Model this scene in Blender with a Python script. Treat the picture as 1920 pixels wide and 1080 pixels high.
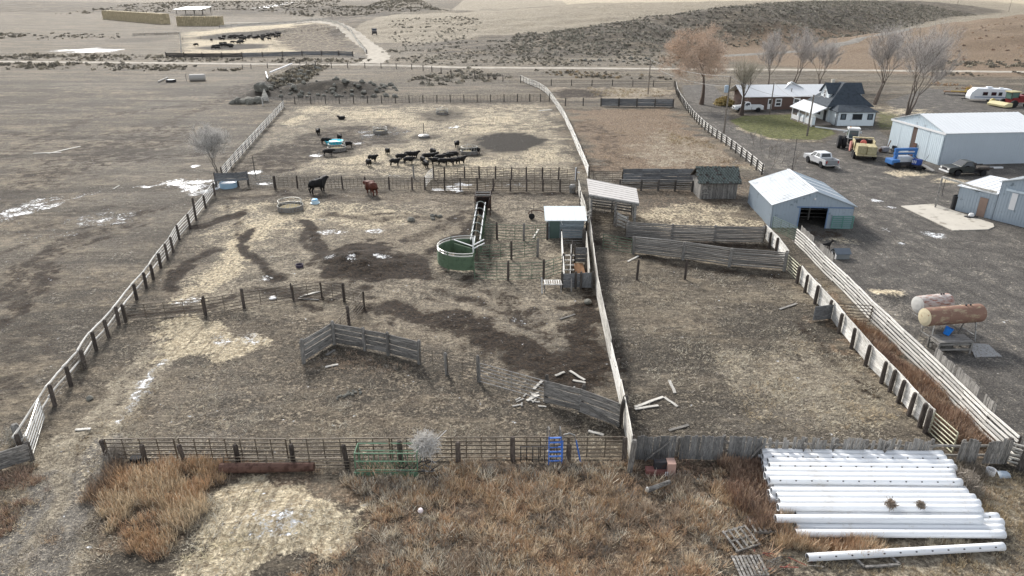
import bpy, bmesh, math, random
import numpy as np
from mathutils import Vector, Matrix, noise as mnoise

random.seed(7); RNG = np.random.default_rng(7)
SC = bpy.context.scene
COL = SC.collection
PI = math.pi
for _o in list(bpy.data.objects):
    bpy.data.objects.remove(_o)

# ------------------------------------------------------------------ camera, sky, sun, exposure
CAM_H, PITCH, FPX = 21.5, math.radians(23.2), 1280.0
cp, sp = math.cos(PITCH), math.sin(PITCH)
cam_d = bpy.data.cameras.new('camera'); cam = bpy.data.objects.new('camera', cam_d); COL.objects.link(cam)
cam.location = (0, 0, CAM_H); cam.rotation_euler = (PI / 2 - PITCH, 0, 0)
cam_d.sensor_width = 36.0; cam_d.lens = 36.0 * FPX / 1920.0
cam_d.clip_start = 0.5; cam_d.clip_end = 20000
SC.camera = cam

SUN_AZ, SUN_EL = math.radians(-24), math.radians(31)     # azimuth from +Y towards +X
W = bpy.data.worlds.new('World'); SC.world = W; W.use_nodes = True
nt = W.node_tree; nt.nodes.clear()
sky = nt.nodes.new('ShaderNodeTexSky'); sky.sky_type = 'NISHITA'; sky.sun_disc = False
sky.sun_elevation = SUN_EL; sky.sun_rotation = SUN_AZ
sky.air_density = 1.0; sky.dust_density = 3.0; sky.ozone_density = 1.0; sky.altitude = 1200
hs = nt.nodes.new('ShaderNodeHueSaturation'); hs.inputs['Saturation'].default_value = 0.3
bg = nt.nodes.new('ShaderNodeBackground'); bg.inputs['Strength'].default_value = 0.085
wo = nt.nodes.new('ShaderNodeOutputWorld')
nt.links.new(sky.outputs[0], hs.inputs['Color']); nt.links.new(hs.outputs[0], bg.inputs['Color'])
nt.links.new(bg.outputs[0], wo.inputs['Surface'])

sun_d = bpy.data.lights.new('sun', 'SUN'); sun_d.energy = 1.5; sun_d.angle = math.radians(10)
sun_d.color = (1.0, 0.95, 0.88)
sun = bpy.data.objects.new('sun', sun_d); COL.objects.link(sun)
_sd = Vector((math.sin(SUN_AZ) * math.cos(SUN_EL), math.cos(SUN_AZ) * math.cos(SUN_EL), math.sin(SUN_EL)))
sun.rotation_euler = _sd.to_track_quat('Z', 'Y').to_euler(); sun.location = (-30, 60, 60)

SC.view_settings.view_transform = 'Standard'; SC.view_settings.look = 'None'
SC.view_settings.exposure = 1.58; SC.view_settings.gamma = 1.0; SC.view_settings.use_curve_mapping = False
SC.render.engine = 'CYCLES'
SC.cycles.max_bounces = 5; SC.cycles.diffuse_bounces = 2; SC.cycles.glossy_bounces = 2
SC.cycles.caustics_reflective = False; SC.cycles.caustics_refractive = False

# ------------------------------------------------------------------ pixel <-> ground
def G(px, py, z=0.0):
    a = (px - 960) / FPX; b = -(py - 540) / FPX
    dy = cp + b * sp; dz = -sp + b * cp
    t = (z - CAM_H) / dz
    return (a * t, dy * t)
def GV(px, py, z=0.0):
    x, y = G(px, py, z); return Vector((x, y, z))
def HT(px, py, pyt):
    x, y = G(px, py); v = (pyt - 540) / FPX
    return (v * (y * cp + CAM_H * sp) + (y * sp - CAM_H * cp)) / (v * sp - cp)

# ------------------------------------------------------------------ terrain
def sstep(a, b, x):
    t = np.clip((x - a) / (b - a), 0, 1); return t * t * (3 - 2 * t)
RIDGES = [  # (list of (x, y, height)), front width
    ([(10, 318, 3), (79, 372, 12), (110, 381, 15.8), (217, 510, 15.6), (322, 645, 14), (390, 712, 8), (450, 775, 0)], 64),
    ([(-30, 510, 10), (60, 540, 16), (170, 590, 17), (320, 750, 17), (600, 1000, 16)], 205),
    ([(-140, 650, 5), (-92, 615, 9), (-43, 602, 10.5), (12, 580, 8)], 74),
    ([(-360, 860, 5), (-215, 914, 9), (-130, 880, 8)], 110),
    ([(-1100, 1300, 16), (-560, 1150, 11), (-320, 1250, 13), (0, 1500, 14)], 320),
    ([(150, 277, .2), (189, 312, 6), (246, 355, 11), (330, 410, 15), (460, 470, 18)], 88),
    ([(-60, 170, .6), (-53, 173, 1.6), (-45, 175, 2.0), (-36, 172, 1.7), (-26, 167, .5)], 8),
    ([(-59, 166, 1.0), (-62, 182, 1.6), (-65, 203, 1.4), (-68, 226, .4)], 6),
]
def H(x, y):
    x = np.asarray(x, float); y = np.asarray(y, float)
    z = np.zeros(np.broadcast(x, y).shape)
    for pts, w in RIDGES:
        best = np.full(z.shape, 1e9); hh = np.zeros(z.shape)
        for (ax, ay, ah), (bx, by, bh) in zip(pts, pts[1:]):
            dx, dy = bx - ax, by - ay; L = dx * dx + dy * dy
            t = np.clip(((x - ax) * dx + (y - ay) * dy) / L, 0, 1)
            d = np.hypot(x - ax - t * dx, y - ay - t * dy)
            m = d < best
            best = np.where(m, d, best); hh = np.where(m, ah + t * (bh - ah), hh)
        z = np.maximum(z, hh * np.where(best < w, 0.5 * (1 + np.cos(PI * np.clip(best / w, 0, 1))), 0))
    far = sstep(1800, 5000, y) * (75 + 22 * np.sin(x * .0021 + 1) + 10 * np.sin(x * .006))
    bump = z > .3
    z = z + np.where(bump, np.minimum(z, 3) * .12 * (np.sin(x * .21 + y * .13) + np.sin(y * .27 - x * .11)), 0)
    return z + far
def hz(x, y): return float(H(x, y))
def GT(px, py):
    a = (px - 960) / FPX; b = -(py - 540) / FPX
    dy = cp + b * sp; dz = -sp + b * cp
    t = np.concatenate([np.arange(15, 400, .5), np.arange(400, 1500, 2.0)])
    zz = CAM_H + dz * t - H(a * t, dy * t)
    i = int(np.argmax(zz < 0))
    if zz[i] >= 0: i = len(t) - 1
    return Vector((a * t[i], dy * t[i], hz(a * t[i], dy * t[i])))

# ------------------------------------------------------------------ materials
MATS = {}
def lin(c): return tuple(((v / 12.92) if v <= .04045 else ((v + .055) / 1.055) ** 2.4) for v in c)
def rgb(r, g, b): return lin((r / 255, g / 255, b / 255))
class NT:
    def __init__(s, name):
        s.m = bpy.data.materials.new(name); s.m.use_nodes = True; s.t = s.m.node_tree; s.t.nodes.clear()
        s.out = s.n('ShaderNodeOutputMaterial'); s.b = s.n('ShaderNodeBsdfPrincipled')
        s.l(s.b.outputs[0], s.out.inputs[0])
    def n(s, t, **k):
        nd = s.t.nodes.new(t)
        for a, v in k.items(): setattr(nd, a, v)
        return nd
    def l(s, a, b): s.t.links.new(a, b)
    def val(s, sock, v):
        if hasattr(v, 'links') or hasattr(v, 'is_linked'): s.l(v, sock)
        elif isinstance(v, tuple) and len(v) == 3 and sock.type == 'RGBA': sock.default_value = (*v, 1)
        else: sock.default_value = v
    def mix(s, fac, a, b, mode='MIX'):
        nd = s.n('ShaderNodeMix', data_type='RGBA', blend_type=mode)
        s.val(nd.inputs[0], fac); s.val(nd.inputs[6], a); s.val(nd.inputs[7], b); return nd.outputs[2]
    def math(s, op, a, b=0.0, c=0.0, clamp=False):
        nd = s.n('ShaderNodeMath', operation=op, use_clamp=clamp)
        s.val(nd.inputs[0], a); s.val(nd.inputs[1], b); s.val(nd.inputs[2], c); return nd.outputs[0]
    def ramp(s, x, a, b, lo=0.0, hi=1.0):
        nd = s.n('ShaderNodeMapRange', interpolation_type='SMOOTHSTEP')
        s.val(nd.inputs[0], x); nd.inputs[1].default_value = a; nd.inputs[2].default_value = b
        nd.inputs[3].default_value = lo; nd.inputs[4].default_value = hi; return nd.outputs[0]
    def noise(s, vec, scale, detail=3, rough=.55, dist=0.0):
        nd = s.n('ShaderNodeTexNoise'); s.l(vec, nd.inputs['Vector']); nd.inputs['Scale'].default_value = scale
        nd.inputs['Detail'].default_value = detail; nd.inputs['Roughness'].default_value = rough
        nd.inputs['Distortion'].default_value = dist; return nd.outputs[0]
    def mapping(s, vec, scale=(1, 1, 1), rot=(0, 0, 0), loc=(0, 0, 0)):
        nd = s.n('ShaderNodeMapping'); s.l(vec, nd.inputs[0]); nd.inputs['Scale'].default_value = scale
        nd.inputs['Rotation'].default_value = rot; nd.inputs['Location'].default_value = loc; return nd.outputs[0]
    def bump(s, h, strength, dist):
        nd = s.n('ShaderNodeBump'); nd.inputs['Strength'].default_value = strength; nd.inputs['Distance'].default_value = dist
        s.l(h, nd.inputs['Height']); s.l(nd.outputs[0], s.b.inputs['Normal'])
    def fin(s, col, rough=.8, metal=0.0, spec=.3):
        s.val(s.b.inputs['Base Color'], col); s.val(s.b.inputs['Roughness'], rough)
        s.val(s.b.inputs['Metallic'], metal); s.val(s.b.inputs['Specular IOR Level'], spec); return s.m
def paint(name, col, rough=.6, metal=0.0, var=.18, scale=2.0, rand=.12, dirt=None, dirt_amt=.35, spec=.3, stretch=(1, 1, 1)):
    """plain surface with blotchy tone variation, optional dirt / rust patches"""
    if name in MATS: return MATS[name]
    s = NT(name); tc = s.n('ShaderNodeTexCoord'); oi = s.n('ShaderNodeObjectInfo')
    v = s.mapping(tc.outputs['Object'], stretch)
    n1 = s.noise(v, scale, 4); n2 = s.noise(v, scale * 7, 2)
    k = s.math('ADD', s.math('MULTIPLY', n1, var * 2), s.math('MULTIPLY', n2, var))
    k = s.math('ADD', k, 1 - var * 1.5)
    k = s.math('MULTIPLY', k, s.math('ADD', s.math('MULTIPLY', oi.outputs['Random'], rand * 2), 1 - rand))
    nd = s.n('ShaderNodeVectorMath', operation='SCALE'); nd.inputs[0].default_value = col; s.l(k, nd.inputs['Scale'])
    c = nd.outputs[0]
    if dirt is not None:
        d = s.noise(s.mapping(tc.outputs['Object'], stretch, loc=(3, 7, 1)), scale * 1.7, 5, .65)
        c = s.mix(s.ramp(d, .62 - dirt_amt * .4, .72 - dirt_amt * .2), c, dirt)
    MATS[name] = s.fin(c, rough, metal, spec); return MATS[name]
def wood(name, ca, cb, rand=.25, grain=14.0, rough=.9):
    """weathered timber: streaks along the piece (object X for pieces, Z for uprights is handled by the unit mesh)"""
    if name in MATS: return MATS[name]
    s = NT(name); tc = s.n('ShaderNodeTexCoord'); oi = s.n('ShaderNodeObjectInfo')
    off = s.n('ShaderNodeCombineXYZ'); s.l(s.math('MULTIPLY', oi.outputs['Random'], 37.0), off.inputs[0])
    s.l(s.math('MULTIPLY', oi.outputs['Random'], 11.0), off.inputs[1])
    va = s.n('ShaderNodeVectorMath', operation='ADD'); s.l(tc.outputs['Object'], va.inputs[0]); s.l(off.outputs[0], va.inputs[1])
    n1 = s.noise(s.mapping(va.outputs[0], (3, grain * .5, grain * .5)), 1.0, 5, .7, .4)
    n2 = s.noise(s.mapping(va.outputs[0], (9, 3, 3)), 1.0, 3)
    c = s.mix(s.ramp(n1, .34, .66), ca, cb)
    c = s.mix(s.math('MULTIPLY', s.ramp(n2, .52, .72), .55), c, tuple(v * .45 for v in ca))
    k = s.math('ADD', s.math('MULTIPLY', oi.outputs['Random'], rand * 2), 1 - rand)
    nd = s.n('ShaderNodeVectorMath', operation='SCALE'); s.l(c, nd.inputs[0]); s.l(k, nd.inputs['Scale'])
    MATS[name] = s.fin(nd.outputs[0], rough, 0, .2); return MATS[name]
def attr_mat(name, rough=.9, mul=1.0, trans=0.0):
    """colour comes from the 'col' attribute of the blades / shrubs themselves"""
    if name in MATS: return MATS[name]
    s = NT(name); a = s.n('ShaderNodeAttribute', attribute_name='col')
    MATS[name] = s.fin(a.outputs['Color'], rough, 0, .15); return MATS[name]

M_GREYW = lambda: wood('grey_timber', rgb(92, 90, 87), rgb(164, 160, 154))
M_DARKW = lambda: wood('dark_timber', rgb(62, 59, 56), rgb(108, 103, 98))
M_PALEW = lambda: wood('bleached_timber', rgb(168, 163, 154), rgb(225, 222, 214))
M_POST = lambda: wood('post_timber', rgb(58, 52, 48), rgb(104, 96, 90))
M_WHITER = lambda: wood('whitewashed_timber', rgb(190, 186, 178), rgb(240, 238, 232))
M_STEEL = lambda: paint('dull_steel', rgb(150, 150, 148), .5, .5, .2, 6, .15, rgb(96, 70, 52), .25)
M_BROWNT = lambda: paint('brown_tube', rgb(108, 100, 88), .6, .2, .2, 6, .15, rgb(80, 58, 44), .3)
M_GREENT = lambda: paint('green_tube', rgb(96, 116, 96), .55, .1, .2, 6, .15, rgb(96, 70, 52), .2)
M_WHITE = lambda: paint('white_paint', (.78, .78, .78), .5, 0, .06, 2, .04)
M_BLACK = lambda: paint('black_rubber', (.02, .02, .022), .85, 0, .2, 8, .1)
M_DARKMETAL = lambda: paint('dark_metal', (.05, .05, .055), .6, .3, .25, 5, .15, rgb(86, 62, 48), .2)
M_GLASS = lambda: paint('dark_glass', (.02, .025, .03), .08, 0, .05, 1, .02, spec=.6)
M_CONC = lambda: paint('concrete', rgb(196, 190, 178), .9, 0, .14, .5, .02, rgb(150, 142, 130), .2)
M_RUST = lambda: paint('rust', rgb(104, 80, 70), .9, .1, .3, 2, .1, rgb(78, 56, 48), .4)

# ------------------------------------------------------------------ mesh building
class MB:
    def __init__(s): s.v = []; s.f = []
    def poly(s, vs, fs):
        o = len(s.v); s.v += [tuple(v) for v in vs]; s.f += [tuple(i + o for i in f) for f in fs]; return s
    def box(s, c, d, rot=None):
        x, y, z = d[0] / 2, d[1] / 2, d[2] / 2
        vs = [Vector(q) for q in ((-x, -y, -z), (x, -y, -z), (x, y, -z), (-x, y, -z), (-x, -y, z), (x, -y, z), (x, y, z), (-x, y, z))]
        if rot is not None: vs = [rot @ v for v in vs]
        c = Vector(c)
        return s.poly([v + c for v in vs], [(0, 3, 2, 1), (4, 5, 6, 7), (0, 1, 5, 4), (1, 2, 6, 5), (2, 3, 7, 6), (3, 0, 4, 7)])
    def box2(s, a, b):
        return s.box([(p + q) / 2 for p, q in zip(a, b)], [abs(q - p) for p, q in zip(a, b)])
    def beam(s, A, B, w, h, up=(0, 0, 1)):
        A = Vector(A); B = Vector(B); x = (B - A); L = x.length; x.normalize(); u = Vector(up)
        y = u.cross(x)
        if y.length < 1e-4: y = Vector((0, 1, 0)).cross(x)
        y.normalize(); z = x.cross(y); R = Matrix((x, y, z)).transposed()
        return s.box((A + B) / 2, (L, w, h), R)
    def tube(s, A, B, r, n=6, r2=None, cap=True):
        A = Vector(A); B = Vector(B); r2 = r if r2 is None else r2
        d = (B - A).normalized(); a = d.orthogonal().normalized(); b = d.cross(a); vs = []
        for P_, R_ in ((A, r), (B, r2)):
            for i in range(n):
                t = 2 * PI * i / n; vs.append(P_ + (a * math.cos(t) + b * math.sin(t)) * R_)
        fs = [(i, (i + 1) % n, n + (i + 1) % n, n + i) for i in range(n)]
        if cap: fs += [tuple(range(n - 1, -1, -1)), tuple(range(n, 2 * n))]
        return s.poly(vs, fs)
    def path(s, pts, r, n=5):
        for a, b in zip(pts, pts[1:]): s.tube(a, b, r, n)
        return s
    def lathe(s, prof, n=16, c=(0, 0, 0), axis='Z', cap=True):
        vs = []; c = Vector(c)
        for r, h in prof:
            for i in range(n):
                t = 2 * PI * i / n; x, y = r * math.cos(t), r * math.sin(t)
                vs.append(c + Vector({'Z': (x, y, h), 'X': (h, x, y), 'Y': (x, h, y)}[axis]))
        fs = []
        for k in range(len(prof) - 1):
            for i in range(n):
                j = (i + 1) % n; fs.append((k * n + i, k * n + j, (k + 1) * n + j, (k + 1) * n + i))
        if cap: fs += [tuple(range(n - 1, -1, -1)), tuple(range((len(prof) - 1) * n, len(prof) * n))]
        return s.poly(vs, fs)
    def prism(s, outline, y0, y1, axis='Y'):
        """outline: list of (x, z), extruded from y0 to y1"""
        n = len(outline)
        mk = (lambda x, z, y: (x, y, z)) if axis == 'Y' else (lambda x, z, y: (y, x, z))
        vs = [mk(x, z, y0) for x, z in outline] + [mk(x, z, y1) for x, z in outline]
        return s.poly(vs, [tuple(range(n)), tuple(range(2 * n - 1, n - 1, -1))] + [(i, i + n, (i + 1) % n + n, (i + 1) % n) for i in range(n)])
    def build(s, name, mat, parent=None, smooth=False, bevel=0.0, loc=None):
        me = bpy.data.meshes.new(name); me.from_pydata(s.v, [], s.f)
        bm = bmesh.new(); bm.from_mesh(me); bmesh.ops.recalc_face_normals(bm, faces=bm.faces)
        if bevel: bmesh.ops.bevel(bm, geom=bm.edges[:], offset=bevel, segments=2, affect='EDGES', profile=.6)
        bm.to_mesh(me); bm.free()
        if smooth: me.polygons.foreach_set('use_smooth', [True] * len(me.polygons))
        me.materials.append(mat)
        o = bpy.data.objects.new(name, me); COL.objects.link(o)
        if parent: o.parent = parent
        if loc is not None: o.location = loc
        return o
def tag(o, label=None, cat=None, group=None, kind=None):
    if label: o['label'] = label
    if cat: o['category'] = cat
    if group: o['group'] = group
    if kind: o['kind'] = kind
    return o
def thing(name, label, cat, loc=(0, 0, 0), rz=0.0, group=None):
    o = bpy.data.objects.new(name, None); o.empty_display_size = .3; COL.objects.link(o)
    o.location = loc; o.rotation_euler = (0, 0, rz); return tag(o, label, cat, group)
def copy_tree(o, parent=None):
    c = o.copy(); COL.objects.link(c)
    if parent: c.parent = parent
    for ch in o.children: copy_tree(ch, c)
    return c
def soup(name, V, F, cols, mat, parent=None):
    """big numpy mesh (triangles or quads) with one colour per vertex"""
    me = bpy.data.meshes.new(name); k = F.shape[1]
    me.vertices.add(len(V)); me.vertices.foreach_set('co', V.astype(np.float32).ravel())
    me.loops.add(F.size); me.loops.foreach_set('vertex_index', F.astype(np.int32).ravel())
    me.polygons.add(len(F)); me.polygons.foreach_set('loop_start', np.arange(0, F.size, k, dtype=np.int32))
    me.polygons.foreach_set('loop_total', np.full(len(F), k, np.int32)); me.update(calc_edges=True)
    if cols is not None:
        a = me.attributes.new('col', 'FLOAT_COLOR', 'POINT')
        a.data.foreach_set('color', np.concatenate([cols, np.ones((len(cols), 1))], 1).astype(np.float32).ravel())
    me.materials.append(mat); o = bpy.data.objects.new(name, me); COL.objects.link(o)
    if parent: o.parent = parent
    return o

# shared unit pieces: X runs 0..1 along the piece, Y / Z are half-open thickness
UNIT = {}
def unit(shape, mat):
    k = (shape, mat.name)
    if k in UNIT: return UNIT[k]
    mb = MB(); rr = random.Random(hash(shape) % 1000)
    if shape.startswith('board'):      # slightly warped plank, 3 segments
        r2 = random.Random(int(shape[-1]) * 13 + 5); vs = []; ns = 4
        for i in range(ns):
            x = i / (ns - 1); j = lambda q: r2.uniform(-q, q)
            dz = j(.06); dy = j(.15)
            e = j(.008) if i in (0, ns - 1) else 0
            vs += [(x + e, -.5 + dy, -.5 + dz + j(.03)), (x + e, .5 + dy, -.5 + dz + j(.03)), (x, .5 + dy, .5 + dz + j(.03)), (x, -.5 + dy, .5 + dz + j(.03))]
        fs = [(0, 3, 2, 1), (4 * ns - 4, 4 * ns - 3, 4 * ns - 2, 4 * ns - 1)]
        for i in range(ns - 1):
            for a in range(4):
                b = (a + 1) % 4; fs.append((4 * i + a, 4 * i + b, 4 * i + 4 + b, 4 * i + 4 + a))
        mb.poly(vs, fs)
    elif shape.startswith('pole'):     # peeled pole, tapered and a little crooked
        r2 = random.Random(int(shape[-1]) * 17 + 3); n = 6; ns = 4; vs = []
        for i in range(ns):
            x = i / (ns - 1); oy, oz = (r2.uniform(-.25, .25), r2.uniform(-.25, .25)) if 0 < i < ns - 1 else (0, 0); R = .5 - .1 * x
            for a in range(n): t = 2 * PI * a / n; vs.append((x, oy + R * math.cos(t), oz + R * math.sin(t)))
        fs = [tuple(range(n - 1, -1, -1)), tuple(range(n * (ns - 1), n * ns))]
        for i in range(ns - 1):
            for a in range(n): b = (a + 1) % n; fs.append((n * i + a, n * i + b, n * i + n + b, n * i + n + a))
        mb.poly(vs, fs)
    elif shape == 'tube': mb.tube((0, 0, 0), (1, 0, 0), .5, 6)
    elif shape.startswith('post'):     # split post along X (upright when placed), rough octagon, worn top
        r2 = random.Random(int(shape[-1]) * 29 + 1); n = 8; vs = []
        for x, k in ((0, 1.0), (.5, .97), (.94, .93), (1.0, .62)):
            for a in range(n):
                t = 2 * PI * a / n + .2; R = .5 * k * r2.uniform(.88, 1.06)
                vs.append((x + (r2.uniform(-.012, .012) if x == 1 else 0), R * math.cos(t), R * math.sin(t)))
        fs = [tuple(range(n - 1, -1, -1)), tuple(range(3 * n, 4 * n))]
        for i in range(3):
            for a in range(n): b = (a + 1) % n; fs.append((n * i + a, n * i + b, n * i + n + b, n * i + n + a))
        mb.poly(vs, fs)
    else: mb.box((.5, 0, 0), (1, 1, 1))
    me = bpy.data.meshes.new(shape); me.from_pydata(mb.v, [], mb.f)
    bm = bmesh.new(); bm.from_mesh(me); bmesh.ops.recalc_face_normals(bm, faces=bm.faces); bm.to_mesh(me); bm.free()
    me.materials.append(mat); UNIT[k] = me; return me
def piece(name, shape, mat, parent, A, B, w, t, up=(0, 0, 1), org=(0, 0, 0)):
    """a shared unit mesh laid from A to B (in the frame of org, the unscaled parent's place)"""
    if shape in ('board', 'pole', 'post'): shape += str(random.randrange(4))
    o = bpy.data.objects.new(name, unit(shape, mat)); COL.objects.link(o); o.parent = parent
    A = Vector(A) - Vector(org); B = Vector(B) - Vector(org); x = B - A; L = x.length; x.normalize(); u = Vector(up)
    y = u.cross(x)
    if y.length < 1e-3: y = Vector((0, 1, 0)).cross(x)
    y.normalize(); z = x.cross(y)
    R = Matrix((x * L, y * w, z * t)).transposed().to_4x4(); R.translation = A
    o.matrix_local = R; return o
# ------------------------------------------------------------------ ground sheet
def axis_x():
    inner = np.arange(-46, 46.01, .34); out = []; x, d = 46.0, .34
    while x < 6500: d *= 1.036; x += d; out.append(x)
    out = np.array(out); return np.concatenate([-out[::-1], inner, out])
def axis_y():
    return np.concatenate([np.arange(-60, 14, 4.0), np.arange(14, 58, .25), np.arange(58, 100, .42), np.arange(100, 190, .85),
                           np.arange(190, 460, 3.0), np.arange(460, 1000, 12.0), np.arange(1000, 2600, 60.0), np.arange(2600, 7001, 250.0)])
gx, gy = axis_x(), axis_y()
XX, YY = np.meshgrid(gx, gy)
NX, NY = len(gx), len(gy)
LAY = {k: np.zeros(XX.shape, np.float32) for k in ('mud', 'straw', 'frost', 'gravel', 'green', 'rust', 'pale', 'black')}
def vnoise(x, y, s, seed):
    """cheap value noise on arrays"""
    r = np.random.default_rng(seed).random((256, 256)).astype(np.float32)
    u, v = x * s, y * s; iu, iv = np.floor(u).astype(int), np.floor(v).astype(int); fu, fv = u - iu, v - iv
    fu = fu * fu * (3 - 2 * fu); fv = fv * fv * (3 - 2 * fv); q = lambda a, b: r[a & 255, b & 255]
    return (q(iu, iv) * (1 - fu) + q(iu + 1, iv) * fu) * (1 - fv) + (q(iu, iv + 1) * (1 - fu) + q(iu + 1, iv + 1) * fu) * fv
_am = 1 + np.clip(YY - 30, 0, 400) / 90       # stains and trails never have drawn-looking outlines
XWP = XX + _am * (2.2 * (vnoise(XX, YY, .33, 61) - .5) + 1.3 * (vnoise(XX, YY, .9, 62) - .5) + .7 * (vnoise(XX, YY, 2.3, 63) - .5))
YWP = YY + _am * (2.2 * (vnoise(XX, YY, .33, 64) - .5) + 1.3 * (vnoise(XX, YY, .9, 65) - .5) + .7 * (vnoise(XX, YY, 2.3, 66) - .5))
def _win(xs, ys, m):
    j0, j1 = np.searchsorted(gx, [min(xs) - m, max(xs) + m]); i0, i1 = np.searchsorted(gy, [min(ys) - m, max(ys) + m])
    return slice(max(i0 - 1, 0), i1 + 1), slice(max(j0 - 1, 0), j1 + 1)
def _segd(X, Y, a, b):
    dx, dy = b[0] - a[0], b[1] - a[1]; L = dx * dx + dy * dy + 1e-9
    t = np.clip(((X - a[0]) * dx + (Y - a[1]) * dy) / L, 0, 1)
    return np.hypot(X - a[0] - t * dx, Y - a[1] - t * dy)
def put(layer, win, val, mode='max'):
    L = LAY[layer][win]
    if mode == 'max': np.maximum(L, val, out=L)
    else: L[...] = L * (1 - val)
def region(layer, pts, soft=1.0, v=1.0, px=True, mode='max'):
    P_ = [G(*p) for p in pts] if px else pts
    w = _win([p[0] for p in P_], [p[1] for p in P_], soft * 2 + 8); X, Y = (XX[w], YY[w]) if layer in ('gravel', 'green') else (XWP[w], YWP[w])
    if X.size == 0: return
    d = np.full(X.shape, 1e9); ins = np.zeros(X.shape, bool)
    for a, b in zip(P_, P_[1:] + P_[:1]):
        d = np.minimum(d, _segd(X, Y, a, b))
        c = ((a[1] > Y) != (b[1] > Y)) & (X < (b[0] - a[0]) * (Y - a[1]) / ((b[1] - a[1]) or 1e-9) + a[0]); ins ^= c
    put(layer, w, v * sstep(-soft, soft, np.where(ins, d, -d)), mode)
def track(layer, pts, hw, soft=.4, v=1.0, px=True, mode='max'):
    P_ = [G(*p) for p in pts] if px else pts
    w = _win([p[0] for p in P_], [p[1] for p in P_], hw + soft * 2 + 6); X, Y = .6 * XX[w] + .4 * XWP[w], .6 * YY[w] + .4 * YWP[w]
    if X.size == 0: return
    d = np.full(X.shape, 1e9)
    for a, b in zip(P_, P_[1:]): d = np.minimum(d, _segd(X, Y, a, b))
    put(layer, w, v * (1 - sstep(hw - soft, hw + soft, d)), mode)
def blob(layer, px, py, rx, ry, v=1.0, mode='max'):
    """ellipse given in picture pixels, turned into a ground ellipse"""
    c = G(px, py); a = abs(G(px + rx, py)[0] - c[0]); b = abs(G(px, py - ry)[1] - G(px, py + ry)[1]) / 2
    w = _win([c[0] - a * 1.5, c[0] + a * 1.5], [c[1] - b * 1.5, c[1] + b * 1.5], 4); kk = .5 * min(1.0, a / 3); X, Y = XX[w] + kk * (XWP[w] - XX[w]), YY[w] + kk * (YWP[w] - YY[w])
    if X.size == 0: return
    q = np.hypot((X - c[0]) / a, (Y - c[1]) / b)
    put(layer, w, v * (1 - sstep(.55, 1.35, q)), mode)

ZZ = H(XX, YY)
# wide zones
LAY['pale'][:] = .12
LAY['pale'] += .22 * sstep(150, 230, YY) * (ZZ < 2)
HILL2 = (H(XX, YY) > .8) & (XX > -90) & (YY > 300)
sage_d = np.full(XX.shape, 1e9)
for a, b in zip(RIDGES[0][0], RIDGES[0][0][1:]): sage_d = np.minimum(sage_d, _segd(XX, YY, a, b))
SAGE = 1 - sstep(44, 58, sage_d)
LAY['pale'] = np.maximum(LAY['pale'], .66 * HILL2 * (1 - SAGE)).astype(np.float32)
LAY['pale'] *= (1 - .85 * SAGE).astype(np.float32)
LAY['black'] = np.maximum(LAY['black'], .27 * SAGE).astype(np.float32)
br_d = np.full(XX.shape, 1e9)
for a, b in zip(RIDGES[5][0], RIDGES[5][0][1:]): br_d = np.minimum(br_d, _segd(XX, YY, a, b))
BR = 1 - sstep(66, 84, br_d); LAY['rust'] = np.maximum(LAY['rust'], .8 * BR).astype(np.float32); LAY['pale'] *= (1 - .7 * BR).astype(np.float32)
for r in (2, 3):
    dd = np.full(XX.shape, 1e9)
    for a, b in zip(RIDGES[r][0], RIDGES[r][0][1:]): dd = np.minimum(dd, _segd(XX, YY, a, b))
    LAY['black'] = np.maximum(LAY['black'], .5 * (1 - sstep(30, 70, dd))).astype(np.float32)
FARF = sstep(700, 1100, YY) * (XX > 100); LAY['straw'] = np.maximum(LAY['straw'], .55 * FARF).astype(np.float32)
LAY['straw'] = np.maximum(LAY['straw'], .28 * sstep(1000, 1500, YY)).astype(np.float32)
# pens: drier and browner than the field outside
region('pale', [(235, 600), (410, 352), (1090, 358), (1180, 860), (205, 866), (160, 700)], 1.5, .26)
region('pale', [(400, 375), (1085, 372), (1112, 560), (1130, 640), (900, 690), (660, 600), (300, 575)], 2, .5)
region('rust', [(640, 360), (1085, 372), (1112, 560), (1100, 700), (900, 690), (660, 600)], 2, .3)
region('pale', [(535, 200), (1030, 192), (1100, 335), (420, 330)], 1.5, .5)
region('pale', [(1120, 460), (1470, 510), (1735, 806), (1790, 850), (1185, 850)], 1.2, .16)
region('rust', [(235, 600), (410, 352), (1090, 358), (1180, 860), (205, 866)], 1.5, .22)
region('rust', [(1120, 330), (1400, 325), (1430, 440), (1180, 440)], 1.2, .35)
region('rust', [(1068, 205), (1255, 203), (1400, 318), (1330, 330), (1112, 322)], 1.5, .78)
region('pale', [(1230, 240), (1330, 262), (1380, 310), (1250, 320), (1180, 290)], 2.5, .55)
region('rust', [(1010, 162), (1262, 166), (1258, 184), (1060, 190)], 1.5, .55); region('pale', [(1010, 162), (1262, 166), (1258, 184), (1060, 190)], 1.5, .6)
blob('mud', 1085, 175, 60, 10, .8)
region('pale', [(760, 148), (960, 158), (1020, 182), (740, 188), (690, 186)], 2, .3)
# the grazed field on the left is greyer
region('gravel', [(-900, 140), (480, 140), (490, 195), (525, 205), (410, 335), (200, 625), (20, 870), (-900, 900)], 2, .30)
region('black', [(-300, 150), (100, 150), (330, 175), (480, 160), (440, 200), (200, 215), (-300, 210)], 6, .22)
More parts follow.
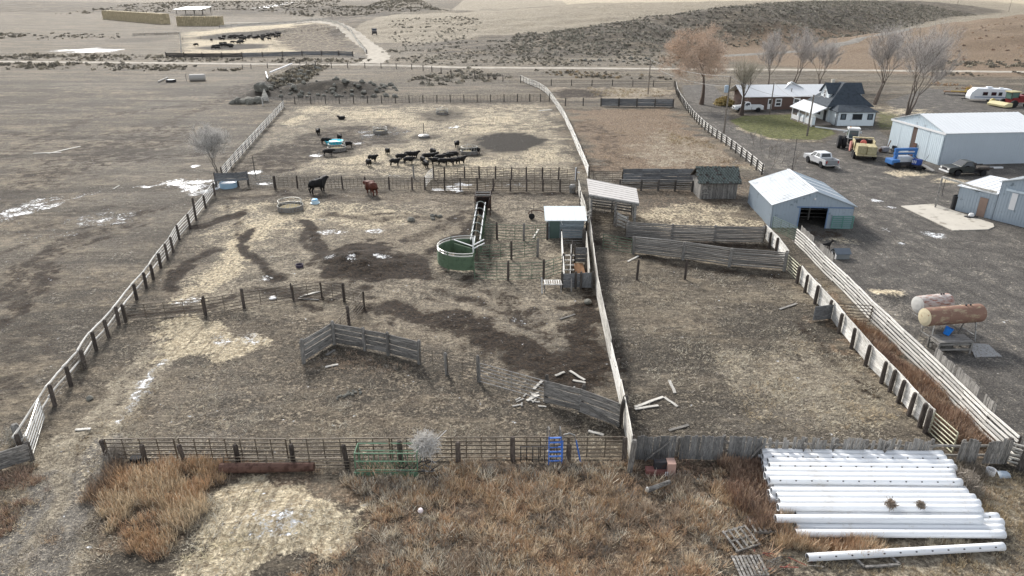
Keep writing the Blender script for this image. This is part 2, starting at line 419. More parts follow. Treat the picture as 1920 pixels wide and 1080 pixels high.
# yard
region('gravel', [(1492, 455), (1432, 330), (1335, 245), (1282, 195), (1278, 160), (1340, 158), (1370, 205), (1365, 228), (1400, 250), (1470, 266), (1545, 268), (1575, 250), (1560, 238), (1640, 240), (1672, 262), (1700, 235), (1660, 190), (1740, 165), (1990, 190), (2100, 300), (2100, 900), (1915, 880), (1600, 570)], 1.2, 1)
region('gravel', [(1380, 215), (1385, 207), (1500, 203), (1500, 212)], .8, .8)
region('pale', [(1590, 545), (1700, 560), (1720, 640), (1650, 600)], 1.0, .6, mode='max')
track('pale', [(1440, 290), (1480, 318), (1540, 345)], 1.0, 1.0, .6)
for q in ([(1600, 345), (1650, 400), (1760, 470), (1900, 540)], [(1575, 350), (1620, 410), (1720, 480), (1860, 560)], [(1400, 180), (1340, 230), (1420, 262), (1500, 275)], [(1300, 190), (1330, 235), (1420, 285), (1540, 310)]):
    track('pale', q, .35, .4, .42)
blob('straw', 1700, 325, 45, 8, .55); blob('straw', 1780, 340, 40, 6, .6); blob('straw', 1570, 452, 40, 7, .4); blob('straw', 1400, 315, 30, 8, .3)
blob('straw', 1665, 548, 36, 10, .7); blob('pale', 1640, 600, 60, 30, .6); blob('mud', 1545, 440, 40, 10, .5)
# mud, plus painted shade by the chute, centre fence and far herd
region('mud', [(645, 568), (760, 572), (880, 590), (1000, 640), (1120, 660), (1152, 720), (1128, 742), (1010, 700), (900, 665), (800, 615), (700, 600)], 1.0, .95)
region('mud', [(1050, 585), (1112, 540), (1140, 640), (1152, 735), (1090, 715)], .8, .9)
region('mud', [(590, 480), (680, 446), (770, 478), (820, 520), (740, 535), (640, 530), (575, 505)], .9, 1)
region('mud', [(860, 430), (895, 395), (905, 440), (850, 470), (760, 490), (800, 460)], .9, .8)  # shadow around the chute, painted with the mud layer
region('mud', [(820, 520), (900, 535), (960, 560), (1040, 600), (1000, 620), (900, 560)], .8, .55)
for q, w_, v_ in (([(368, 424), (405, 414), (447, 402)], .6, 1.3), ([(318, 540), (350, 490), (395, 468)], .55, 1.1), ([(455, 440), (465, 470), (500, 505), (525, 525)], .45, 1.1),
                  ([(420, 370), (430, 390), (425, 400)], .22, .7), ([(572, 412), (590, 450), (600, 485)], .6, 1.2), ([(640, 535), (560, 560), (600, 580)], .5, .7), ([(240, 594), (300, 586), (384, 582), (440, 560)], .5, .9),
                  ([(480, 545), (540, 548), (590, 552)], .9, .75), ([(700, 400), (780, 405), (880, 420), (900, 400)], .6, .55), ([(520, 360), (640, 372), (760, 375), (880, 382)], .5, .5),
                  ([(400, 365), (470, 400), (440, 440)], .25, .6), ([(900, 545), (960, 590), (1010, 630)], .3, .6), ([(870, 590), (920, 600), (960, 625)], .35, .6), ([(0, 560), (60, 505), (120, 455), (260, 410)], 1.3, .45),
                  ([(60, 430), (160, 395), (300, 385)], 1.2, .35), ([(700, 560), (650, 545), (600, 530)], .35, .7), ([(60, 620), (30, 700), (0, 760)], 1.5, .3), ([(800, 360), (900, 362), (1080, 364)], .6, .7), ([(420, 356), (600, 358), (800, 360)], .5, .45)):
    track('mud', q, w_, .45, v_)
for q, w_, v_ in (([(430, 372), (520, 366), (640, 368)], .6, .6), ([(600, 480), (560, 455), (570, 430)], .5, .8), ([(690, 540), (620, 560), (560, 552)], .5, .75), ([(930, 470), (900, 500), (860, 530)], .7, .6), ([(620, 400), (720, 412), (820, 408)], .8, .5), ([(880, 395), (820, 430), (760, 450)], .9, .6), ([(820, 540), (900, 570), (960, 600), (1030, 640)], .4, .7), ([(780, 545), (880, 590), (930, 625)], .3, .6), ([(960, 560), (1000, 600), (1010, 640)], .3, .5), ([(470, 430), (455, 460), (470, 480)], .4, 1.1), ([(445, 402), (440, 425), (455, 445)], .25, .8),
                  ([(0, 590), (70, 520), (130, 470), (280, 418)], .3, .8), ([(0, 610), (60, 560), (110, 500)], .8, .7), ([(20, 520), (100, 470), (200, 425), (300, 390)], .9, .6), ([(0, 480), (90, 440), (190, 420)], .5, .5), ([(0, 250), (140, 260), (300, 240), (400, 190)], 1.5, .5), ([(120, 330), (240, 300), (360, 290)], 1.2, .5), ([(0, 300), (160, 220), (330, 200)], 2.5, .4), ([(420, 300), (480, 250), (520, 215)], 1.0, .4), ([(1125, 560), (1150, 640), (1170, 720)], .5, .4), ([(1500, 600), (1560, 660), (1640, 740)], .5, .5), ([(1200, 480), (1300, 500), (1460, 520)], .6, .5)):  # streak just right of the centre fence is painted fence shade
    track('mud', q, w_, .5, v_)
region('mud', [(420, 322), (520, 262), (640, 236), (750, 236), (760, 262), (640, 285), (560, 318), (500, 330)], 2, .62)
region('mud', [(0, 330), (120, 270), (300, 230), (420, 240), (300, 290), (150, 330), (0, 400)], 5, .5)
region('mud', [(400, 170), (500, 150), (540, 175), (520, 190), (420, 195)], 2, .55)
region('mud', [(1080, 300), (1100, 335), (1180, 330), (1110, 260), (1070, 215), (1150, 240), (1200, 300)], 2, .45)
region('mud', [(1130, 330), (1300, 340), (1300, 356), (1130, 352)], .8, .6); region('mud', [(1110, 448), (1180, 452), (1430, 452), (1470, 490), (1290, 470), (1120, 462)], .6, .65)
region('mud', [(1125, 545), (1160, 580), (1190, 760), (1175, 760)], .8, .35)  # fence shade right of the centre line, painted as dark soil
for px_, py_, r_ in ((535, 390, 46), (880, 286, 46), (630, 285, 50), (715, 250, 52), (830, 216, 50), (795, 256, 30)):
    blob('black', px_, py_, r_, r_ * .26, .62)
blob('green', 525, 392, 55, 16, .35); blob('green', 625, 290, 50, 12, .3); blob('green', 828, 217, 70, 8, .3)
blob('black', 958, 265, 60, 17, 1.6); blob('black', 940, 268, 90, 22, .55)
region('black', [(430, 190), (490, 158), (560, 158), (680, 158), (745, 168), (720, 182), (640, 188), (540, 188)], 2, .85)
region('black', [(500, 140), (600, 120), (560, 118)], 1.5, .5)
blob('black', 455, 70, 90, 6, 1.0); blob('black', 440, 88, 70, 6, 1.0); blob('black', 265, 74, 60, 6, .5); blob('mud', 600, 78, 60, 12, .6)  # first two blobs paint the shadow under the far herd
region('gravel', [(340, 48), (560, 44), (700, 110), (640, 112), (520, 55), (340, 56)], 2, .5)
# straw
region('straw', [(276, 612), (330, 592), (372, 592), (420, 612), (500, 622), (502, 648), (440, 662), (372, 664), (300, 676), (262, 690), (290, 650)], .7, .95)
region('straw', [(395, 470), (470, 415), (560, 400), (560, 415), (480, 470), (430, 530), (395, 566), (300, 572), (350, 540), (330, 556)], .9, .75)
region('straw', [(420, 380), (520, 372), (700, 380), (800, 400), (760, 430), (600, 425), (480, 440), (440, 480), (400, 460)], 2, .52)
region('straw', [(535, 203), (1030, 196), (1075, 300), (1070, 328), (870, 330), (560, 320), (520, 332), (560, 290), (760, 270), (640, 230)], 3, .42)
for q in ((590, 205, 40, 8), (700, 215, 80, 10), (930, 225, 60, 10), (1010, 290, 40, 20), (680, 300, 70, 12), (860, 310, 90, 10), (760, 230, 60, 8), (900, 243, 70, 8), (560, 225, 20, 12)): blob('straw', *q, .62)
region('straw', [(1195, 388), (1300, 380), (1385, 392), (1420, 420), (1310, 428), (1200, 424)], 1, .5); blob('straw', 1250, 400, 60, 16, .55)
region('straw', [(395, 925), (470, 902), (560, 902), (640, 912), (702, 962), (660, 1012), (590, 1040), (470, 1080), (350, 1085), (385, 1000), (372, 960)], .6, 1.0)
region('mud', [(500, 64), (600, 58), (660, 76), (668, 98), (560, 100), (520, 84)], 3, .62); region('straw', [(345, 62), (480, 52), (620, 60), (668, 100), (430, 104), (345, 102)], 2, .72)
region('pale', [(870, 25), (1000, 15), (1160, 25), (1000, 45), (860, 60)], 10, .6)
# frost, ice, standing water
region('frost', [(222, 352), (300, 342), (398, 337), (404, 358), (366, 363), (340, 353), (296, 351)], .7, .8)
region('frost', [(-10, 404), (60, 384), (162, 362), (188, 357), (120, 378), (62, 404), (-10, 418)], .7, .7)
blob('frost', 195, 410, 75, 14, .5); blob('frost', 100, 440, 50, 10, .3); blob('frost', 368, 311, 9, 3, 1); blob('frost', 478, 323, 16, 5, .9)
region('frost', [(800, 350), (868, 345), (905, 350), (870, 357), (800, 358)], .4, .95); blob('frost', 495, 345, 22, 3, .9); blob('frost', 950, 348, 60, 4, .5)
for q in ((620, 438, 32, 5, .9), (700, 434, 26, 5, .8), (618, 491, 14, 4, 1), (664, 496, 14, 5, .95), (718, 486, 18, 5, .9), (605, 411, 12, 3, .8), (498, 520, 18, 6, .7), (362, 562, 22, 8, .95), (340, 570, 18, 5, .8),
          (1740, 437, 22, 6, 1), (1750, 441, 16, 5, 1), (1642, 376, 12, 4, .95), (1670, 389, 9, 3, .95), (1660, 431, 9, 4, .95), (1686, 442, 5, 2, .9), (1693, 457, 6, 3, .9), (592, 291, 12, 4, .9), (660, 268, 20, 3, .8),
          (705, 250, 46, 10, .5), (741, 247, 22, 8, .5), (738, 329, 18, 3, .8), (440, 632, 60, 16, .6), (960, 600, 40, 8, .3), (168, 97, 55, 2.2, 1), (515, 21, 14, 3, 1), (1570, 312, 14, 5, .5)):
    blob('frost', *q[:4], q[4] * .8)
region('frost', [(105, 94), (160, 91), (228, 92.5), (205, 97), (130, 97)], .8, 1)
region('frost', [(440, 945), (520, 925), (640, 925), (690, 962), (650, 1000), (560, 1030), (450, 1060), (420, 1000)], 1.5, .34); region('pale', [(420, 950), (520, 915), (650, 920), (690, 962), (650, 1000), (560, 1040), (440, 1075), (410, 1000)], 1.0, .8)
track('frost', [(312, 670), (262, 735), (226, 790)], .32, .4, .85); track('pale', [(330, 650), (262, 735), (205, 820), (150, 920), (90, 1080)], .7, .5, .9); track('pale', [(290, 650), (215, 730), (140, 820), (70, 930), (0, 1060)], .6, .5, .85); track('straw', [(250, 740), (190, 830), (140, 930)], .35, .4, .4); track('frost', [(214, 800), (190, 850), (160, 900)], .3, .4, .3)
# foreground: two-wheel track on the left, dry grass elsewhere
region('pale', [(0, 890), (150, 800), (240, 700), (300, 690), (250, 800), (200, 860), (190, 1080), (0, 1080)], .8, .75)
track('gravel', [(95, 1085), (140, 960), (175, 880), (205, 820)], .75, .4, .85); track('gravel', [(0, 1085), (35, 980), (85, 900)], .7, .4, .8); track('mud', [(300, 700), (250, 770), (215, 830)], .25, .3, .55); track('mud', [(255, 700), (200, 775), (150, 850)], .25, .3, .5)
region('rust', [(170, 880), (420, 870), (860, 865), (1170, 862), (1440, 862), (1450, 1000), (1500, 1090), (600, 1090), (700, 960), (640, 905), (400, 905), (360, 1000), (200, 1030)], .8, .6)
region('pale', [(1440, 860), (1800, 860), (1930, 870), (1960, 1090), (1480, 1090)], .8, .62); region('rust', [(1440, 860), (1800, 860), (1930, 870), (1960, 1090), (1480, 1090)], .8, .4)
region('rust', [(1500, 540), (1560, 545), (1700, 680), (1850, 825), (1790, 850), (1735, 800), (1600, 650)], .5, .75)
region('pale', [(1320, 660), (1520, 640), (1680, 760), (1640, 800), (1400, 780)], 1.5, .5)
# lawn
region('green', [(1368, 226), (1395, 217), (1485, 214), (1556, 241), (1568, 250), (1535, 263), (1450, 260), (1398, 246)], .6, .95)
region('green', [(1642, 205), (1690, 215), (1688, 238), (1660, 246), (1642, 238)], 1, .6); region('straw', [(1640, 195), (1740, 205), (1730, 220), (1640, 212)], 2, .5)
track('straw', [(1380, 238), (1440, 262), (1540, 266)], .5, .4, .5)
for k in LAY: np.clip(LAY[k], 0, 1.3, out=LAY[k])

near = 1 - sstep(70, 150, YY)
relief = (vnoise(XX, YY, .45, 1) - .5) * .12 + (vnoise(XX, YY, 1.7, 2) - .5) * .06 * (1 + 2.2 * LAY['mud'])
ZG = ZZ + relief * near * (1 - .8 * LAY['gravel']) * (1 - .9 * np.minimum(LAY['frost'] * 1.3, 1))
c0 = G(668, 492); ZG += .75 * np.exp(-(((XX - c0[0]) / 3.2) ** 2 + ((YY - c0[1]) / 2.2) ** 2)) * (.7 + .6 * vnoise(XX, YY, 1.1, 5))
c1 = G(1670, 556); ZG += .42 * np.exp(-(((XX - c1[0]) / 1.1) ** 2 + ((YY - c1[1]) / .6) ** 2))
c2 = G(520, 975); ZG += .35 * np.exp(-(((XX - c2[0]) / 2.6) ** 2 + ((YY - c2[1]) / 1.5) ** 2)) * (.6 + .8 * vnoise(XX, YY, .9, 8))
def gz(x, y):
    j = min(max(int(np.searchsorted(gx, x)) - 1, 0), NX - 2); i = min(max(int(np.searchsorted(gy, y)) - 1, 0), NY - 2)
    u = (x - gx[j]) / (gx[j + 1] - gx[j]); v = (y - gy[i]) / (gy[i + 1] - gy[i])
    return float((ZG[i, j] * (1 - u) + ZG[i, j + 1] * u) * (1 - v) + (ZG[i + 1, j] * (1 - u) + ZG[i + 1, j + 1] * u) * v)
def gza(x, y):
    j = np.clip(np.searchsorted(gx, x) - 1, 0, NX - 2); i = np.clip(np.searchsorted(gy, y) - 1, 0, NY - 2)
    u = (x - gx[j]) / (gx[j + 1] - gx[j]); v = (y - gy[i]) / (gy[i + 1] - gy[i])
    return (ZG[i, j] * (1 - u) + ZG[i, j + 1] * u) * (1 - v) + (ZG[i + 1, j] * (1 - u) + ZG[i + 1, j + 1] * u) * v
def lay(k, x, y):
    j = np.clip(np.searchsorted(gx, x) - 1, 0, NX - 2); i = np.clip(np.searchsorted(gy, y) - 1, 0, NY - 2); return LAY[k][i, j]
def GP(px, py):
    x, y = G(px, py); return Vector((x, y, gz(x, y)))

def ground_material():
    s = NT('ground_soil'); geo = s.n('ShaderNodeNewGeometry'); pos = geo.outputs['Position']
    a = s.n('ShaderNodeAttribute', attribute_name='lay_a'); b = s.n('ShaderNodeAttribute', attribute_name='lay_b')
    sa = s.n('ShaderNodeSeparateColor'); s.l(a.outputs['Color'], sa.inputs[0]); sb = s.n('ShaderNodeSeparateColor'); s.l(b.outputs['Color'], sb.inputs[0])
    mud, straw, frost, gravel = sa.outputs[0], sa.outputs[1], sa.outputs[2], a.outputs['Alpha']
    green, rust, pale, black = sb.outputs[0], sb.outputs[1], sb.outputs[2], b.outputs['Alpha']
    nA = s.noise(pos, .22, 4, .6); nB = s.noise(pos, 1.3, 5, .7, .3); nC = s.noise(pos, 3.6, 6, .75, .2); nD = s.noise(pos, 9.0, 4, .8)
    wav = s.noise(s.mapping(pos, (.45, 2.2, 1), rot=(0, 0, .5)), 1.0, 5, .7)      # trampled, wind-laid streaks
    far = s.noise(pos, .035, 6, .65); nE = s.noise(pos, .55, 9, .76, .5); nG = s.noise(pos, .11, 7, .7, .6)
    wp = s.n('ShaderNodeTexNoise'); s.l(pos, wp.inputs['Vector']); wp.inputs['Scale'].default_value = 2.0; wp.inputs['Detail'].default_value = 3
    wv = s.n('ShaderNodeVectorMath', operation='MULTIPLY_ADD'); s.l(wp.outputs['Color'], wv.inputs[0]); wv.inputs[1].default_value = (.5, .5, 0); s.l(pos, wv.inputs[2])
    vo = s.n('ShaderNodeTexVoronoi'); s.l(wv.outputs[0], vo.inputs['Vector']); vo.inputs['Scale'].default_value = 2.3
    pock = s.ramp(vo.outputs['Distance'], .06, .34, 1.0, 0.0)                       # hoof holes and clods
    vo2 = s.n('ShaderNodeTexVoronoi'); s.l(wv.outputs[0], vo2.inputs['Vector']); vo2.inputs['Scale'].default_value = 6.5
    crumb = s.ramp(vo2.outputs['Distance'], .08, .42, 1.0, 0.0)
    st_ = lambda n, a=.34, b=.66: s.ramp(n, a, b)
    E2, C2, D2, B2 = st_(nE), st_(nC, .36, .64), st_(nD, .36, .64), st_(nB)
    ed = s.math('ADD', s.math('MULTIPLY', E2, .42), s.math('ADD', s.math('MULTIPLY', C2, .30), s.math('ADD', s.math('MULTIPLY', D2, .10), s.math('MULTIPLY', pock, .18))))
    c = s.mix(B2, rgb(96, 86, 74), rgb(152, 139, 119))
    c = s.mix(s.math('MULTIPLY', s.ramp(nA, .42, .6), .55), c, rgb(148, 136, 116))
    c = s.mix(s.math('MULTIPLY', s.ramp(nG, .44, .62), .7), c, rgb(86, 80, 73))
    c = s.mix(s.math('MULTIPLY', s.ramp(far, .44, .6), .6), c, rgb(120, 115, 107))
    band = s.noise(s.mapping(pos, (.035, .16, 1), rot=(0, 0, .18)), 1.0, 7, .68, .5)
    c = s.mix(s.math('MULTIPLY', s.ramp(band, .46, .56), .85), c, rgb(76, 71, 64))
    c = s.mix(s.math('MULTIPLY', s.ramp(band, .46, .36), .45), c, rgb(160, 150, 132))
    c = s.mix(s.math('MULTIPLY', s.ramp(wav, .48, .6), .6), c, rgb(80, 73, 65))
    c = s.mix(s.math('MULTIPLY', s.ramp(nE, .49, .58), .62), c, rgb(72, 65, 57))
    c = s.mix(s.math('MULTIPLY', s.ramp(nE, .46, .36), .4), c, rgb(172, 159, 138))
    def m(x, k, lo, hi, n=ed):     # ragged edge: mask + noise, then a soft threshold
        return s.ramp(s.math('ADD', x, s.math('MULTIPLY', s.math('SUBTRACT', n, .45), k)), lo, hi)
    c = s.mix(m(rust, .9, .05, .95), c, s.mix(C2, rgb(106, 87, 70), rgb(158, 136, 112)))
    c = s.mix(m(pale, 1.3, .15, .95), c, s.mix(B2, rgb(148, 137, 119), rgb(200, 188, 166)))
    c = s.mix(m(gravel, .9, .3, .7), c, s.mix(E2, rgb(76, 73, 70), rgb(108, 104, 99)))
    c = s.mix(s.math('MULTIPLY', m(pale, 1.6, .35, .8), s.math('MULTIPLY', gravel, .55)), c, rgb(158, 151, 140))
    ruts = s.noise(s.mapping(pos, (2.2, .22, 1), rot=(0, 0, -.75)), 1.0, 5, .7); rut2 = s.noise(s.mapping(pos, (3.0, .16, 1), rot=(0, 0, .1)), 1.0, 4, .65)
    c = s.mix(s.math('MULTIPLY', s.ramp(ruts, .5, .62), s.math('MULTIPLY', gravel, .6)), c, rgb(70, 67, 64))
    c = s.mix(m(green, 1.0, .25, .75), c, s.mix(B2, rgb(78, 86, 46), rgb(122, 122, 74)))
    sm = m(straw, 1.5, .2, .75); c = s.mix(sm, c, s.mix(C2, rgb(182, 164, 135), rgb(234, 220, 190)))
    c = s.mix(s.math('MULTIPLY', s.ramp(rut2, .52, .62), s.math('MULTIPLY', straw, .6)), c, rgb(122, 110, 94))
    mm = m(mud, 1.5, .3, .66); mb_ = m(black, 1.4, .25, .8); wet = s.math('SUBTRACT', 1.0, s.math('MAXIMUM', mm, mb_))
    c = s.mix(mm, c, s.mix(C2, rgb(32, 26, 20), rgb(70, 57, 45)))
    c = s.mix(mb_, c, s.mix(C2, rgb(30, 27, 23), rgb(66, 59, 50)))
    # hoof-hole and crumb cores darkened, then bits of straw laid over
    dry = s.math('SUBTRACT', 1.0, s.math('MULTIPLY', gravel, .8))
    c = s.mix(s.math('MULTIPLY', s.math('MULTIPLY', pock, E2), s.math('MULTIPLY', dry, .8)), c, rgb(60, 52, 44))
    c = s.mix(s.math('MULTIPLY', s.math('MULTIPLY', crumb, s.math('SUBTRACT', 1.0, B2)), s.math('MULTIPLY', dry, .75)), c, rgb(62, 54, 46))
    c = s.mix(s.math('MULTIPLY', s.math('MULTIPLY', s.ramp(nD, .55, .64), s.math('ADD', .08, s.math('MULTIPLY', wet, .92))), s.math('MULTIPLY', s.math('ADD', .3, s.math('MULTIPLY', pale, .7)), .8)), c, rgb(204, 194, 172))
    ice = m(frost, 1.9, .5, .95)
    c = s.mix(ice, c, s.mix(B2, rgb(190, 190, 190), rgb(240, 243, 246)))
    k = s.math('MULTIPLY', s.math('ADD', s.math('MULTIPLY', D2, .36), .84), s.math('ADD', s.math('MULTIPLY', C2, .28), .86))
    sc = s.n('ShaderNodeVectorMath', operation='SCALE'); s.l(c, sc.inputs[0]); s.l(k, sc.inputs['Scale'])
    hgt = s.math('ADD', s.math('MULTIPLY', C2, .35), s.math('ADD', s.math('MULTIPLY', B2, .4), s.math('MULTIPLY', D2, .12)))
    hgt = s.math('SUBTRACT', hgt, s.math('ADD', s.math('MULTIPLY', pock, .3), s.math('MULTIPLY', crumb, .12)))
    hgt = s.math('MULTIPLY', hgt, s.math('SUBTRACT', 1.0, s.math('MULTIPLY', ice, .9)))
    hgt = s.math('MULTIPLY', hgt, s.math('SUBTRACT', 1.0, s.math('MULTIPLY', gravel, .6)))
    s.bump(hgt, .9, .22)
    return s.fin(sc.outputs[0], s.ramp(ice, 0, 1, .92, .35), 0, .25)
GM = ground_material()
I, J = np.meshgrid(np.arange(NY - 1), np.arange(NX - 1), indexing='ij'); q = (I * NX + J).ravel()
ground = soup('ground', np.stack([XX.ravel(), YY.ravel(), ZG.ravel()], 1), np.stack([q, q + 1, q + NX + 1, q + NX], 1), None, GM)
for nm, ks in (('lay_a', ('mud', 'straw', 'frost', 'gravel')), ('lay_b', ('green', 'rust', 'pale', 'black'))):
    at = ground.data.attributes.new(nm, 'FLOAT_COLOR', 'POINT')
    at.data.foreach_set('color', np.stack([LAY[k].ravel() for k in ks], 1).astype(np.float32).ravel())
ground.data.polygons.foreach_set('use_smooth', [True] * len(ground.data.polygons))
tag(ground, 'trampled grey brown farm soil reaching to the dry hills', 'ground', kind='structure')

def strip(name, label, pts, hw, mat, lift=.05, crown=.08, step=2.0):
    """road strip draped over the terrain"""
    P_ = [Vector((*p, 0)) for p in pts]; L = [0]
    for a, b in zip(P_, P_[1:]): L.append(L[-1] + (b - a).length)
    n = max(int(L[-1] / step), 2); vs = []; fs = []; cols = 7; pts2 = []
    for i in range(n + 1):
        t = L[-1] * i / n; k = max(j for j in range(len(L) - 1) if L[j] <= t + 1e-6)
        pts2.append(P_[k].lerp(P_[k + 1], (t - L[k]) / (L[k + 1] - L[k])))
    for _ in range(6): pts2 = [pts2[0]] + [(pts2[i - 1] + pts2[i] * 2 + pts2[i + 1]) / 4 for i in range(1, n)] + [pts2[-1]]
    for i, p in enumerate(pts2):
        d = (pts2[min(i + 1, n)] - pts2[max(i - 1, 0)]).normalized(); nrm = Vector((-d.y, d.x, 0))
        for c in range(cols):
            u = c / (cols - 1) * 2 - 1; w = hw * (1 + .10 * math.sin(i * .9 + u) + .06 * math.sin(i * 2.3))
            q_ = p + nrm * (u * w); vs.append((q_.x, q_.y, gz(q_.x, q_.y) + (lift if abs(u) < .99 else -.04) + crown * (1 - u * u)))
        if i:
            for c in range(cols - 1): o = (i - 1) * cols + c; fs.append((o, o + 1, o + cols + 1, o + cols))
    o = MB().poly(vs, fs).build(name, mat, smooth=True); return tag(o, label, 'road', kind='structure')
def road_mat(name, ca, cb):
    s = NT(name); geo = s.n('ShaderNodeNewGeometry'); n1 = s.noise(geo.outputs['Position'], .5, 5, .65); n2 = s.noise(geo.outputs['Position'], 3, 3)
    c = s.mix(s.ramp(n1, .35, .65), ca, cb); c = s.mix(s.math('MULTIPLY', s.ramp(n2, .55, .7), .4), c, tuple(v * .6 for v in ca)); return s.fin(c, .95, 0, .1)
ROADM = road_mat('gravel_road_surface', rgb(164, 156, 144), rgb(194, 187, 174))
strip('gravel_road', 'pale gravel road running past the corrals below the hills', [G(-900, 112), G(0, 115.5), G(300, 118), G(560, 121), G(700, 121.5), G(860, 126.5), G(1100, 128), G(1300, 129.5), G(1600, 132), G(2100, 137)], 2.7, ROADM)
strip('farm_drive', 'pale dirt drive curving up past the far feedlot', [G(690, 120), G(712, 108), G(700, 92), G(672, 78), G(640, 64), G(590, 53), G(548, 45), G(480, 42), G(380, 44)], 4.6, ROADM, .07)
GRAVR = road_mat('grey_track_surface', rgb(122, 118, 112), rgb(150, 146, 138))
strip('hill_track', 'grey farm track winding around the sagebrush hill', [G(1290, 108), G(1420, 102), G(1560, 93), G(1680, 80), G(1760, 66), G(1810, 54), G(1850, 46)], 4.0, GRAVR, .12, .06, 4)
# ------------------------------------------------------------------ fences
def along(pts, spacing, jit=.0):
    """points every ~spacing metres along a polyline of ground points"""
    P_ = [Vector(p[:2]) for p in pts]; L = [0.0]
    for a, b in zip(P_, P_[1:]): L.append(L[-1] + (b - a).length)
    n = max(round(L[-1] / spacing), 1); out = []
    for i in range(n + 1):
        t = min(max(L[-1] * i / n + (random.uniform(-jit, jit) if 0 < i < n else 0), 0), L[-1])
        k = max(j for j in range(len(L) - 1) if L[j] <= t + 1e-6)
        out.append(P_[k].lerp(P_[k + 1], min((t - L[k]) / (L[k + 1] - L[k]), 1)))
    return out
def g3(p, z=0.0): return Vector((p[0], p[1], gz(p[0], p[1]) + z))
def fence_root(name, label, cat, p, group=None): return thing(name, label, cat, g3(p), 0, group)
def add_post(root, p, h, w, mat, lean=.05, name='post'):
    b = g3(p, -.12); t = g3(p, h) + Vector((random.uniform(-lean, lean), random.uniform(-lean, lean), 0))
    return piece(name, 'post', mat, root, b, t, w, w, (random.random(), 1, .3), root.location)
def add_rails(root, pts, zs, w, t, mat, kind='pole', side=0.0, jz=.03, name='rail', span=1, drop=0.0):
    idx = list(range(0, len(pts) - 1, span))
    for z in zs:
        for i in idx:
            if random.random() < drop: continue
            a, b = pts[i], pts[min(i + span, len(pts) - 1)]
            d = (Vector(b[:2]) - Vector(a[:2])).normalized(); n = Vector((-d.y, d.x)) * side
            A = g3(a, z + random.uniform(-jz, jz)) + Vector((n.x, n.y, 0)) - Vector((d.x, d.y, 0)) * .06
            B = g3(b, z + random.uniform(-jz, jz)) + Vector((n.x, n.y, 0)) + Vector((d.x, d.y, 0)) * .06
            piece(name, kind, mat, root, A, B, t, w, (0, 0, 1), root.location)
def tube_panel(root, a, b, h, n, mat, z0=.12, stay=1.3, r=.042, name='panel', lift=0.0):
    """welded tube livestock panel: end uprights and stays with a child for each rail"""
    A = g3(a) - root.location; B = g3(b) - root.location; mb = MB(); L = (B - A).length; k = max(round(L / stay), 1)
    zz = [z0 + (h - z0) * i / (n - 1) for i in range(n)]
    for i in range(k + 1):
        p = A.lerp(B, i / k); mb.tube(p + Vector((0, 0, z0 - .04)), p + Vector((0, 0, h)), r * (1.0 if i in (0, k) else .7), 5)
    for z in (zz[0], zz[-1]): mb.tube(A + Vector((0, 0, z)), B + Vector((0, 0, z)), r * .85, 5)
    o = mb.build(name, mat, root); o.location = (0, 0, lift)
    for z in zz[1:-1]:
        piece('rail', 'tube', mat, o, A + Vector((0, 0, z)), B + Vector((0, 0, z)), r * 1.7, r * 1.7)
    return o
def wire(root, a, b, zs, mat, r=.012):
    for z in zs: piece('wire', 'tube', mat, root, g3(a, z), g3(b, z), r, r, (0, 0, 1), root.location)
def planks_v(root, a, b, h, w, mat, gap=.01, t=.03, miss=0.0, z0=.05, jit=.05, off=(0, 0)):
    A = Vector(a[:2]) + Vector(off); B = Vector(b[:2]) + Vector(off); L = (B - A).length; n = max(int(L / (w + gap)), 1); d = (B - A) / n; nrm = Vector((-d.y, d.x, 0)).normalized()
    for i in range(n):
        if random.random() < miss: continue
        p = A + d * (i + .5); q_ = p + d.normalized() * random.uniform(-.03, .03)
        piece('plank', 'board', mat, root, g3(p, z0), Vector((q_.x, q_.y, gz(p.x, p.y) + h + random.uniform(-jit, jit))), t, w, d.to_3d().normalized(), root.location)
PX = lambda *ps: [G(*p) for p in ps]
gw, dw, pw, pm, wr = M_GREYW(), M_DARKW(), M_PALEW(), M_POST(), M_WHITER()
st, bt, gt = M_STEEL(), M_BROWNT(), M_GREENT()

# front steel panel fence
f = fence_root('panel_fence', 'long fence of brown steel tube panels along the russet weeds', 'fence', G(205, 866))
for x, y, h in ((200, 852, .95), (273, 868, 1.15), (347, 871, 1.2), (447, 864, 1.05), (550, 870, 1.2), (652, 876, 1.4), (753, 868, 1.4), (859, 868, 1.25), (962, 864, 1.45), (1065, 864, 1.0), (1170, 862, 1.3)):
    add_post(f, G(x, y), h, .27, pm, .1)
for x0, x1 in ((206, 334), (343, 541), (549, 733), (737, 958), (962, 1064), (1066, 1167)):
    tube_panel(f, G(x0, 863.5 - x0 * .004), G(x1, 863.5 - x1 * .004), 1.28, 6, bt, .1, .78)
# inner wing fence: plank, panel, plank
f = fence_root('wing_fence', 'crooked grey plank wing fence with steel gates in its middle', 'fence', G(570, 682))
wp = PX((570, 682), (627, 646), (684, 657), (728, 666), (786, 682))
for p in wp: add_post(f, p, 1.72, .26, gw, .08)
for a, b in zip(wp, wp[1:]):
    add_rails(f, [a, b], (.28, .62, .98, 1.36), .31, .05, gw, 'board', .1, .04, 'plank')
for p, h in zip(PX((838, 702), (898, 716)), (1.55, 1.8)): add_post(f, p, h, .24, gw, .06)
tube_panel(f, G(788, 684), G(836, 700), 1.35, 6, bt, .15, 1.3, .024); tube_panel(f, G(840, 704), G(896, 716), 1.35, 6, bt, .15, 1.3, .024); tube_panel(f, G(900, 718), G(1020, 752), 1.35, 6, st, .1, 1.9, .026)
wq = PX((1024, 755), (1088, 772), (1160, 800))
for p in wq: add_post(f, p, 1.75, .26, dw, .2)
add_post(f, G(1168, 792), 1.7, .3, dw, .1)
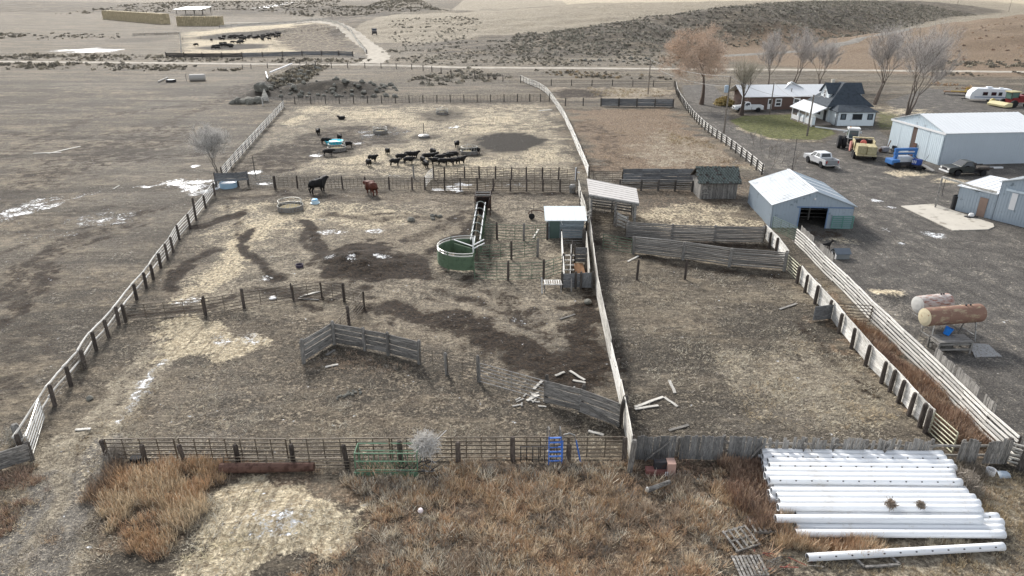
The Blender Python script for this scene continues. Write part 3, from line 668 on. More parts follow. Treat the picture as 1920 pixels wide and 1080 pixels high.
for a, b in zip(wq, wq[1:]): add_rails(f, [a, b], (.3, .66, 1.0, 1.36), .33, .05, gw, 'board', -.1, .08, 'plank')
piece('plank', 'board', gw, f, g3(wq[1], .7) + Vector((0, -.18, 0)), g3(wq[2], .2) + Vector((0, -.18, 0)), .05, .2, (0, 0, 1), f.location)
# gate run between the two left pens
f = fence_root('gate_fence', 'sagging run of steel gates between dark posts beside straw', 'fence', G(236, 600))
gp = PX((236, 603), (386, 592), (458, 578), (551, 564), (604, 557), (646, 567), (683, 578), (655, 611), (626, 646))
for i, p in enumerate(gp[:-1]): add_post(f, p, (1.45, 1.55, 1.6, 1.5, 1.3, 1.55, 1.3, 1.6)[i], .24 if i in (0, 1, 2, 5, 7) else .14, pm, .08)
for a, b in zip(gp, gp[1:]): tube_panel(f, Vector(a).lerp(Vector(b), .02), Vector(a).lerp(Vector(b), .98), 1.3, 6, bt, .1, 1.2, .036)
# left boundary
f = fence_root('left_rail_fence', 'long two rail boundary fence with wire between dark posts', 'fence', G(45, 862))
lp = PX((45, 858), (103, 760), (133, 722), (160, 690), (181, 657), (204, 632), (223, 607), (257, 563), (275, 541), (288, 525), (302, 503))
for p in lp: add_post(f, p, 1.35, .26, pm, .06)
add_rails(f, lp, (.62, 1.28), .13, .13, wr, 'pole', .16, .04)
for z in (.35, .95): add_rails(f, lp, (z,), .016, .016, st, 'tube', .14, .02, 'wire')
f = fence_root('pole_fence', 'five pole boundary fence leading up to the pale water tank', 'fence', G(302, 503))
lq = PX((302, 503), (315, 487), (325, 473), (337, 450), (357, 427), (368, 413), (386, 390), (403, 367))
for i, p in enumerate(lq): add_post(f, p, 2.4 if i == 5 else 1.5 if i > 0 else 1.35, .25, pm, .06)
add_rails(f, lq, (.3, .58, .86, 1.12, 1.38), .10, .10, wr, 'pole', .14, .03)
f = fence_root('upper_pole_fence', 'pale five pole fence running beside the bare grey tree', 'fence', G(418, 334))
lu = along(PX((417, 334), (445, 301), (478, 263), (508, 229), (532, 202)), 2.9)
for p in lu: add_post(f, p, 1.45, .2, pm, .05)
add_rails(f, lu, (.3, .6, .88, 1.16, 1.42), .11, .11, wr, 'pole', -.14, .03)
# lower left corner: plank fence and open gate
f = fence_root('corner_plank_fence', 'short grey plank fence ending at a heavy corner post', 'fence', G(60, 864))
cpp = PX((60, 864), (-5, 884), (-60, 902)); [add_post(f, p, 1.15, .3, dw, .05) for p in cpp]
add_rails(f, cpp, (.25, .6, .95), .3, .05, gw, 'board', .12, .03, 'plank'); add_post(f, G(42, 842), 1.5, .4, gw, .05)
g_ = thing('farm_gate', 'pale six bar tube gate swung open at the corner post', 'gate', g3(G(62, 858)))
tube_panel(g_, G(62, 858), G(84, 786), 1.3, 6, paint('galvanised', rgb(206, 204, 198), .4, .3, .1, 4, .05), .12, 1.5, .04)
# middle cross fence and double alley
f = fence_root('wire_panel_fence', 'dark wire panel fence across the pens behind two standing cattle', 'fence', G(516, 353))
mp = PX((516, 353), (558, 352), (601, 353), (643, 354), (686, 355), (730, 355), (773, 356), (797, 356))
for i, p in enumerate(mp): add_post(f, p, 1.55, .34 if i == 0 else .22, pm, .05)
for a, b in zip(mp, mp[1:]):
    o = tube_panel(f, a, b, 1.35, 7, bt, .1, .5, .03)
f = fence_root('alley_fence', 'near side of the icy double alley, dark posts and panels', 'fence', G(797, 356))
ap = PX((797, 356), (834, 357), (863, 357), (895, 357), (925, 358), (957, 358), (987, 358), (1018, 358), (1050, 359), (1085, 360))
for p in ap[1:]: add_post(f, p, 1.55, .2, pm, .04)
for a, b in zip(ap, ap[1:]): tube_panel(f, a, b, 1.4, 7, bt, .12, .9, .042)
f = fence_root('alley_fence', 'far side of the icy double alley behind the near panels', 'fence', G(813, 337))
ar = PX((813, 336), (834, 337), (871, 336), (899, 336), (929, 336), (959, 337), (987, 337), (1017, 338), (1047, 338), (1080, 340))
for p in ar: add_post(f, p, 1.65, .22, pm, .04)
for a, b in zip(ar, ar[1:]): tube_panel(f, a, b, 1.45, 7, bt, .12, .9, .042)
g_ = thing('curved_gate', 'white curved tube gate closing the icy alley end', 'gate', g3(G(799, 352)))
mb = MB(); base = g_.location
for i in range(6):
    z = .2 + .24 * i; pts = [g3(G(798 + 14 * t + 3 * math.sin(t * PI) * -1, 354 - 17 * t), z) - base for t in (0, .25, .5, .75, 1)]
    MB().path(pts, .035).build('rail', MATS['galvanised'], g_)
for t in (0, 1): MB().tube(g3(G(798 + 14 * t, 354 - 17 * t), .1) - base, g3(G(798 + 14 * t, 354 - 17 * t), 1.5) - base, .04).build('upright', MATS['galvanised'], g_)
# top of the cattle pen
f = fence_root('wire_fence', 'straight dark wire fence closing the far end of the cattle pen', 'fence', G(532, 197))
tp = [G(480 + x / 3, 195.5 - (x - 150) * .0036) for x in (150, 220, 310, 392, 470, 550, 628, 707, 785, 862, 940, 1018, 1093, 1170, 1245, 1320, 1395, 1470, 1540, 1600, 1650)]
for p in tp: add_post(f, p, 1.65, .24, dw, .04)
for a, b in zip(tp, tp[1:]): tube_panel(f, a, b, 1.45, 6, M_DARKMETAL(), .12, .8, .03)
f = fence_root('steel_gate_run', 'short steel gate between boulders and the cattle pen corner', 'gate', G(497, 196))
add_post(f, G(493, 198), 1.7, .25, wr); tube_panel(f, G(495, 197), G(530, 197), 1.5, 5, st, .2, 2.5, .04)
f = tag(MB().poly([(-.9, 0, 0), (.9, 0, 0), (.75, .12, 1.1), (.1, .15, 2.7), (-.5, .12, 1.3), (-.9, -.12, 0), (.9, -.12, 0), (.75, -.1, 1.1), (.1, -.1, 2.7), (-.5, -.1, 1.3)],
    [(0, 1, 2, 3, 4), (9, 8, 7, 6, 5), (0, 5, 6, 1), (1, 6, 7, 2), (2, 7, 8, 3), (3, 8, 9, 4), (4, 9, 5, 0)]).build('board_screen', pw, loc=g3(G(497, 190))), 'pale pointed board screen leaning beside the round boulders', 'screen')
# centre line of fences
f = fence_root('board_fence', 'tall bleached board fence between the front pens seen edge on', 'fence', G(1178, 858))
cl = along(PX((1181, 866), (1170, 800), (1158, 745), (1150, 705), (1140, 660), (1129, 608), (1119, 556), (1112, 500), (1107, 455), (1104, 436)), 2.6)
for p in cl: add_post(f, (p.x + .12, p.y), 1.6, .22, pm, .05)
for i, (a, b) in enumerate(zip(cl, cl[1:])):
    if 2 <= i <= 3: add_rails(f, [a, b], (.2, .48, .76, 1.04, 1.32), .13, .05, wr, 'board', .0, .05)
    else: add_rails(f, [a, b], (.26, .66, 1.06, 1.46), .37, .05, pw, 'board', .0, .03, 'plank')
add_post(f, G(1180, 884), 1.9, .3, gw, .15)
f = fence_root('zigzag_rail_fence', 'white five pole fence between the cattle pen and the brown pen', 'fence', G(1104, 333))
cu = along(PX((1104, 334), (1096, 310), (1085, 284), (1071, 250), (1058, 222), (1044, 201), (1034, 187), (1025, 176), (1008, 165), (992, 159), (976, 152)), 3.0)
for p in cu: add_post(f, p, 1.5, .2, pm, .05)
add_rails(f, cu, (.3, .6, .9, 1.2, 1.48), .12, .12, wr, 'pole', .12, .06)
f = fence_root('drive_fence', 'white four pole fence with dark posts along the gravel drive', 'fence', G(1420, 324))
cr = along(PX((1428, 328), (1398, 302), (1366, 277), (1330, 252), (1312, 236), (1298, 221), (1284, 203), (1274, 188), (1268, 176), (1266, 163)), 2.7)
for p in cr: add_post(f, p, 1.45, .24, dw, .04)
add_rails(f, cr, (.35, .68, 1.0, 1.32), .12, .12, wr, 'pole', -.16, .03)
# far boundary
f = fence_root('boundary_fence', 'dark wire boundary fence following the gravel road', 'fence', G(592, 127))
ff = along(PX((592, 127), (644, 128), (703, 128), (783, 131), (856, 143), (932, 152), (976, 155)), 5.5); dm = M_DARKMETAL()
for p in ff: add_post(f, p, 1.8, .26, dw, .05)
for a, b in zip(ff, ff[1:]): wire(f, a, b, (.4, .8, 1.2, 1.5), dm, .04)
f = fence_root('boundary_fence', 'dark wire boundary fence behind the small tan pen', 'fence', G(1000, 160))
ff = along(PX((996, 160), (1080, 161), (1180, 162), (1264, 163)), 5.0)
for p in ff: add_post(f, p, 1.6, .24, dw, .05)
for a, b in zip(ff, ff[1:]): wire(f, a, b, (.4, .8, 1.2, 1.4), dm, .05)
f = fence_root('windbreak_fence', 'blue grey plank windbreak between the two brown upper pens', 'fence', G(1105, 198))
wb = along(PX((1060, 199), (1105, 199), (1262, 201)), 4.0); slate = wood('slate_boards', rgb(96, 97, 98), rgb(142, 143, 144))
for p in wb: add_post(f, p, 1.75, .3, dw, .03)
for a, b in list(zip(wb, wb[1:]))[2:]: add_rails(f, [a, b], (.3, .68, 1.06, 1.42), .36, .05, slate, 'board', .16, .02, 'plank')
for a, b in list(zip(wb, wb[1:]))[:2]: tube_panel(f, a, b, 1.4, 5, st, .2, 2, .03)
f = fence_root('windbreak_fence', 'dark slate plank windbreak beside the old shingled shed', 'fence', G(1168, 341))
wb = PX((1168, 342), (1202, 342), (1236, 342), (1270, 342), (1303, 342))
for p in wb: add_post(f, p, 1.75, .22, dw, .03)
for a, b in zip(wb, wb[1:]): add_rails(f, [a, b], (.28, .64, 1.0, 1.36, 1.62), .34, .05, slate, 'board', -.14, .02, 'plank')
tube_panel(f, G(1112, 342), G(1166, 342), 1.4, 6, bt, .15, 1.4, .03)
f = fence_root('pole_fence', 'low grey pole fence in front of the slate windbreak', 'fence', G(1162, 358))
wb = PX((1162, 357), (1202, 357.5), (1234, 358), (1265, 358), (1297, 359))
for p in wb: add_post(f, p, 1.35, .26, dw, .03)
add_rails(f, wb, (.25, .5, .75, 1.0, 1.25), .13, .13, gw, 'pole', .14, .03)
# two old pole fences of the right pens
f = fence_root('stacked_pole_fence', 'weathered stacked pole fence below the loafing shed', 'fence', G(1176, 444))
wb = PX((1176, 444), (1258, 452), (1338, 453), (1428, 455))
for p in wb: add_post(f, p, 1.65, .28, gw, .04)
add_rails(f, wb, [.16 + .155 * i for i in range(10)], .14, .14, gw, 'pole', -.18, .02)
f = fence_root('stacked_pole_fence', 'weathered stacked pole fence above two lone posts', 'fence', G(1187, 475))
wb = PX((1187, 476), (1280, 488), (1367, 500), (1470, 509))
for p in wb: add_post(f, p, 1.7, .3, gw, .04)
add_rails(f, wb, [.16 + .155 * i for i in range(10)], .14, .14, gw, 'pole', .2, .02)
for x, y in ((1194, 524), (1284, 524)):
    o = thing('lone_post', 'lone dark post standing free in the front right pen', 'post', g3(G(x, y)), 0, 'two lone posts'); add_post(o, G(x, y), 1.75, .22, pm, .05)
g_ = thing('tube_gate', 'green tinted tube gate at the end of the lower stacked poles', 'gate', g3(G(1134, 467))); tube_panel(g_, G(1130, 468), G(1184, 476), 1.4, 6, gt, .1, 1.4, .035)
g_ = thing('tube_gate', 'bent tube gate leading below the loafing shed', 'gate', g3(G(1117, 455))); tube_panel(g_, G(1114, 452), G(1172, 441), 1.35, 5, bt, .15, 1.7, .035)
# right side: inner board fence
f = fence_root('white_board_fence', 'whitewashed board fence with thick dark posts beside rusty weeds', 'fence', G(1497, 530))
ib = PX((1497, 531), (1512, 549), (1531, 570), (1556, 598), (1576, 623), (1600, 654), (1626, 685), (1656, 718), (1671, 735), (1688, 755), (1708, 779), (1728, 800), (1738, 811))
for p in ib: add_post(f, (p[0] - .16, p[1] - .05), 1.5, .27, pm, .04)
for a, b in zip(ib, ib[1:]): add_rails(f, [a, b], (.24, .6, .96, 1.28), .35, .05, wr, 'board', .05, .02, 'plank')
add_rails(f, [G(1525, 603), G(1556, 600)], (.2, .48, .76, 1.04), .27, .05, slate, 'board', 0, .02, 'plank')
g_ = thing('tube_gate', 'pale slanting tube gate at the end of the white board fence', 'gate', g3(G(1740, 812))); tube_panel(g_, G(1741, 814), G(1784, 852), 1.35, 6, paint('greenish_tube', rgb(186, 184, 160), .5, .2, .15, 4, .1, rgb(110, 100, 70), .2), .15, 1.8, .04)
g_ = thing('tube_gate', 'pale tube gate between the stacked poles and white boards', 'gate', g3(G(1474, 508))); tube_panel(g_, G(1474, 508), G(1496, 530), 1.4, 6, MATS['greenish_tube'], .15, 1.6, .035)
f = fence_root('white_board_fence', 'short whitewashed board fence above the stacked poles corner', 'fence', G(1432, 452))
ib = PX((1432, 452), (1444, 465), (1455, 478), (1472, 504))
for p in ib: add_post(f, (p[0] - .1, p[1]), 1.6, .26, pm, .04)
add_rails(f, ib, (.5, .85, 1.2, 1.5), .3, .05, wr, 'board', .05, .02, 'plank'); add_rails(f, [G(1424, 446), G(1450, 476)], (.6, .9), .3, .05, pw, 'board', .35, .02, 'plank')
# right side: outer six-rail fence with palings behind
f = fence_root('six_rail_fence', 'long white six rail fence backed by grey palings along the yard', 'fence', G(1490, 458))
ob = along(PX((1490, 458), (1515, 483), (1541, 511), (1574, 544), (1640, 612), (1720, 691), (1800, 773), (1850, 826), (1893, 866)), 2.3)
for p in ob: add_post(f, (p.x + .15, p.y + .08), 1.5, .22, pm, .05)
add_rails(f, ob, (.22, .48, .74, 1.0, 1.26, 1.5), .12, .06, wr, 'board', .0, .03)
for a, b, hh in (((1494, 462), (1517, 485), 2.0), ((1528, 497), (1552, 522), 2.05), ((1737, 708), (1772, 744), 2.05), ((1776, 748), (1815, 789), 2.1), ((1826, 800), (1846, 822), 2.0)):
    planks_v(f, G(*a), G(*b), hh, .17, gw, .012, .03, .0, .4, .06, (.16, .1))
f = fence_root('alley_gate', 'brown tube gate across the weedy lane', 'gate', G(1558, 598)); tube_panel(f, G(1560, 600), G(1630, 604), 1.3, 6, bt, .1, 1.7, .035)
# front right palings, broken towards the pipes
f = fence_root('paling_fence', 'dark weathered paling fence, broken into gaps behind the white pipes', 'fence', G(1190, 860))
bl = wood('blue_grey_palings', rgb(86, 86, 86), rgb(140, 139, 136)); Yb = lambda x: 862 + (x - 1190) * .0125
fp = [G(x, Yb(x) - 3) for x in (1185, 1268, 1357, 1440, 1508, 1564, 1620, 1678, 1745, 1800, 1880, 1915)]
for p in fp: add_post(f, (p[0], p[1] + .15), 1.25, .22, gw, .08)
add_rails(f, fp, (.4, .95), .12, .07, gw, 'board', .06, .05)
for a, b, ms in ((1191, 1264, 0), (1272, 1352, 0), (1362, 1430, 0), (1447, 1500, .12), (1515, 1556, .3), (1572, 1613, .05), (1625, 1668, .35), (1687, 1735, .1), (1790, 1828, 0), (1840, 1886, 0)):
    planks_v(f, G(a, Yb(a)), G(b, Yb(b)), 1.42, .155, bl if a < 1400 else gw, .004, .03, ms, .02, .06 if a < 1400 else .14)
for x, dx in ((1208, 42), (1400, 25), (1490, 14), (1525, -16), (1545, 14), (1640, 16), (1655, -10)):
    a = g3(G(x, Yb(x)), .05); b = g3(G(x + dx, Yb(x + dx)), 1.2)
    piece('plank', 'board', gw, f, a + Vector((0, -.12, 0)), b + Vector((0, -.1, 0)), .03, .14, (0, -1, .2), f.location)
f = fence_root('rail_stack_fence', 'stub of stacked white rails at the corner of the palings', 'fence', G(1890, 872))
ib = PX((1880, 868), (1912, 880), (1950, 900)); [add_post(f, p, 1.5, .3, dw, .05) for p in ib]; add_rails(f, ib, [.2 + .2 * i for i in range(6)], .12, .1, pw, 'pole', .1, .05)
# chute pens: panels round the working area
f = fence_root('chute_pen_fence', 'steel panels and posts of the pen behind the green tub', 'fence', G(905, 452))
for pts in (PX((908, 449), (932, 449), (982, 451), (1026, 449)), PX((898, 492), (959, 487), (1008, 482)), PX((890, 524), (953, 527), (1019, 523), (1055, 512))):
    for p in pts[1:]: add_post(f, p, 1.75, .22, pm if random.random() < .6 else gw, .04)
    for a, b in zip(pts, pts[1:]): tube_panel(f, a, b, 1.5, 6, gt, .12, 1.0, .034)
# far feedlot
f = fence_root('feedlot_fence', 'low plank windbreak fence in front of the far feedlot', 'fence', G(312, 108))
fe = along(PX((312, 108), (400, 109), (480, 107.5), (560, 105), (625, 104), (662, 106)), 7)
for p in fe: add_post(f, p, 2.0, .4, dw, .05)
for a, b in list(zip(fe, fe[1:])): add_rails(f, [a, b], (.4, .9, 1.4), .48, .08, slate if b[0] > -95 else dw, 'board', .2, .02, 'plank')
f = fence_root('feedlot_fence', 'pale rail fence curving round the far feedlot', 'fence', G(685, 98))
fe = along(PX((688, 101), (676, 87), (660, 73), (638, 63), (600, 54), (556, 46), (500, 48), (412, 53)), 6)
for p in fe: add_post(f, p, 1.7, .4, dw, .05)
add_rails(f, fe, (.5, 1.0, 1.5), .34, .1, pw, 'board', .25, .03)
f = fence_root('feedlot_fence', 'pale post and rail divider on the left of the far feedlot', 'fence', G(341, 104))
fe = along(PX((341, 103), (338, 66), (250, 68)), 6)
for p in fe: add_post(f, p, 1.7, .35, pw, .05)
add_rails(f, fe, (.6, 1.2), .3, .1, dw, 'board', .2, .03)
f = fence_root('feedlot_fence', 'thin dark wire fence crossing the far feedlot behind the herd', 'fence', G(345, 76))
fe = along(PX((343, 76), (480, 71), (600, 68), (655, 71)), 9)
for p in fe: add_post(f, p, 1.5, .22, dw, .05)
for a, b in zip(fe, fe[1:]): wire(f, a, b, (.7, 1.3), dm, .05)
# lane left of the far boundary
f = fence_root('boundary_fence', 'scattered dark posts of the wire fence left of the rocky bank', 'fence', G(455, 128))
fe = PX((455, 130), (471, 129), (502, 128), (562, 121), (575, 124), (592, 127))
for p in fe: add_post(f, p, 1.5, .24, dw, .06)
for a, b in zip(fe, fe[1:]): wire(f, a, b, (.6, 1.2), dm, .04)
# ------------------------------------------------------------------ buildings
def siding(mb, p0, p1, z0, zt, rib=.3, th=.06, deep=.03, rw=.06, cut=None):
    """ribbed metal wall from p0 to p1 (outside is to the right of the way); zt(t) gives the top; cut = (t0, t1, z) door hole"""
    p0 = Vector((*p0, 0)); p1 = Vector((*p1, 0)); d = p1 - p0; L = d.length; n = Vector((d.y, -d.x, 0)).normalized()
    ts = sorted(set([0, 1, .5] + ([cut[0], cut[1]] if cut else [])))
    for a, b in zip(ts, ts[1:]):
        zb = cut[2] if cut and cut[0] - 1e-6 <= a and b <= cut[1] + 1e-6 else z0
        A, B = p0 + d * a, p0 + d * b; I = -n * th
        vs = [A + Vector((0, 0, zb)), B + Vector((0, 0, zb)), B + Vector((0, 0, zt(b))), A + Vector((0, 0, zt(a)))]; vs += [v + I for v in vs]
        mb.poly(vs, [(0, 1, 2, 3), (7, 6, 5, 4), (0, 4, 5, 1), (1, 5, 6, 2), (2, 6, 7, 3), (3, 7, 4, 0)])
    k = int(L / rib)
    for i in range(k):
        t = (i + .5) / k; zb = cut[2] if cut and cut[0] < t < cut[1] else z0
        c = p0 + d * t + n * deep * .5; h = zt(t) - zb - .02
        if h > .1: mb.box((c.x, c.y, zb + h / 2), (rw, deep, h), Matrix.Rotation(math.atan2(d.y, d.x), 3, 'Z'))
    return mb
def slope(mb, a, b, c, d, th=.05, rib=.4):
    """roof slab a-b (eave) c-d (ridge, d above a), ribs running eave to ridge"""
    a, b, c, d = map(Vector, (a, b, c, d)); n = (b - a).cross(d - a).normalized()
    if n.z < 0: n = -n
    vs = [a, b, c, d] + [v - n * th for v in (a, b, c, d)]
    mb.poly(vs, [(0, 1, 2, 3), (7, 6, 5, 4), (0, 4, 5, 1), (1, 5, 6, 2), (2, 6, 7, 3), (3, 7, 4, 0)])
    k = int((b - a).length / rib)
    for i in range(k + 1):
        t = i / max(k, 1); mb.beam(a.lerp(b, t) + n * .012, d.lerp(c, t) + n * .012, .05, .035, n)
    return mb
def pane(root, name, c, w, h, n, frame_m, glass_m, fw=.09, rz=0.0):
    """window: frame with a glass pane behind it; c centre, n = outward axis 'x','-x','y','-y'"""
    ax = {'y': (1, 0), '-y': (1, 0), 'x': (0, 1), '-x': (0, 1)}[n]; sg = -1 if n[0] == '-' else 1; o = (0, sg) if n[-1] == 'y' else (sg, 0)
    def bx(mb, u, z, du, dz, dep):
        mb.box((c[0] + ax[0] * u + o[0] * dep / 2, c[1] + ax[1] * u + o[1] * dep / 2, c[2] + z), (du if ax[0] else dep, du if ax[1] else dep, dz))
    mb = MB(); bx(mb, -w / 2, 0, fw, h + fw, .08); bx(mb, w / 2, 0, fw, h + fw, .08); bx(mb, 0, h / 2, w - fw, fw, .08); bx(mb, 0, -h / 2, w - fw, fw, .08)
    if h > 1.0: bx(mb, 0, 0, w - fw, fw * .6, .07)
    f_ = mb.build(name, frame_m, root); mb = MB(); bx(mb, 0, 0, w - fw, h - fw, .03); mb.build('glass', glass_m, f_); return f_
BLUE = paint('blue_grey_siding', rgb(166, 178, 188), .45, .15, .06, .7, .03, rgb(120, 132, 140), .12)
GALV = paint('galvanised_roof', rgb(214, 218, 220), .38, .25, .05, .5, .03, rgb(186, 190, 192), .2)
WSID = paint('white_siding', rgb(205, 218, 226), .45, .1, .05, .6, .03, rgb(178, 188, 196), .15)
WROOF = paint('white_roof', (.82, .84, .85), .35, .1, .04, .5, .02)
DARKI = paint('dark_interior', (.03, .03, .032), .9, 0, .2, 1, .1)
SHING = paint('charcoal_shingles', rgb(66, 74, 82), .85, 0, .18, 1.2, .05, rgb(52, 58, 64), .3)
HOUSEW = paint('house_white', rgb(222, 230, 234), .6, 0, .06, 1, .03, rgb(190, 198, 202), .15)
TRIMD = paint('dark_trim', rgb(46, 52, 60), .6, 0, .1, 2, .05)
WHT = M_WHITE(); GLS = M_GLASS()

# blue-grey barn with an open doorway
bx0, by0 = G(1443, 426); BW, BL, BE, BR_ = 7.9, 9.0, 2.45, 3.85
barn = thing('metal_barn', 'blue grey ribbed metal barn with a dark open doorway', 'barn', (bx0, by0, gz(bx0, by0) - .03), math.atan2(-.07, 1))
zt = lambda t: BE + (BR_ - BE) * (1 - abs(2 * t - 1))
siding(MB(), (0, 0), (BW, 0), 0, zt, cut=(.345, .68, 2.2)).build('front_wall', BLUE, barn)
siding(MB(), (BW, 0), (BW, BL), 0, lambda t: BE).build('side_wall', BLUE, barn); siding(MB(), (0, BL), (0, 0), 0, lambda t: BE).build('side_wall', BLUE, barn)
siding(MB(), (BW, BL), (0, BL), 0, zt).build('back_wall', BLUE, barn)
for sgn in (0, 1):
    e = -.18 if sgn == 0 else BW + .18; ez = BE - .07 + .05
    o = slope(MB(), (e, -.18, ez), (e, BL + .18, ez), (BW / 2, BL + .18, BR_ + .05), (BW / 2, -.18, BR_ + .05)).build('roof_slope', GALV if sgn == 0 else paint('shaded_roof', rgb(190, 200, 208), .4, .3, .05, .5, .03), barn)  # right slope: same metal with its shade put into the colour
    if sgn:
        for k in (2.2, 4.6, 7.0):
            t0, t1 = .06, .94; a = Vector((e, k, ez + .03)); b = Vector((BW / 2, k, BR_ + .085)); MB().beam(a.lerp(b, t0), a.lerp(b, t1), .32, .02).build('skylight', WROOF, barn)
MB().beam((BW / 2, -.2, BR_ + .07), (BW / 2, BL + .2, BR_ + .07), .3, .04).build('ridge_cap', WROOF, barn)
MB().box2((.3 * BW, -.1, 2.2), (BW - .1, -.05, 2.32)).build('door_track', paint('blue_trim', rgb(112, 134, 164), .5), barn)
MB().box2((.345 * BW - .1, -.05, 0), (.345 * BW, .05, 2.2)).build('door_jamb', MATS['blue_trim'], barn); MB().box2((.68 * BW, -.05, 0), (.68 * BW + .1, .05, 2.2)).build('door_jamb', MATS['blue_trim'], barn)
MB().box2((.1, .1, .005), (BW - .1, BL - .1, .03)).build('dirt_floor', paint('barn_dirt', rgb(92, 80, 68), .95, 0, .25, 1.5), barn)
MB().box2((4.6, 2.8, 0), (4.75, 2.95, 2.6)).build('inner_post', gw, barn); [MB().box2((2.7, 3.0, z), (6.4, 3.06, z + .09)).build('inner_rail', gw, barn) for z in (.3, .7, 1.1, 1.5)]
MB().lathe([(.09, 0), (.13, .1), (.13, .16)], 10, (BW / 2, -.12, 3.1), 'Y').build('yard_light', WHT, barn)
gp_ = thing('green_tube_gate', 'green steel gate leaning on the barn front beside the doorway', 'gate', (bx0 + 5.9, by0 - .62, gz(bx0 + 6, by0 - .7)))
tg = paint('teal_paint', rgb(104, 150, 140), .5, .1, .1, 3, .05); mb = MB()
for x in (0, 1.05, 2.1): mb.tube((x, 0, .1), (x, 0, 1.35), .05, 6)
mb.tube((0, 0, .12), (2.1, 0, .12), .05, 6).tube((0, 0, 1.33), (2.1, 0, 1.33), .05, 6); fr_ = mb.build('gate_frame', tg, gp_)
for z in (.33, .53, .73, .93, 1.13): MB().tube((0, 0, z), (2.1, 0, z), .05, 6).build('rail', tg, gp_)
g_ = thing('tube_gate', 'green tube gate between the barn corner and white boards', 'gate', g3(G(1448, 428))); tube_panel(g_, G(1447, 430), G(1492, 452), 1.35, 7, gt, .1, 1.3, .03)

# big white shop
sx0, sy0 = 58.73, 93.03; SL, SW, SE, SR = 14.6, 11.8, 4.45, 6.05
shop = thing('machine_shop', 'large white metal machine shop with sliding doors on its gable', 'workshop', (sx0, sy0, gz(sx0, sy0) - .03), math.atan2(.10, 1))
zs = lambda t: SE + (SR - SE) * (1 - abs(2 * t - 1))
siding(MB(), (0, 0), (SL, 0), 0, lambda t: SE, .35).build('side_wall', paint('shaded_shop_side', rgb(190, 200, 208), .45, .15, .05, .5, .03), shop)  # near wall: white siding toned down, shade painted into its colour
siding(MB(), (SL, 0), (SL, SW), 0, zs, .35).build('end_wall', WSID, shop); siding(MB(), (SL, SW), (0, SW), 0, lambda t: SE, .35).build('side_wall', WSID, shop)
siding(MB(), (0, SW), (0, 0), 0, zs, .35).build('gable_wall', WSID, shop)
for e, r in ((-.2, 0), (SW + .2, 0)): slope(MB(), (-.2, e, SE - .05), (SL + .2, e, SE - .05), (SL + .2, SW / 2, SR + .05), (-.2, SW / 2, SR + .05), .06, .6).build('roof_slope', WROOF, shop)
MB().box2((-.22, -.15, SE - .28), (-.08, SW + .15, SE - .02)).build('door_track', WHT, shop)
for y0, y1 in ((.15, 2.9), (2.98, 5.7), (6.7, 9.2), (9.25, 11.6)):
    mb = MB(); siding(mb, (-.1, y1), (-.1, y0), .08, lambda t: SE - .28, .35, .04, .02); mb.build('sliding_door', paint('door_sheet', rgb(212, 224, 230), .45, .1, .05, .5, .04), shop)
MB().box2((-.075, 5.72, .05), (-.035, 6.68, SE - .3)).build('door_gap', paint('brown_opening', rgb(96, 82, 76), .9), shop); 
tag(MB().box((0, 0, 1.0), (.1, .8, 2.0)).build('leaning_sheet', M_RUST(), loc=(sx0 - .75, sy0 + 5.4, gz(sx0 - .75, sy0 + 5.4))), 'tall rusty brown box leaning in the shop doorway', 'cabinet')

# farmhouse
hx, hy = 58.05, 123.96
hs_ = thing('farmhouse', 'white farmhouse with steep charcoal roof and dark framed windows', 'house', (hx, hy, gz(hx, hy) - .05))
MB().box2((0, 0, 0), (6.75, 3.2, 2.55)).build('front_room_wall', HOUSEW, hs_); MB().box2((-.3, 3.2, 0), (7.0, 11.4, 3.1)).build('main_wall', HOUSEW, hs_)
MB().box2((-.35, -.03, 0), (-.2, .1, 0.01)).build('foundation', M_CONC(), hs_)
def hiproof(x0, x1, y0, y1, z0, rx0, rx1, ry0, ry1, z1, th=.1):
    mb = MB(); b = [(x0, y0, z0), (x1, y0, z0), (x1, y1, z0), (x0, y1, z0)]; t = [(rx0, ry0, z1), (rx1, ry0, z1), (rx1, ry1, z1), (rx0, ry1, z1)]
    return mb.poly(b + t + [(x, y, z - th) for x, y, z in b], [(0, 1, 5, 4), (1, 2, 6, 5), (2, 3, 7, 6), (3, 0, 4, 7), (4, 5, 6, 7), (0, 8, 9, 1), (1, 9, 10, 2), (2, 10, 11, 3), (3, 11, 8, 0), (11, 10, 9, 8)])
hiproof(-.3, 7.05, -.35, 3.6, 2.55, .9, 5.8, 2.2, 3.6, 3.35).build('front_roof', SHING, hs_)
rf_ = hiproof(-.85, 7.55, 2.7, 11.9, 3.05, 3.1, 3.6, 6.3, 8.3, 6.75).build('main_roof', SHING, hs_)
for sg in (-1, 1):
    cx = 3.35; face = cx + sg * 3.0; y0, y1 = 5.6, 9.0; ym = (y0 + y1) / 2
    mb = MB(); xo = sorted((face, cx)); mb.poly([(face, y0, 3.9), (face, y1, 3.9), (face, y1, 5.2), (face, ym, 6.55), (face, y0, 5.2), (cx, y0, 3.9), (cx, y1, 3.9), (cx, y1, 5.2), (cx, ym, 6.55), (cx, y0, 5.2)],
        [(0, 1, 2, 3, 4), (9, 8, 7, 6, 5), (0, 5, 6, 1), (1, 6, 7, 2), (2, 7, 8, 3), (3, 8, 9, 4), (4, 9, 5, 0)]); mb.build('dormer_wall', HOUSEW, hs_)
    fx = face + sg * .35
    for ya in (y0 - .35, y1 + .35): slope(MB(), (fx, ya, 4.95), (cx, ya, 4.95), (cx, ym, 6.72), (fx, ym, 6.72), .1, 99).build('dormer_roof', SHING, hs_)
    pane(hs_, 'window', (face, ym, 4.75), .9, 1.3, 'x' if sg > 0 else '-x', WHT, GLS)
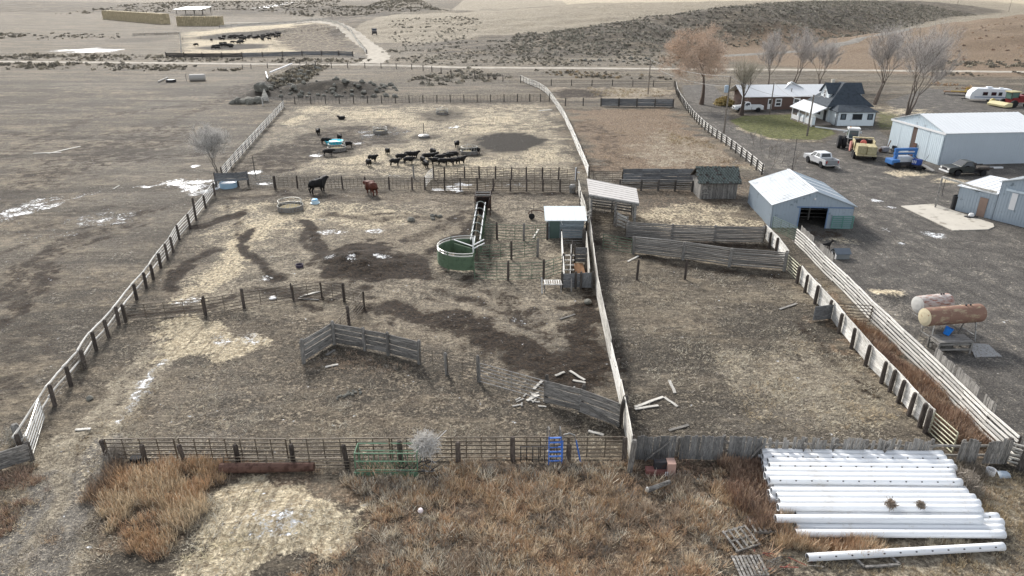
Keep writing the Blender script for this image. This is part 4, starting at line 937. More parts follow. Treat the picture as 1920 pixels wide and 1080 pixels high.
MB().box2((2.1, 9.2, 6.0), (2.6, 9.7, 7.1)).build('chimney', M_CONC(), hs_)
for x, w_ in ((1.05, .8), (3.55, 1.55), (5.85, .8)): pane(hs_, 'window', (x, 0, 1.65), w_, .85, '-y', TRIMD, paint('window_glass', rgb(92, 104, 112), .15, 0, .05, 1, .1, spec=.6) if w_ < 1 else GLS, .16)
for x in (-.02, 6.7): MB().box2((x, -.04, .0), (x + .09, -.005, 2.5)).build('corner_trim', TRIMD, hs_)
MB().box2((-.07, .25, .0), (-.01, .4, 2.5)).build('corner_trim', TRIMD, hs_); MB().box2((-.38, 3.9, .1), (-.31, 4.9, 2.15)).build('door', TRIMD, hs_); pane(hs_, 'window', (-.3, 7.2, 1.6), 1.4, 1.1, '-x', TRIMD, GLS, .12)
# porch
pc = [Vector((*G(x, y, 2.55), z)) for x, y, z in ((1480, 196, 2.3), (1512, 184, 2.75), (1559, 201, 2.75), (1523, 211, 2.3))]
pc = [Vector((v.x, v.y, z)) for v, z in zip([Vector((52.3, 131.6, 0)), Vector((57.0, 137.2, 0)), Vector((58.0, 127.6, 0)), Vector((53.0, 122.6, 0))], (2.35, 2.85, 2.85, 2.35))]
po = thing('porch', 'white flat porch roof with low balustrade beside the lawn', 'porch', (pc[3].x, pc[3].y, gz(pc[3].x, pc[3].y) - .04)); O = po.location
slope(MB(), pc[3] - O, pc[0] - O, pc[1] - O, pc[2] - O, .14, 99).build('porch_roof', WROOF, po)
A, B = Vector((53.3, 123.2, 0)), Vector((52.7, 131.0, 0)); Wd = Vector((57.6, 131.5, 0))
for t in (0, .33, .66, 1): p = A.lerp(B, t); MB().box((p.x - O.x, p.y - O.y, 1.2), (.14, .14, 2.4)).build('porch_post', WHT, po)
MB().poly([(v.x - O.x, v.y - O.y, z) for z in (.02, .32) for v in (A, Vector((57.6, 124.8, 0)), Wd, B)], [(3, 2, 1, 0), (4, 5, 6, 7), (0, 1, 5, 4), (1, 2, 6, 5), (2, 3, 7, 6), (3, 0, 4, 7)]).build('deck', paint('deck_boards', rgb(150, 140, 130), .8), po)
for t0, t1, hh in ((.02, .3, .95), (.42, .56, .8), (.62, .98, .75)):
    a, b = A.lerp(B, t0), A.lerp(B, t1); MB().beam((a.x - O.x, a.y - O.y, .32 + hh / 2), (b.x - O.x, b.y - O.y, .32 + hh / 2), .1, hh).build('balustrade', WHT, po)
for t, hh in ((.05, 1.3), (.25, 1.25), (.5, 1.2), (.72, 1.25)):
    p = A.lerp(B, t); MB().box((p.x - O.x + .35, p.y - O.y, .32 + hh / 2), (.5, .9, hh)).build('porch_cabinet', HOUSEW, po)
tag(MB().beam((0, 0, .1), (4.2, -4.6, .1), .25, .2).build('edging_beam', WHT, loc=(53.8, 122.6, gz(53.8, 122.6))), 'long white beam lying at the lawn edge by the porch', 'beam')
rx, ry = 48.3, 142.7; RB = paint('brown_siding', rgb(112, 92, 84), .75, 0, .08, .8, .03, rgb(96, 80, 74), .2)
rh = thing('ranch_house', 'long brown house with a low white metal roof', 'house', (rx, ry, gz(rx, ry) - .05), math.atan2(.06, 1)); RL = 20.0
MB().box2((0, 0, 0), (RL, 8.6, 2.75)).build('wall', RB, rh)
for z in np.arange(.35, 2.7, .3): MB().box2((-.015, -.02, z), (RL, .0 - .003, z + .02)).build('siding_course', RB, rh)
MB().poly([(0, 0, 2.75), (0, 8.6, 2.75), (0, 4.3, 4.35), (RL, 0, 2.75), (RL, 8.6, 2.75), (RL, 4.3, 4.35)], [(0, 1, 2), (3, 5, 4), (0, 3, 4, 1), (1, 4, 5, 2), (2, 5, 3, 0)]).build('gable', RB, rh)
slope(MB(), (-1.6, -.45, 2.66), (RL + .4, -.45, 2.66), (RL + .4, 4.3, 4.5), (-1.6, 4.3, 4.5), .1, .9).build('roof_slope', WROOF, rh); slope(MB(), (-1.6, 9.05, 2.66), (RL + .4, 9.05, 2.66), (RL + .4, 4.3, 4.5), (-1.6, 4.3, 4.5), .1, .9).build('roof_slope', WROOF, rh)
slope(MB(), (8.2, 2.6, 3.9), (10.2, 6, 4.6), (10.2, 4.3, 5.1), (10.2, 4.3, 5.1), .05, 9).build('roof_cricket', WROOF, rh); slope(MB(), (12.2, 2.6, 3.9), (10.2, 6, 4.6), (10.2, 4.3, 5.1), (10.2, 4.3, 5.1), .05, 9).build('roof_cricket', WROOF, rh)
MB().lathe([(.1, 0), (.1, .5), (.16, .5), (.16, .6)], 8, (9.2, 1.5, 3.4)).build('roof_vent', st, rh); d_ = MB().box2((3.9, -.06, .15), (4.8, -.005, 2.2)).build('door', WHT, rh); MB().box2((4.1, -.08, 1.2), (4.6, -.062, 2.0)).build('door_glass', GLS, d_)
for x, z, w_, h_ in ((6.1, 1.45, 1.15, 1.35), (9.9, 1.75, 1.2, .9), (14.5, 1.6, 1.2, 1.1)): pane(rh, 'window', (x, 0, z), w_, h_, '-y', WHT, GLS, .2)
MB().box2((-1.45, .2, 0), (-1.3, .35, 2.6)).build('eave_post', WHT, rh)

# old shingled shed
ox, oy = 21.55, 76.1; OW, OD = 4.15, 3.6
os_ = thing('old_shed', 'old grey plank shed with mossy broken shingle roof', 'shed', (ox, oy, gz(ox, oy) - .05)); O = Vector((ox, oy, 0))
for a, b in (((0, 0), (OW, 0)), ((OW, 0), (OW, OD)), ((OW, OD), (0, OD)), ((0, OD), (0, 0))):
    planks_v(os_, (ox + a[0], oy + a[1]), (ox + b[0], oy + b[1]), 2.02, .19, gw, .004, .035, 0, -.05, .02)
MB().box2((.06, .06, .02), (OW - .06, OD - .06, 1.95)).build('interior_shade', DARKI, os_)  # near-black block painting the shade inside the shed
pl_ = MB().box2((.15, -.05, .5), (1.1, -.025, 1.75)).build('hatch', gw, os_)
MOSS = paint('mossy_shingles', rgb(84, 92, 88), .95, 0, .45, 2.2, .3, rgb(150, 156, 150), .32)
for sg, y0, y1 in ((1, -.35, 1.5), (-1, 3.95, 1.5)):
    a, b = Vector((-.35, y0, 1.93)), Vector((-.35, y1, 3.45)); MB().poly([a, a + Vector((OW + .7, 0, 0)), b + Vector((OW + .7, 0, 0)), b, a - Vector((0, 0, .06)), a + Vector((OW + .7, 0, -.06)), b + Vector((OW + .7, 0, -.06)), b - Vector((0, 0, .06))],
        [(0, 1, 2, 3), (7, 6, 5, 4), (0, 4, 5, 1), (1, 5, 6, 2), (2, 6, 7, 3), (3, 7, 4, 0)]).build('roof_deck', dw, os_)
    rows, cols = 9, 15; rr = random.Random(3); sl = (b - a).length; nrm = Vector((0, -(b.z - a.z) * sg, abs(y1 - y0))).normalized()
    if sg == 1:
        for i in range(rows):
            for j in range(cols):
                if rr.random() < .1: continue
                p = a.lerp(b, i / rows) + Vector(((OW + .7) * (j + (.5 if i % 2 else 0)) / cols, 0, 0)) + nrm * .03; q_ = p + (b - a).normalized() * (sl / rows * 1.25) + nrm * .0
                if p.x > OW + .2: continue
                piece('shingle', 'board', MOSS, os_, p + nrm * .035 + O * 0, q_, .30 * rr.uniform(.7, 1), .03, nrm.cross(Vector((0, 1, 0))) if False else nrm)
    else: MB().poly([a + nrm * .03, a + nrm * .03 + Vector((OW + .7, 0, 0)), b + nrm * .03 + Vector((OW + .7, 0, 0)), b + nrm * .03], [(0, 1, 2, 3)]).build('shingle_slope', MOSS, os_)
for x in (0.02, OW - .02): MB().poly([(x - .03, 0, 1.95), (x - .03, OD, 1.95), (x - .03, 1.5, 3.35), (x + .03, 0, 1.95), (x + .03, OD, 1.95), (x + .03, 1.5, 3.35)], [(0, 1, 2), (3, 5, 4), (0, 3, 4, 1), (1, 4, 5, 2), (2, 5, 3, 0)]).build('gable_boards', dw, os_)

# small white-roofed shed by the chute
wx, wy = 3.4, 62.3
ws = thing('vet_shed', 'small grey board shed with a pale sheet roof beside the chute', 'shed', (wx, wy, gz(wx, wy) - .04)); TURQ = paint('pale_roof_sheet', rgb(228, 236, 238), .4, .1, .03, .6, .02)
for i in range(8):
    z = .05 + i * .24
    for A_, B_ in (((0, 0), (3.45, 0)), ((0, 2.2), (0, 0)), ((3.45, 0), (3.45, 2.2)), ((3.45, 2.2), (0, 2.2))): piece('board', 'board', wood('weathered_blue_boards', rgb(112, 122, 128), rgb(158, 168, 172)), ws, (A_[0], A_[1], z + .12), (B_[0], B_[1], z + .12), .04, .25)
MB().box2((.05, .05, .03), (3.4, 2.15, 1.95)).build('interior_shade', DARKI, ws)  # near-black filler, paints the dark behind the boards as shade
slope(MB(), (-.25, -.35, 1.95), (3.7, -.35, 1.95), (3.7, 2.6, 2.5), (-.25, 2.6, 2.5), .06, .5).build('roof_sheet', TURQ, ws)
MB().box2((.22, -.1, .05), (1.15, -.04, 1.85)).build('door', paint('dull_green_door', rgb(86, 104, 98), .8, 0, .2, 2), ws); MB().beam((1.15, -.25, 2.05), (1.4, -.3, 1.5), .05, .03).build('roof_strut', WHT, ws)

# loafing shed
lc = [Vector((8.15, 73.0, 3.15)), Vector((13.15, 70.4, 2.75)), Vector((12.5, 64.9, 2.75)), Vector((7.75, 66.7, 3.15))]
ls = thing('loafing_shed', 'open loafing shed with a slanting pale grey roof on posts', 'shed', (lc[3].x, lc[3].y, gz(lc[3].x, lc[3].y) - .03)); O = ls.location
slope(MB(), lc[3] - O, lc[0] - O, lc[1] - O, lc[2] - O, .1, .9).build('roof', paint('felt_roof', rgb(196, 192, 188), .8, 0, .05, .8, .03, rgb(176, 172, 168), .2), ls)
for (x, y, h_) in ((8.05, 67.0, 3.0), (10.4, 66.2, 2.85), (12.25, 65.4, 2.65), (8.4, 72.4, 3.0), (10.8, 71.3, 2.85), (12.8, 70.2, 2.65)): MB().box((x - O.x, y - O.y, h_ / 2 - .02), (.2, .2, h_ + .04)).build('post', gw, ls)
for (a, b, zz) in (((8.05, 67.0), (8.4, 72.4), (.4, .75, 1.1, 1.45)), ((12.8, 70.2), (8.4, 72.4), (.3, .6, .9, 1.2, 1.5, 1.8)), ((12.25, 65.4), (12.8, 70.2), (.3, .7, 1.1, 1.5, 1.9))):
    for z in zz: piece('rail', 'board', gw, ls, (a[0] - O.x, a[1] - O.y, z), (b[0] - O.x, b[1] - O.y, z), .06, .2)
for a, b in ((lc[3], lc[2]), (lc[0], lc[1])): MB().beam(a - O - Vector((0, 0, .2)), b - O - Vector((0, 0, .2)), .1, .2).build('header_beam', gw, ls)
f = fence_root('shed_gate', 'brown tube gate closing the loafing shed front', 'gate', (8.6, 67.4)); tube_panel(f, (8.5, 67.2), (10.3, 66.5), 2.0, 9, bt, .1, .9, .03)
f = fence_root('stall_boards', 'pale diagonal boards beside the loafing shed posts', 'fence', (7.2, 65.6))
add_rails(f, [(7.0, 65.2), (8.0, 66.8)], (.3, .65, 1.0, 1.35), .2, .05, pw, 'board'); add_post(f, (7.0, 65.2), 1.6, .16, gw); add_rails(f, [(10.6, 66.0), (11.4, 64.6)], (.3, .65, 1.0, 1.35), .22, .05, pw, 'board'); add_post(f, (11.4, 64.6), 1.6, .16, gw); add_post(f, (10.6, 66.0), 1.6, .16, gw)

# right edge workshop
A = Vector((48.2, 71.8, 0)); rzb = math.atan2(-.88, .48)
wk = thing('ribbed_workshop', 'blue ribbed workshop with a low white lean to roof', 'workshop', (A.x, A.y, gz(A.x, A.y) - .03), rzb)
siding(MB(), (0, 0), (3.9, 0), 0, lambda t: 2.75 - .25 * math.sin(t * PI), .28).build('lean_to_wall', BLUE, wk); siding(MB(), (0, 6), (0, 0), 0, lambda t: 2.75, .28).build('lean_to_end', BLUE, wk)
slope(MB(), (-.2, -.15, 2.72), (3.9, -.15, 2.72), (3.9, 6, 3.1), (-.2, 6, 3.1), .06, .6).build('lean_to_roof', WROOF, wk)
zg = lambda t: 4.1 + 1.6 * (1 - abs(2 * t - 1))
siding(MB(), (3.95, -.05), (13.5, -.05), 0, zg, .28).build('gable_wall', BLUE, wk); siding(MB(), (3.95, 12), (3.95, -.05), 0, lambda t: 4.1, .28).build('side_wall', BLUE, wk); siding(MB(), (13.5, -.05), (13.5, 12), 0, lambda t: 4.1, .28).build('side_wall', BLUE, wk); siding(MB(), (13.5, 12), (3.95, 12), 0, zg, .28).build('back_wall', BLUE, wk)
slope(MB(), (3.75, -.25, 4.08), (3.75, 12.2, 4.08), (8.72, 12.2, 5.78), (8.72, -.25, 5.78), .06, .5).build('roof_slope', GALV, wk); slope(MB(), (13.7, -.25, 4.08), (13.7, 12.2, 4.08), (8.72, 12.2, 5.78), (8.72, -.25, 5.78), .06, .5).build('roof_slope', GALV, wk)
MB().box2((4.6, -.2, 3.3), (12.9, -.1, 3.52)).build('door_track', WSID, wk); MB().box2((5.2, -.13, 1.5), (5.75, -.085, 3.2)).build('skylight_strip', WHT, wk)
MB().box2((2.35, -.1, .05), (3.15, -.04, 2.05)).build('door', paint('tan_door', rgb(140, 120, 108), .8), wk); MB().box2((13.3, -.4, 0), (13.5, -.1, .05)).build('door_sill', M_CONC(), wk)
fr = thing('hoist_frame', 'tall weathered timber hoist frame with a curved rail at the workshop', 'frame', g3((46.6, 72.6))); O = fr.location
mb = MB(); MB().beam((0, 0, 0), (.3, .5, 3.3), .16, .16).build('leg', gw, fr); MB().beam((.5, .9, 0), (.35, .6, 3.3), .16, .16).build('leg', gw, fr); MB().beam((.0, .3, .9), (.5, .7, .9), .1, .1).build('cross_brace', gw, fr)
cv = [Vector((.3, .5, 3.3)), Vector((1.2, -.8, 3.15)), Vector((2.0, -1.9, 2.95)), Vector((2.7, -2.9, 2.85)), Vector((3.4, -4.0, 2.85))]
mb = MB()
for a, b in zip(cv, cv[1:]): mb.beam(a, b, .16, .2)
mb.build('curved_rail', pw, fr); MB().path([(.5, .2, 3.1), (.5, .2, 1.6), (.62, .15, 1.45), (.5, .1, 1.35)], .03, 5).build('hook_chain', M_DARKMETAL(), fr)
sl_ = [G(*q) for q in ((1689, 387), (1752, 383), (1772, 390), (1786, 395), (1862, 420), (1864, 426), (1852, 431), (1786, 433))]; n_ = len(sl_); O = Vector((*sl_[0], 0))
tag(MB().poly([(x - O.x, y - O.y, .03) for x, y in sl_] + [(x - O.x, y - O.y, -.1) for x, y in sl_], [tuple(range(n_)), tuple(range(2 * n_ - 1, n_ - 1, -1))] + [(i, i + n_, (i + 1) % n_ + n_, (i + 1) % n_) for i in range(n_)]).build('concrete_pad', M_CONC(), loc=(O.x, O.y, gz(O.x, O.y) + .04)), 'pale concrete pad in front of the workshop door', 'pavement', kind='structure')
# far hay barn and bale stacks
hb = thing('hay_barn', 'distant pole barn with a pale blue roof behind bale stacks', 'barn', GT(362, 27)); BLR = paint('pale_blue_roof', rgb(186, 204, 216), .5, .1, .05, .1, .02)
slope(MB(), (-17, -9, 5.2), (13, -9, 5.2), (18, 8, 7.8), (-9, 8, 7.8), .3, 4).build('roof', BLR, hb)
for x in (-15, -5, 4, 13): MB().box((x, -6, 2.6), (.4, .4, 5.4)).build('post', dw, hb); MB().box((x + 4, 7, 3.8), (.4, .4, 7.6)).build('post', dw, hb)
HAY = paint('stacked_hay', rgb(186, 172, 142), .95, 0, .25, .5, .25, rgb(164, 150, 122), .3); bale_me = None
def hay_stack(label, pa, pb, rows, deep=3, bw=1.25, bh=1.15):
    A, B = Vector(GT(*pa)), Vector(GT(*pb)); d = (B - A); L = d.length; n = int(L / bw); u = d / n; v = Vector((-u.y, u.x, 0)).normalized()
    r = thing('hay_stack', label, 'hay stack', A); rz = math.atan2(d.y, d.x)
    base = MB().box((0, 0, 0), (bw * .96, 2.5, bh * .97)).build('bale', HAY, r, bevel=.12); first = True
    for i in range(n):
        top = rows - (1 if random.random() < .15 else 0)
        for k in range(top):
            for j in range(deep):
                if k < top - 1 and 0 < j and not (i in (0, n - 1)): continue
                p = u * (i + .5) + v * (j * 2.5 + 1.2) + Vector((random.uniform(-.04, .04), random.uniform(-.12, .12), bh * (k + .5)))
                if first: o = base; first = False
                else: o = base.copy(); COL.objects.link(o); o.parent = r
                o.location = p; o.rotation_euler = (0, 0, rz + random.uniform(-.03, .03))
hay_stack('long distant stack of tan hay bales left of the pole barn', (193, 36), (302, 46), 7)
hay_stack('shorter distant stack of tan hay bales below the blue roof', (332, 49), (414, 49), 6)
# ------------------------------------------------------------------ vehicles and machines
def wheel(root, c, r, w, rim_c=None, name='wheel', hub=.55):
    t = MB().lathe([(r * .62, -w / 2), (r * .93, -w / 2), (r, -w * .3), (r, w * .3), (r * .93, w / 2), (r * .62, w / 2)], 16, (0, 0, 0), 'Y').build(name, M_BLACK(), root, smooth=False, loc=c)
    MB().lathe([(r * .2, -w * .42), (r * .64, -w * .38), (r * .64, w * .38), (r * .2, w * .42)], 12, (0, 0, 0), 'Y').build('rim', rim_c or paint('rim_steel', (.45, .45, .46), .35, .6), t)
    return t
def frustum(b, t):
    """b, t = (x0, x1, half width, z)"""
    return [(b[0], -b[2], b[3]), (b[1], -b[2], b[3]), (b[1], b[2], b[3]), (b[0], b[2], b[3]), (t[0], -t[2], t[3]), (t[1], -t[2], t[3]), (t[1], t[2], t[3]), (t[0], t[2], t[3])]
FF = [(0, 3, 2, 1), (4, 5, 6, 7), (0, 1, 5, 4), (1, 2, 6, 5), (2, 3, 7, 6), (3, 0, 4, 7)]
def glass_on(root, name, V, face, m, mat, sub=None):
    """pane laid 1 cm proud of a face of a frustum, inset by m; sub=(u0,u1) takes a stretch of it"""
    q_ = [Vector(V[i]) for i in face]; n = (q_[1] - q_[0]).cross(q_[3] - q_[0]).normalized(); u0, u1 = sub or (0, 1)
    def at(u, v): return q_[0].lerp(q_[1], u).lerp(q_[3].lerp(q_[2], u), v) + n * .012
    pts = [at(u0 + m * (u1 - u0), m * 1.3), at(u1 - m * (u1 - u0), m * 1.3), at(u1 - m * (u1 - u0), 1 - m), at(u0 + m * (u1 - u0), 1 - m)]
    return MB().poly(pts + [p - n * .02 for p in pts], FF).build(name, mat, root)
def pickup(label, px, py, heading, body, crew=False, flat=False, bump=None, group=None, lo=None):
    x, y = G(px, py); r = thing('pickup_truck', label, 'pickup truck', (x, y, gz(x, y) - .01), heading, group)
    W2 = .97; cab0 = -1.25 if crew else -.45
    o = MB().prism([(cab0 - .05, .52), (1.0, .46), (1.15, .8), (1.55, .93), (2.0, .82), (2.2, .5), (2.78, .5), (2.86, .7), (2.84, 1.02), (2.7, 1.12), (1.35, 1.24), (cab0 - .05, 1.26)], -W2, W2).build('body', body, r, bevel=.035)
    for s_ in (-1, 1):
        MB().box((2.86, s_ * .72, .9), (.06, .34, .2)).build('headlight', paint('lamp_glass', (.8, .8, .78), .15), r); MB().box((.55 if crew else .5, s_ * 1.08, 1.32), (.12, .2, .16)).build('mirror', M_BLACK(), r)
    MB().box((2.87, 0, .88), (.05, 1.0, .26)).build('grille', M_DARKMETAL(), r); MB().box((2.92, 0, .58), (.14, 1.9, .2)).build('front_bumper', bump or paint('chrome', (.6, .6, .6), .25, .8), r, bevel=.03)
    V = frustum((cab0, 1.35, .92, 1.23), (cab0 + .2, .55, .74, 1.86)); c_ = MB().poly(V, FF).build('cab', body, r, bevel=.03)
    glass_on(r, 'windscreen', V, (1, 2, 6, 5), .07, GLS); glass_on(r, 'rear_window', V, (3, 0, 4, 7), .12, GLS)
    for fc in ((0, 1, 5, 4), (2, 3, 7, 6)):
        if crew: glass_on(r, 'side_window', V, fc, .12, GLS, (.0, .5) if fc[0] == 0 else (.5, 1)); glass_on(r, 'side_window', V, fc, .12, GLS, (.48, .95) if fc[0] == 0 else (.05, .52))
        else: glass_on(r, 'side_window', V, fc, .13, GLS, (.05, .95))
    bx = cab0 - .1
    if not flat:
        for s_ in (-1, 1): MB().prism([(-2.85, .56), (-2.35, .54), (-2.2, .85), (-1.85, .98), (-1.45, .85), (-1.3, .54), (bx, .54), (bx, 1.27), (-2.85, 1.27)], s_ * W2 - .06, s_ * W2 + .06).build('bed_side', body, r, bevel=.02); MB().box((-2.9, s_ * .82, 1.0), (.05, .14, .35)).build('tail_light', paint('red_lens', (.35, .03, .02), .3), r)
        MB().box2((-2.85, -W2 + .06, .66), (bx, W2 - .06, .74)).build('bed_floor', paint('bed_liner', (.06, .06, .06), .8), r); MB().box((-2.86, 0, .95), (.07, 1.62, .6)).build('tailgate', lo or body, r, bevel=.02); MB().box((-2.95, 0, .56), (.14, 1.85, .16)).build('rear_bumper', paint('chrome', (.6, .6, .6), .25, .8), r, bevel=.02)
    else:
        MB().box2((-3.0, -1.05, .93), (bx, 1.05, 1.03)).build('flat_deck', paint('deck_steel', rgb(112, 106, 98), .8, .1, .3, 2, .1, rgb(70, 60, 52), .4), r)
        MB().box2((-2.9, -.45, .55), (bx, .45, .93)).build('chassis', M_DARKMETAL(), r); MB().box((bx - .05, 0, 1.35), (.07, 1.8, .65)).build('headache_rack', M_DARKMETAL(), r)
        for s_ in (-1, 1): MB().box((-1.9, s_ * 1.0, 1.1), (2.0, .06, .12)).build('deck_rail', M_DARKMETAL(), r)
    for wx_ in (1.6, -1.83):
        for s_ in (-1, 1): wheel(r, (wx_, s_ * .88, .39), .39, .26)
    MB().box2((-2.4, -.7, .35), (2.3, .7, .55)).build('underbody', M_DARKMETAL(), r)
    return r
pickup('white single cab pickup parked by the pollarded tree', 1401, 209, PI * .99, paint('white_car_paint', (.75, .77, .78), .25, 0, .03, 1, .02, spec=.5))
pickup('silver white crew cab pickup parked in the open yard', 1537, 309, math.radians(97), paint('silver_car_paint', (.62, .63, .64), .25, .2, .04, 1, .02, spec=.5), True, lo=paint('grey_tailgate', (.3, .31, .32), .4, .3))
pickup('dark grey flatbed pickup parked beside the white shop', 1808, 327, math.radians(183), paint('charcoal_car_paint', (.055, .06, .058), .35, .2, .15, 1.5, .05, rgb(96, 92, 84), .15), False, True, WHT)
# tractor hitched to a bale processor
x, y = G(1594, 277); ang = math.radians(72); TW = paint('tractor_white', (.7, .71, .7), .4, 0, .05, 2)
tr = thing('tractor', 'white cabbed tractor on tall dual wheels ahead of the bale wagon', 'tractor', (x, y, gz(x, y)), ang)
MB().prism([(.4, .9), (3.0, .9), (3.1, 1.6), (2.9, 1.85), (.4, 2.0)], -.42, .42).build('bonnet', paint('tractor_green', rgb(70, 84, 66), .5), tr, bevel=.05); MB().box2((-1.0, -.45, .7), (2.6, .45, 1.2)).build('chassis', M_DARKMETAL(), tr)
V = frustum((-1.0, .6, .8, 1.5), (-.9, .45, .72, 2.85)); MB().poly(V, FF).build('cab', TW, tr); MB().box2((-1.05, -.85, 2.85), (.6, .85, 3.1)).build('cab_roof', TW, tr, bevel=.05)
for fc in ((0, 1, 5, 4), (1, 2, 6, 5), (2, 3, 7, 6), (3, 0, 4, 7)): glass_on(tr, 'cab_window', V, fc, .08, paint('cab_glass', (.08, .11, .12), .1, 0, .05, 1, .05, spec=.6))
for s_ in (-1, 1):
    for k in (1.05, 1.75): wheel(tr, (-.6, s_ * k, .95), .95, .52, paint('grey_rim', rgb(170, 170, 168), .5))
    wheel(tr, (2.4, s_ * .95, .65), .65, .4); MB().box((-.6, s_ * .78, 1.75), (1.5, .3, .1)).build('mudguard', TW, tr); MB().box((.5, s_ * 1.15, 2.3), (.06, .25, .3)).build('mirror', TW, tr)
MB().tube((1.4, .5, 1.9), (1.4, .5, 3.0), .06).build('exhaust', M_DARKMETAL(), tr); MB().lathe([(.06, 0), (.06, .2)], 8, (-.3, .5, 3.1)).build('beacon', paint('amber', (.6, .25, .04), .4), tr)
x, y = G(1618, 296); CR = paint('cream_steel', rgb(186, 176, 142), .7, 0, .15, 2, .05, rgb(150, 130, 90), .25)
bw_ = thing('bale_wagon', 'cream bale wagon with pink side discs carrying hay bales', 'trailer', (x, y, gz(x, y)), ang)
MB().box2((-2.6, -1.3, .75), (2.6, 1.3, .95)).build('deck', CR, bw_); MB().box2((.3, -1.35, .95), (.5, 1.35, 1.15)).build('sill', CR, bw_)
for s_ in (-1, 1): MB().box2((.6, s_ * 1.3 - .05, .95), (3.0, s_ * 1.3 + .05, 2.3)).build('side_wall', CR, bw_); MB().box2((2.9, -1.3, .95), (3.0, 1.3, 2.2)) ; wheel(bw_, (-.9, s_ * 1.35, .5), .5, .35); wheel(bw_, (.25, s_ * 1.35, .5), .5, .35)
MB().box2((2.9, -1.25, .95), (3.0, 1.25, 2.1)).build('front_wall', M_DARKMETAL(), bw_); MB().box2((2.6, -1.4, 2.3), (3.1, 1.4, 2.45)).build('top_beam', CR, bw_); MB().box2((.7, -1.2, .96), (2.85, 1.2, 1.0)).build('bed_chain', M_DARKMETAL(), bw_)
MB().lathe([(.05, -.12), (.75, -.1), (.75, .1), (.05, .12)], 18, (1.9, 1.62, 1.25), 'Y').build('side_disc', paint('faded_pink_red', rgb(186, 130, 120), .7), bw_); MB().lathe([(.02, -.3), (.42, -.1), (.42, .1), (.02, .2)], 14, (1.4, .1, 1.9), 'X').build('ball_guard', paint('salmon', rgb(214, 116, 104), .7), bw_)
MB().beam((3.0, 0, .7), (5.0, 0, .75), .2, .2).build('drawbar', CR, bw_)
BALE = paint('bale_face', rgb(176, 166, 132), .95, 0, .3, 3, .12, rgb(150, 138, 100), .35)
def bale_on(root, lx, ly, lz, sx, sy, sz, label):
    p = root.matrix_basis @ Vector((lx, ly, lz)); o = MB().box((0, 0, sz / 2), (sx, sy, sz)).build('hay_bale', BALE, bevel=.08); o.location = p; o.rotation_euler = root.rotation_euler; tag(o, label, 'hay bale', 'bales on the wagon')
bale_on(bw_, -1.15, .65, .95, 2.4, 1.2, 1.15, 'square hay bale on the wagon beside the pink disc'); bale_on(bw_, -1.15, -.62, .95, 2.5, 1.2, 1.1, 'square hay bale on the wagon nearer the white shop')
# boom lift
x, y = G(1690, 313); BLU = paint('lift_blue', rgb(66, 116, 176), .45, 0, .08, 2, .03)
bl_ = thing('boom_lift', 'bright blue folding boom lift on black wheels by the shop', 'boom lift', (x, y, gz(x, y)), math.radians(4))
MB().box2((-1.75, -.9, .35), (1.5, .9, .75)).build('chassis', M_DARKMETAL(), bl_); MB().box2((-2.0, -.85, .5), (-.9, .85, 1.15)).build('counterweight', BLU, bl_, bevel=.08); MB().box2((-.9, -.75, .8), (1.1, .75, 1.45)).build('turret', paint('lift_grey', rgb(176, 182, 188), .5), bl_, bevel=.08)
MB().beam((-1.0, .2, 1.2), (-1.0, .2, 2.3), .4, .4).build('mast', BLU, bl_)
for z, w_ in ((2.35, .34), (1.85, .3)): MB().beam((-1.3, .2, z), (1.7, .2, z + .02), w_, w_).build('boom_arm', BLU, bl_)
MB().beam((1.6, .2, 1.1), (1.7, .2, 2.5), .35, .3).build('knuckle', BLU, bl_); MB().beam((-.9, -.03, 2.05), (1.4, -.03, 2.05), .03, .12).build('lettering_band', WHT, bl_)
for wx_ in (-1.15, 1.15):
    for s_ in (-1, 1): wheel(bl_, (wx_, s_ * .92, .42), .42, .32)
# trencher with a blue engine
x, y = G(1722, 318); 
tn = thing('trencher', 'small trencher with blue engine and pale digging blade', 'machine', (x, y, gz(x, y)), math.radians(-60))
MB().box2((-.9, -.4, .35), (.6, .4, .6)).build('frame', M_DARKMETAL(), tn); MB().box2((-.9, -.38, .6), (.1, .38, 1.35)).build('engine_cover', paint('engine_blue', rgb(48, 76, 150), .5), tn, bevel=.06); [MB().box2((-.85 + .22 * i, -.4, .8), (-.75 + .22 * i, .4, 1.2)).build('grille_bar', WHT, tn) for i in range(3)]
MB().beam((.4, 0, .75), (2.0, 0, .25), .5, .12).build('blade', paint('pale_blade', rgb(200, 194, 186), .6), tn); [wheel(tn, (a, b, .3), .3, .2) for a in (-.7, .4) for b in (-.5, .5)]; MB().path([(-.5, .3, 1.3), (-1.2, .3, 1.7), (-1.2, -.3, 1.7), (-.5, -.3, 1.3)], .03).build('handlebar', M_DARKMETAL(), tn); MB().tube((.3, .3, 1.0), (.5, .8, 2.0), .03).build('lever', M_DARKMETAL(), tn)
x, y = G(1660, 285)
sc_ = thing('implement', 'grey and rust scrap implement standing beside the bale wagon', 'implement', (x, y, gz(x, y)), .2)
MB().box2((-.7, -.4, .1), (.3, .4, .8)).build('gearbox', paint('implement_grey', rgb(150, 150, 156), .6, 0, .2, 4), sc_, bevel=.1); MB().beam((.2, 0, .5), (2.0, .2, .25), .15, .15).build('drawbar', st, sc_); MB().beam((.3, .1, .5), (.6, .1, 1.7), .12, .1).build('lever', M_RUST(), sc_); MB().lathe([(.3, -.06), (.3, .06)], 12, (-.9, 0, .31), 'Y').build('disc', M_RUST(), sc_); MB().beam((.9, -.5, .3), (1.1, .7, .3), .12, .12).build('cross_bar', st, sc_)
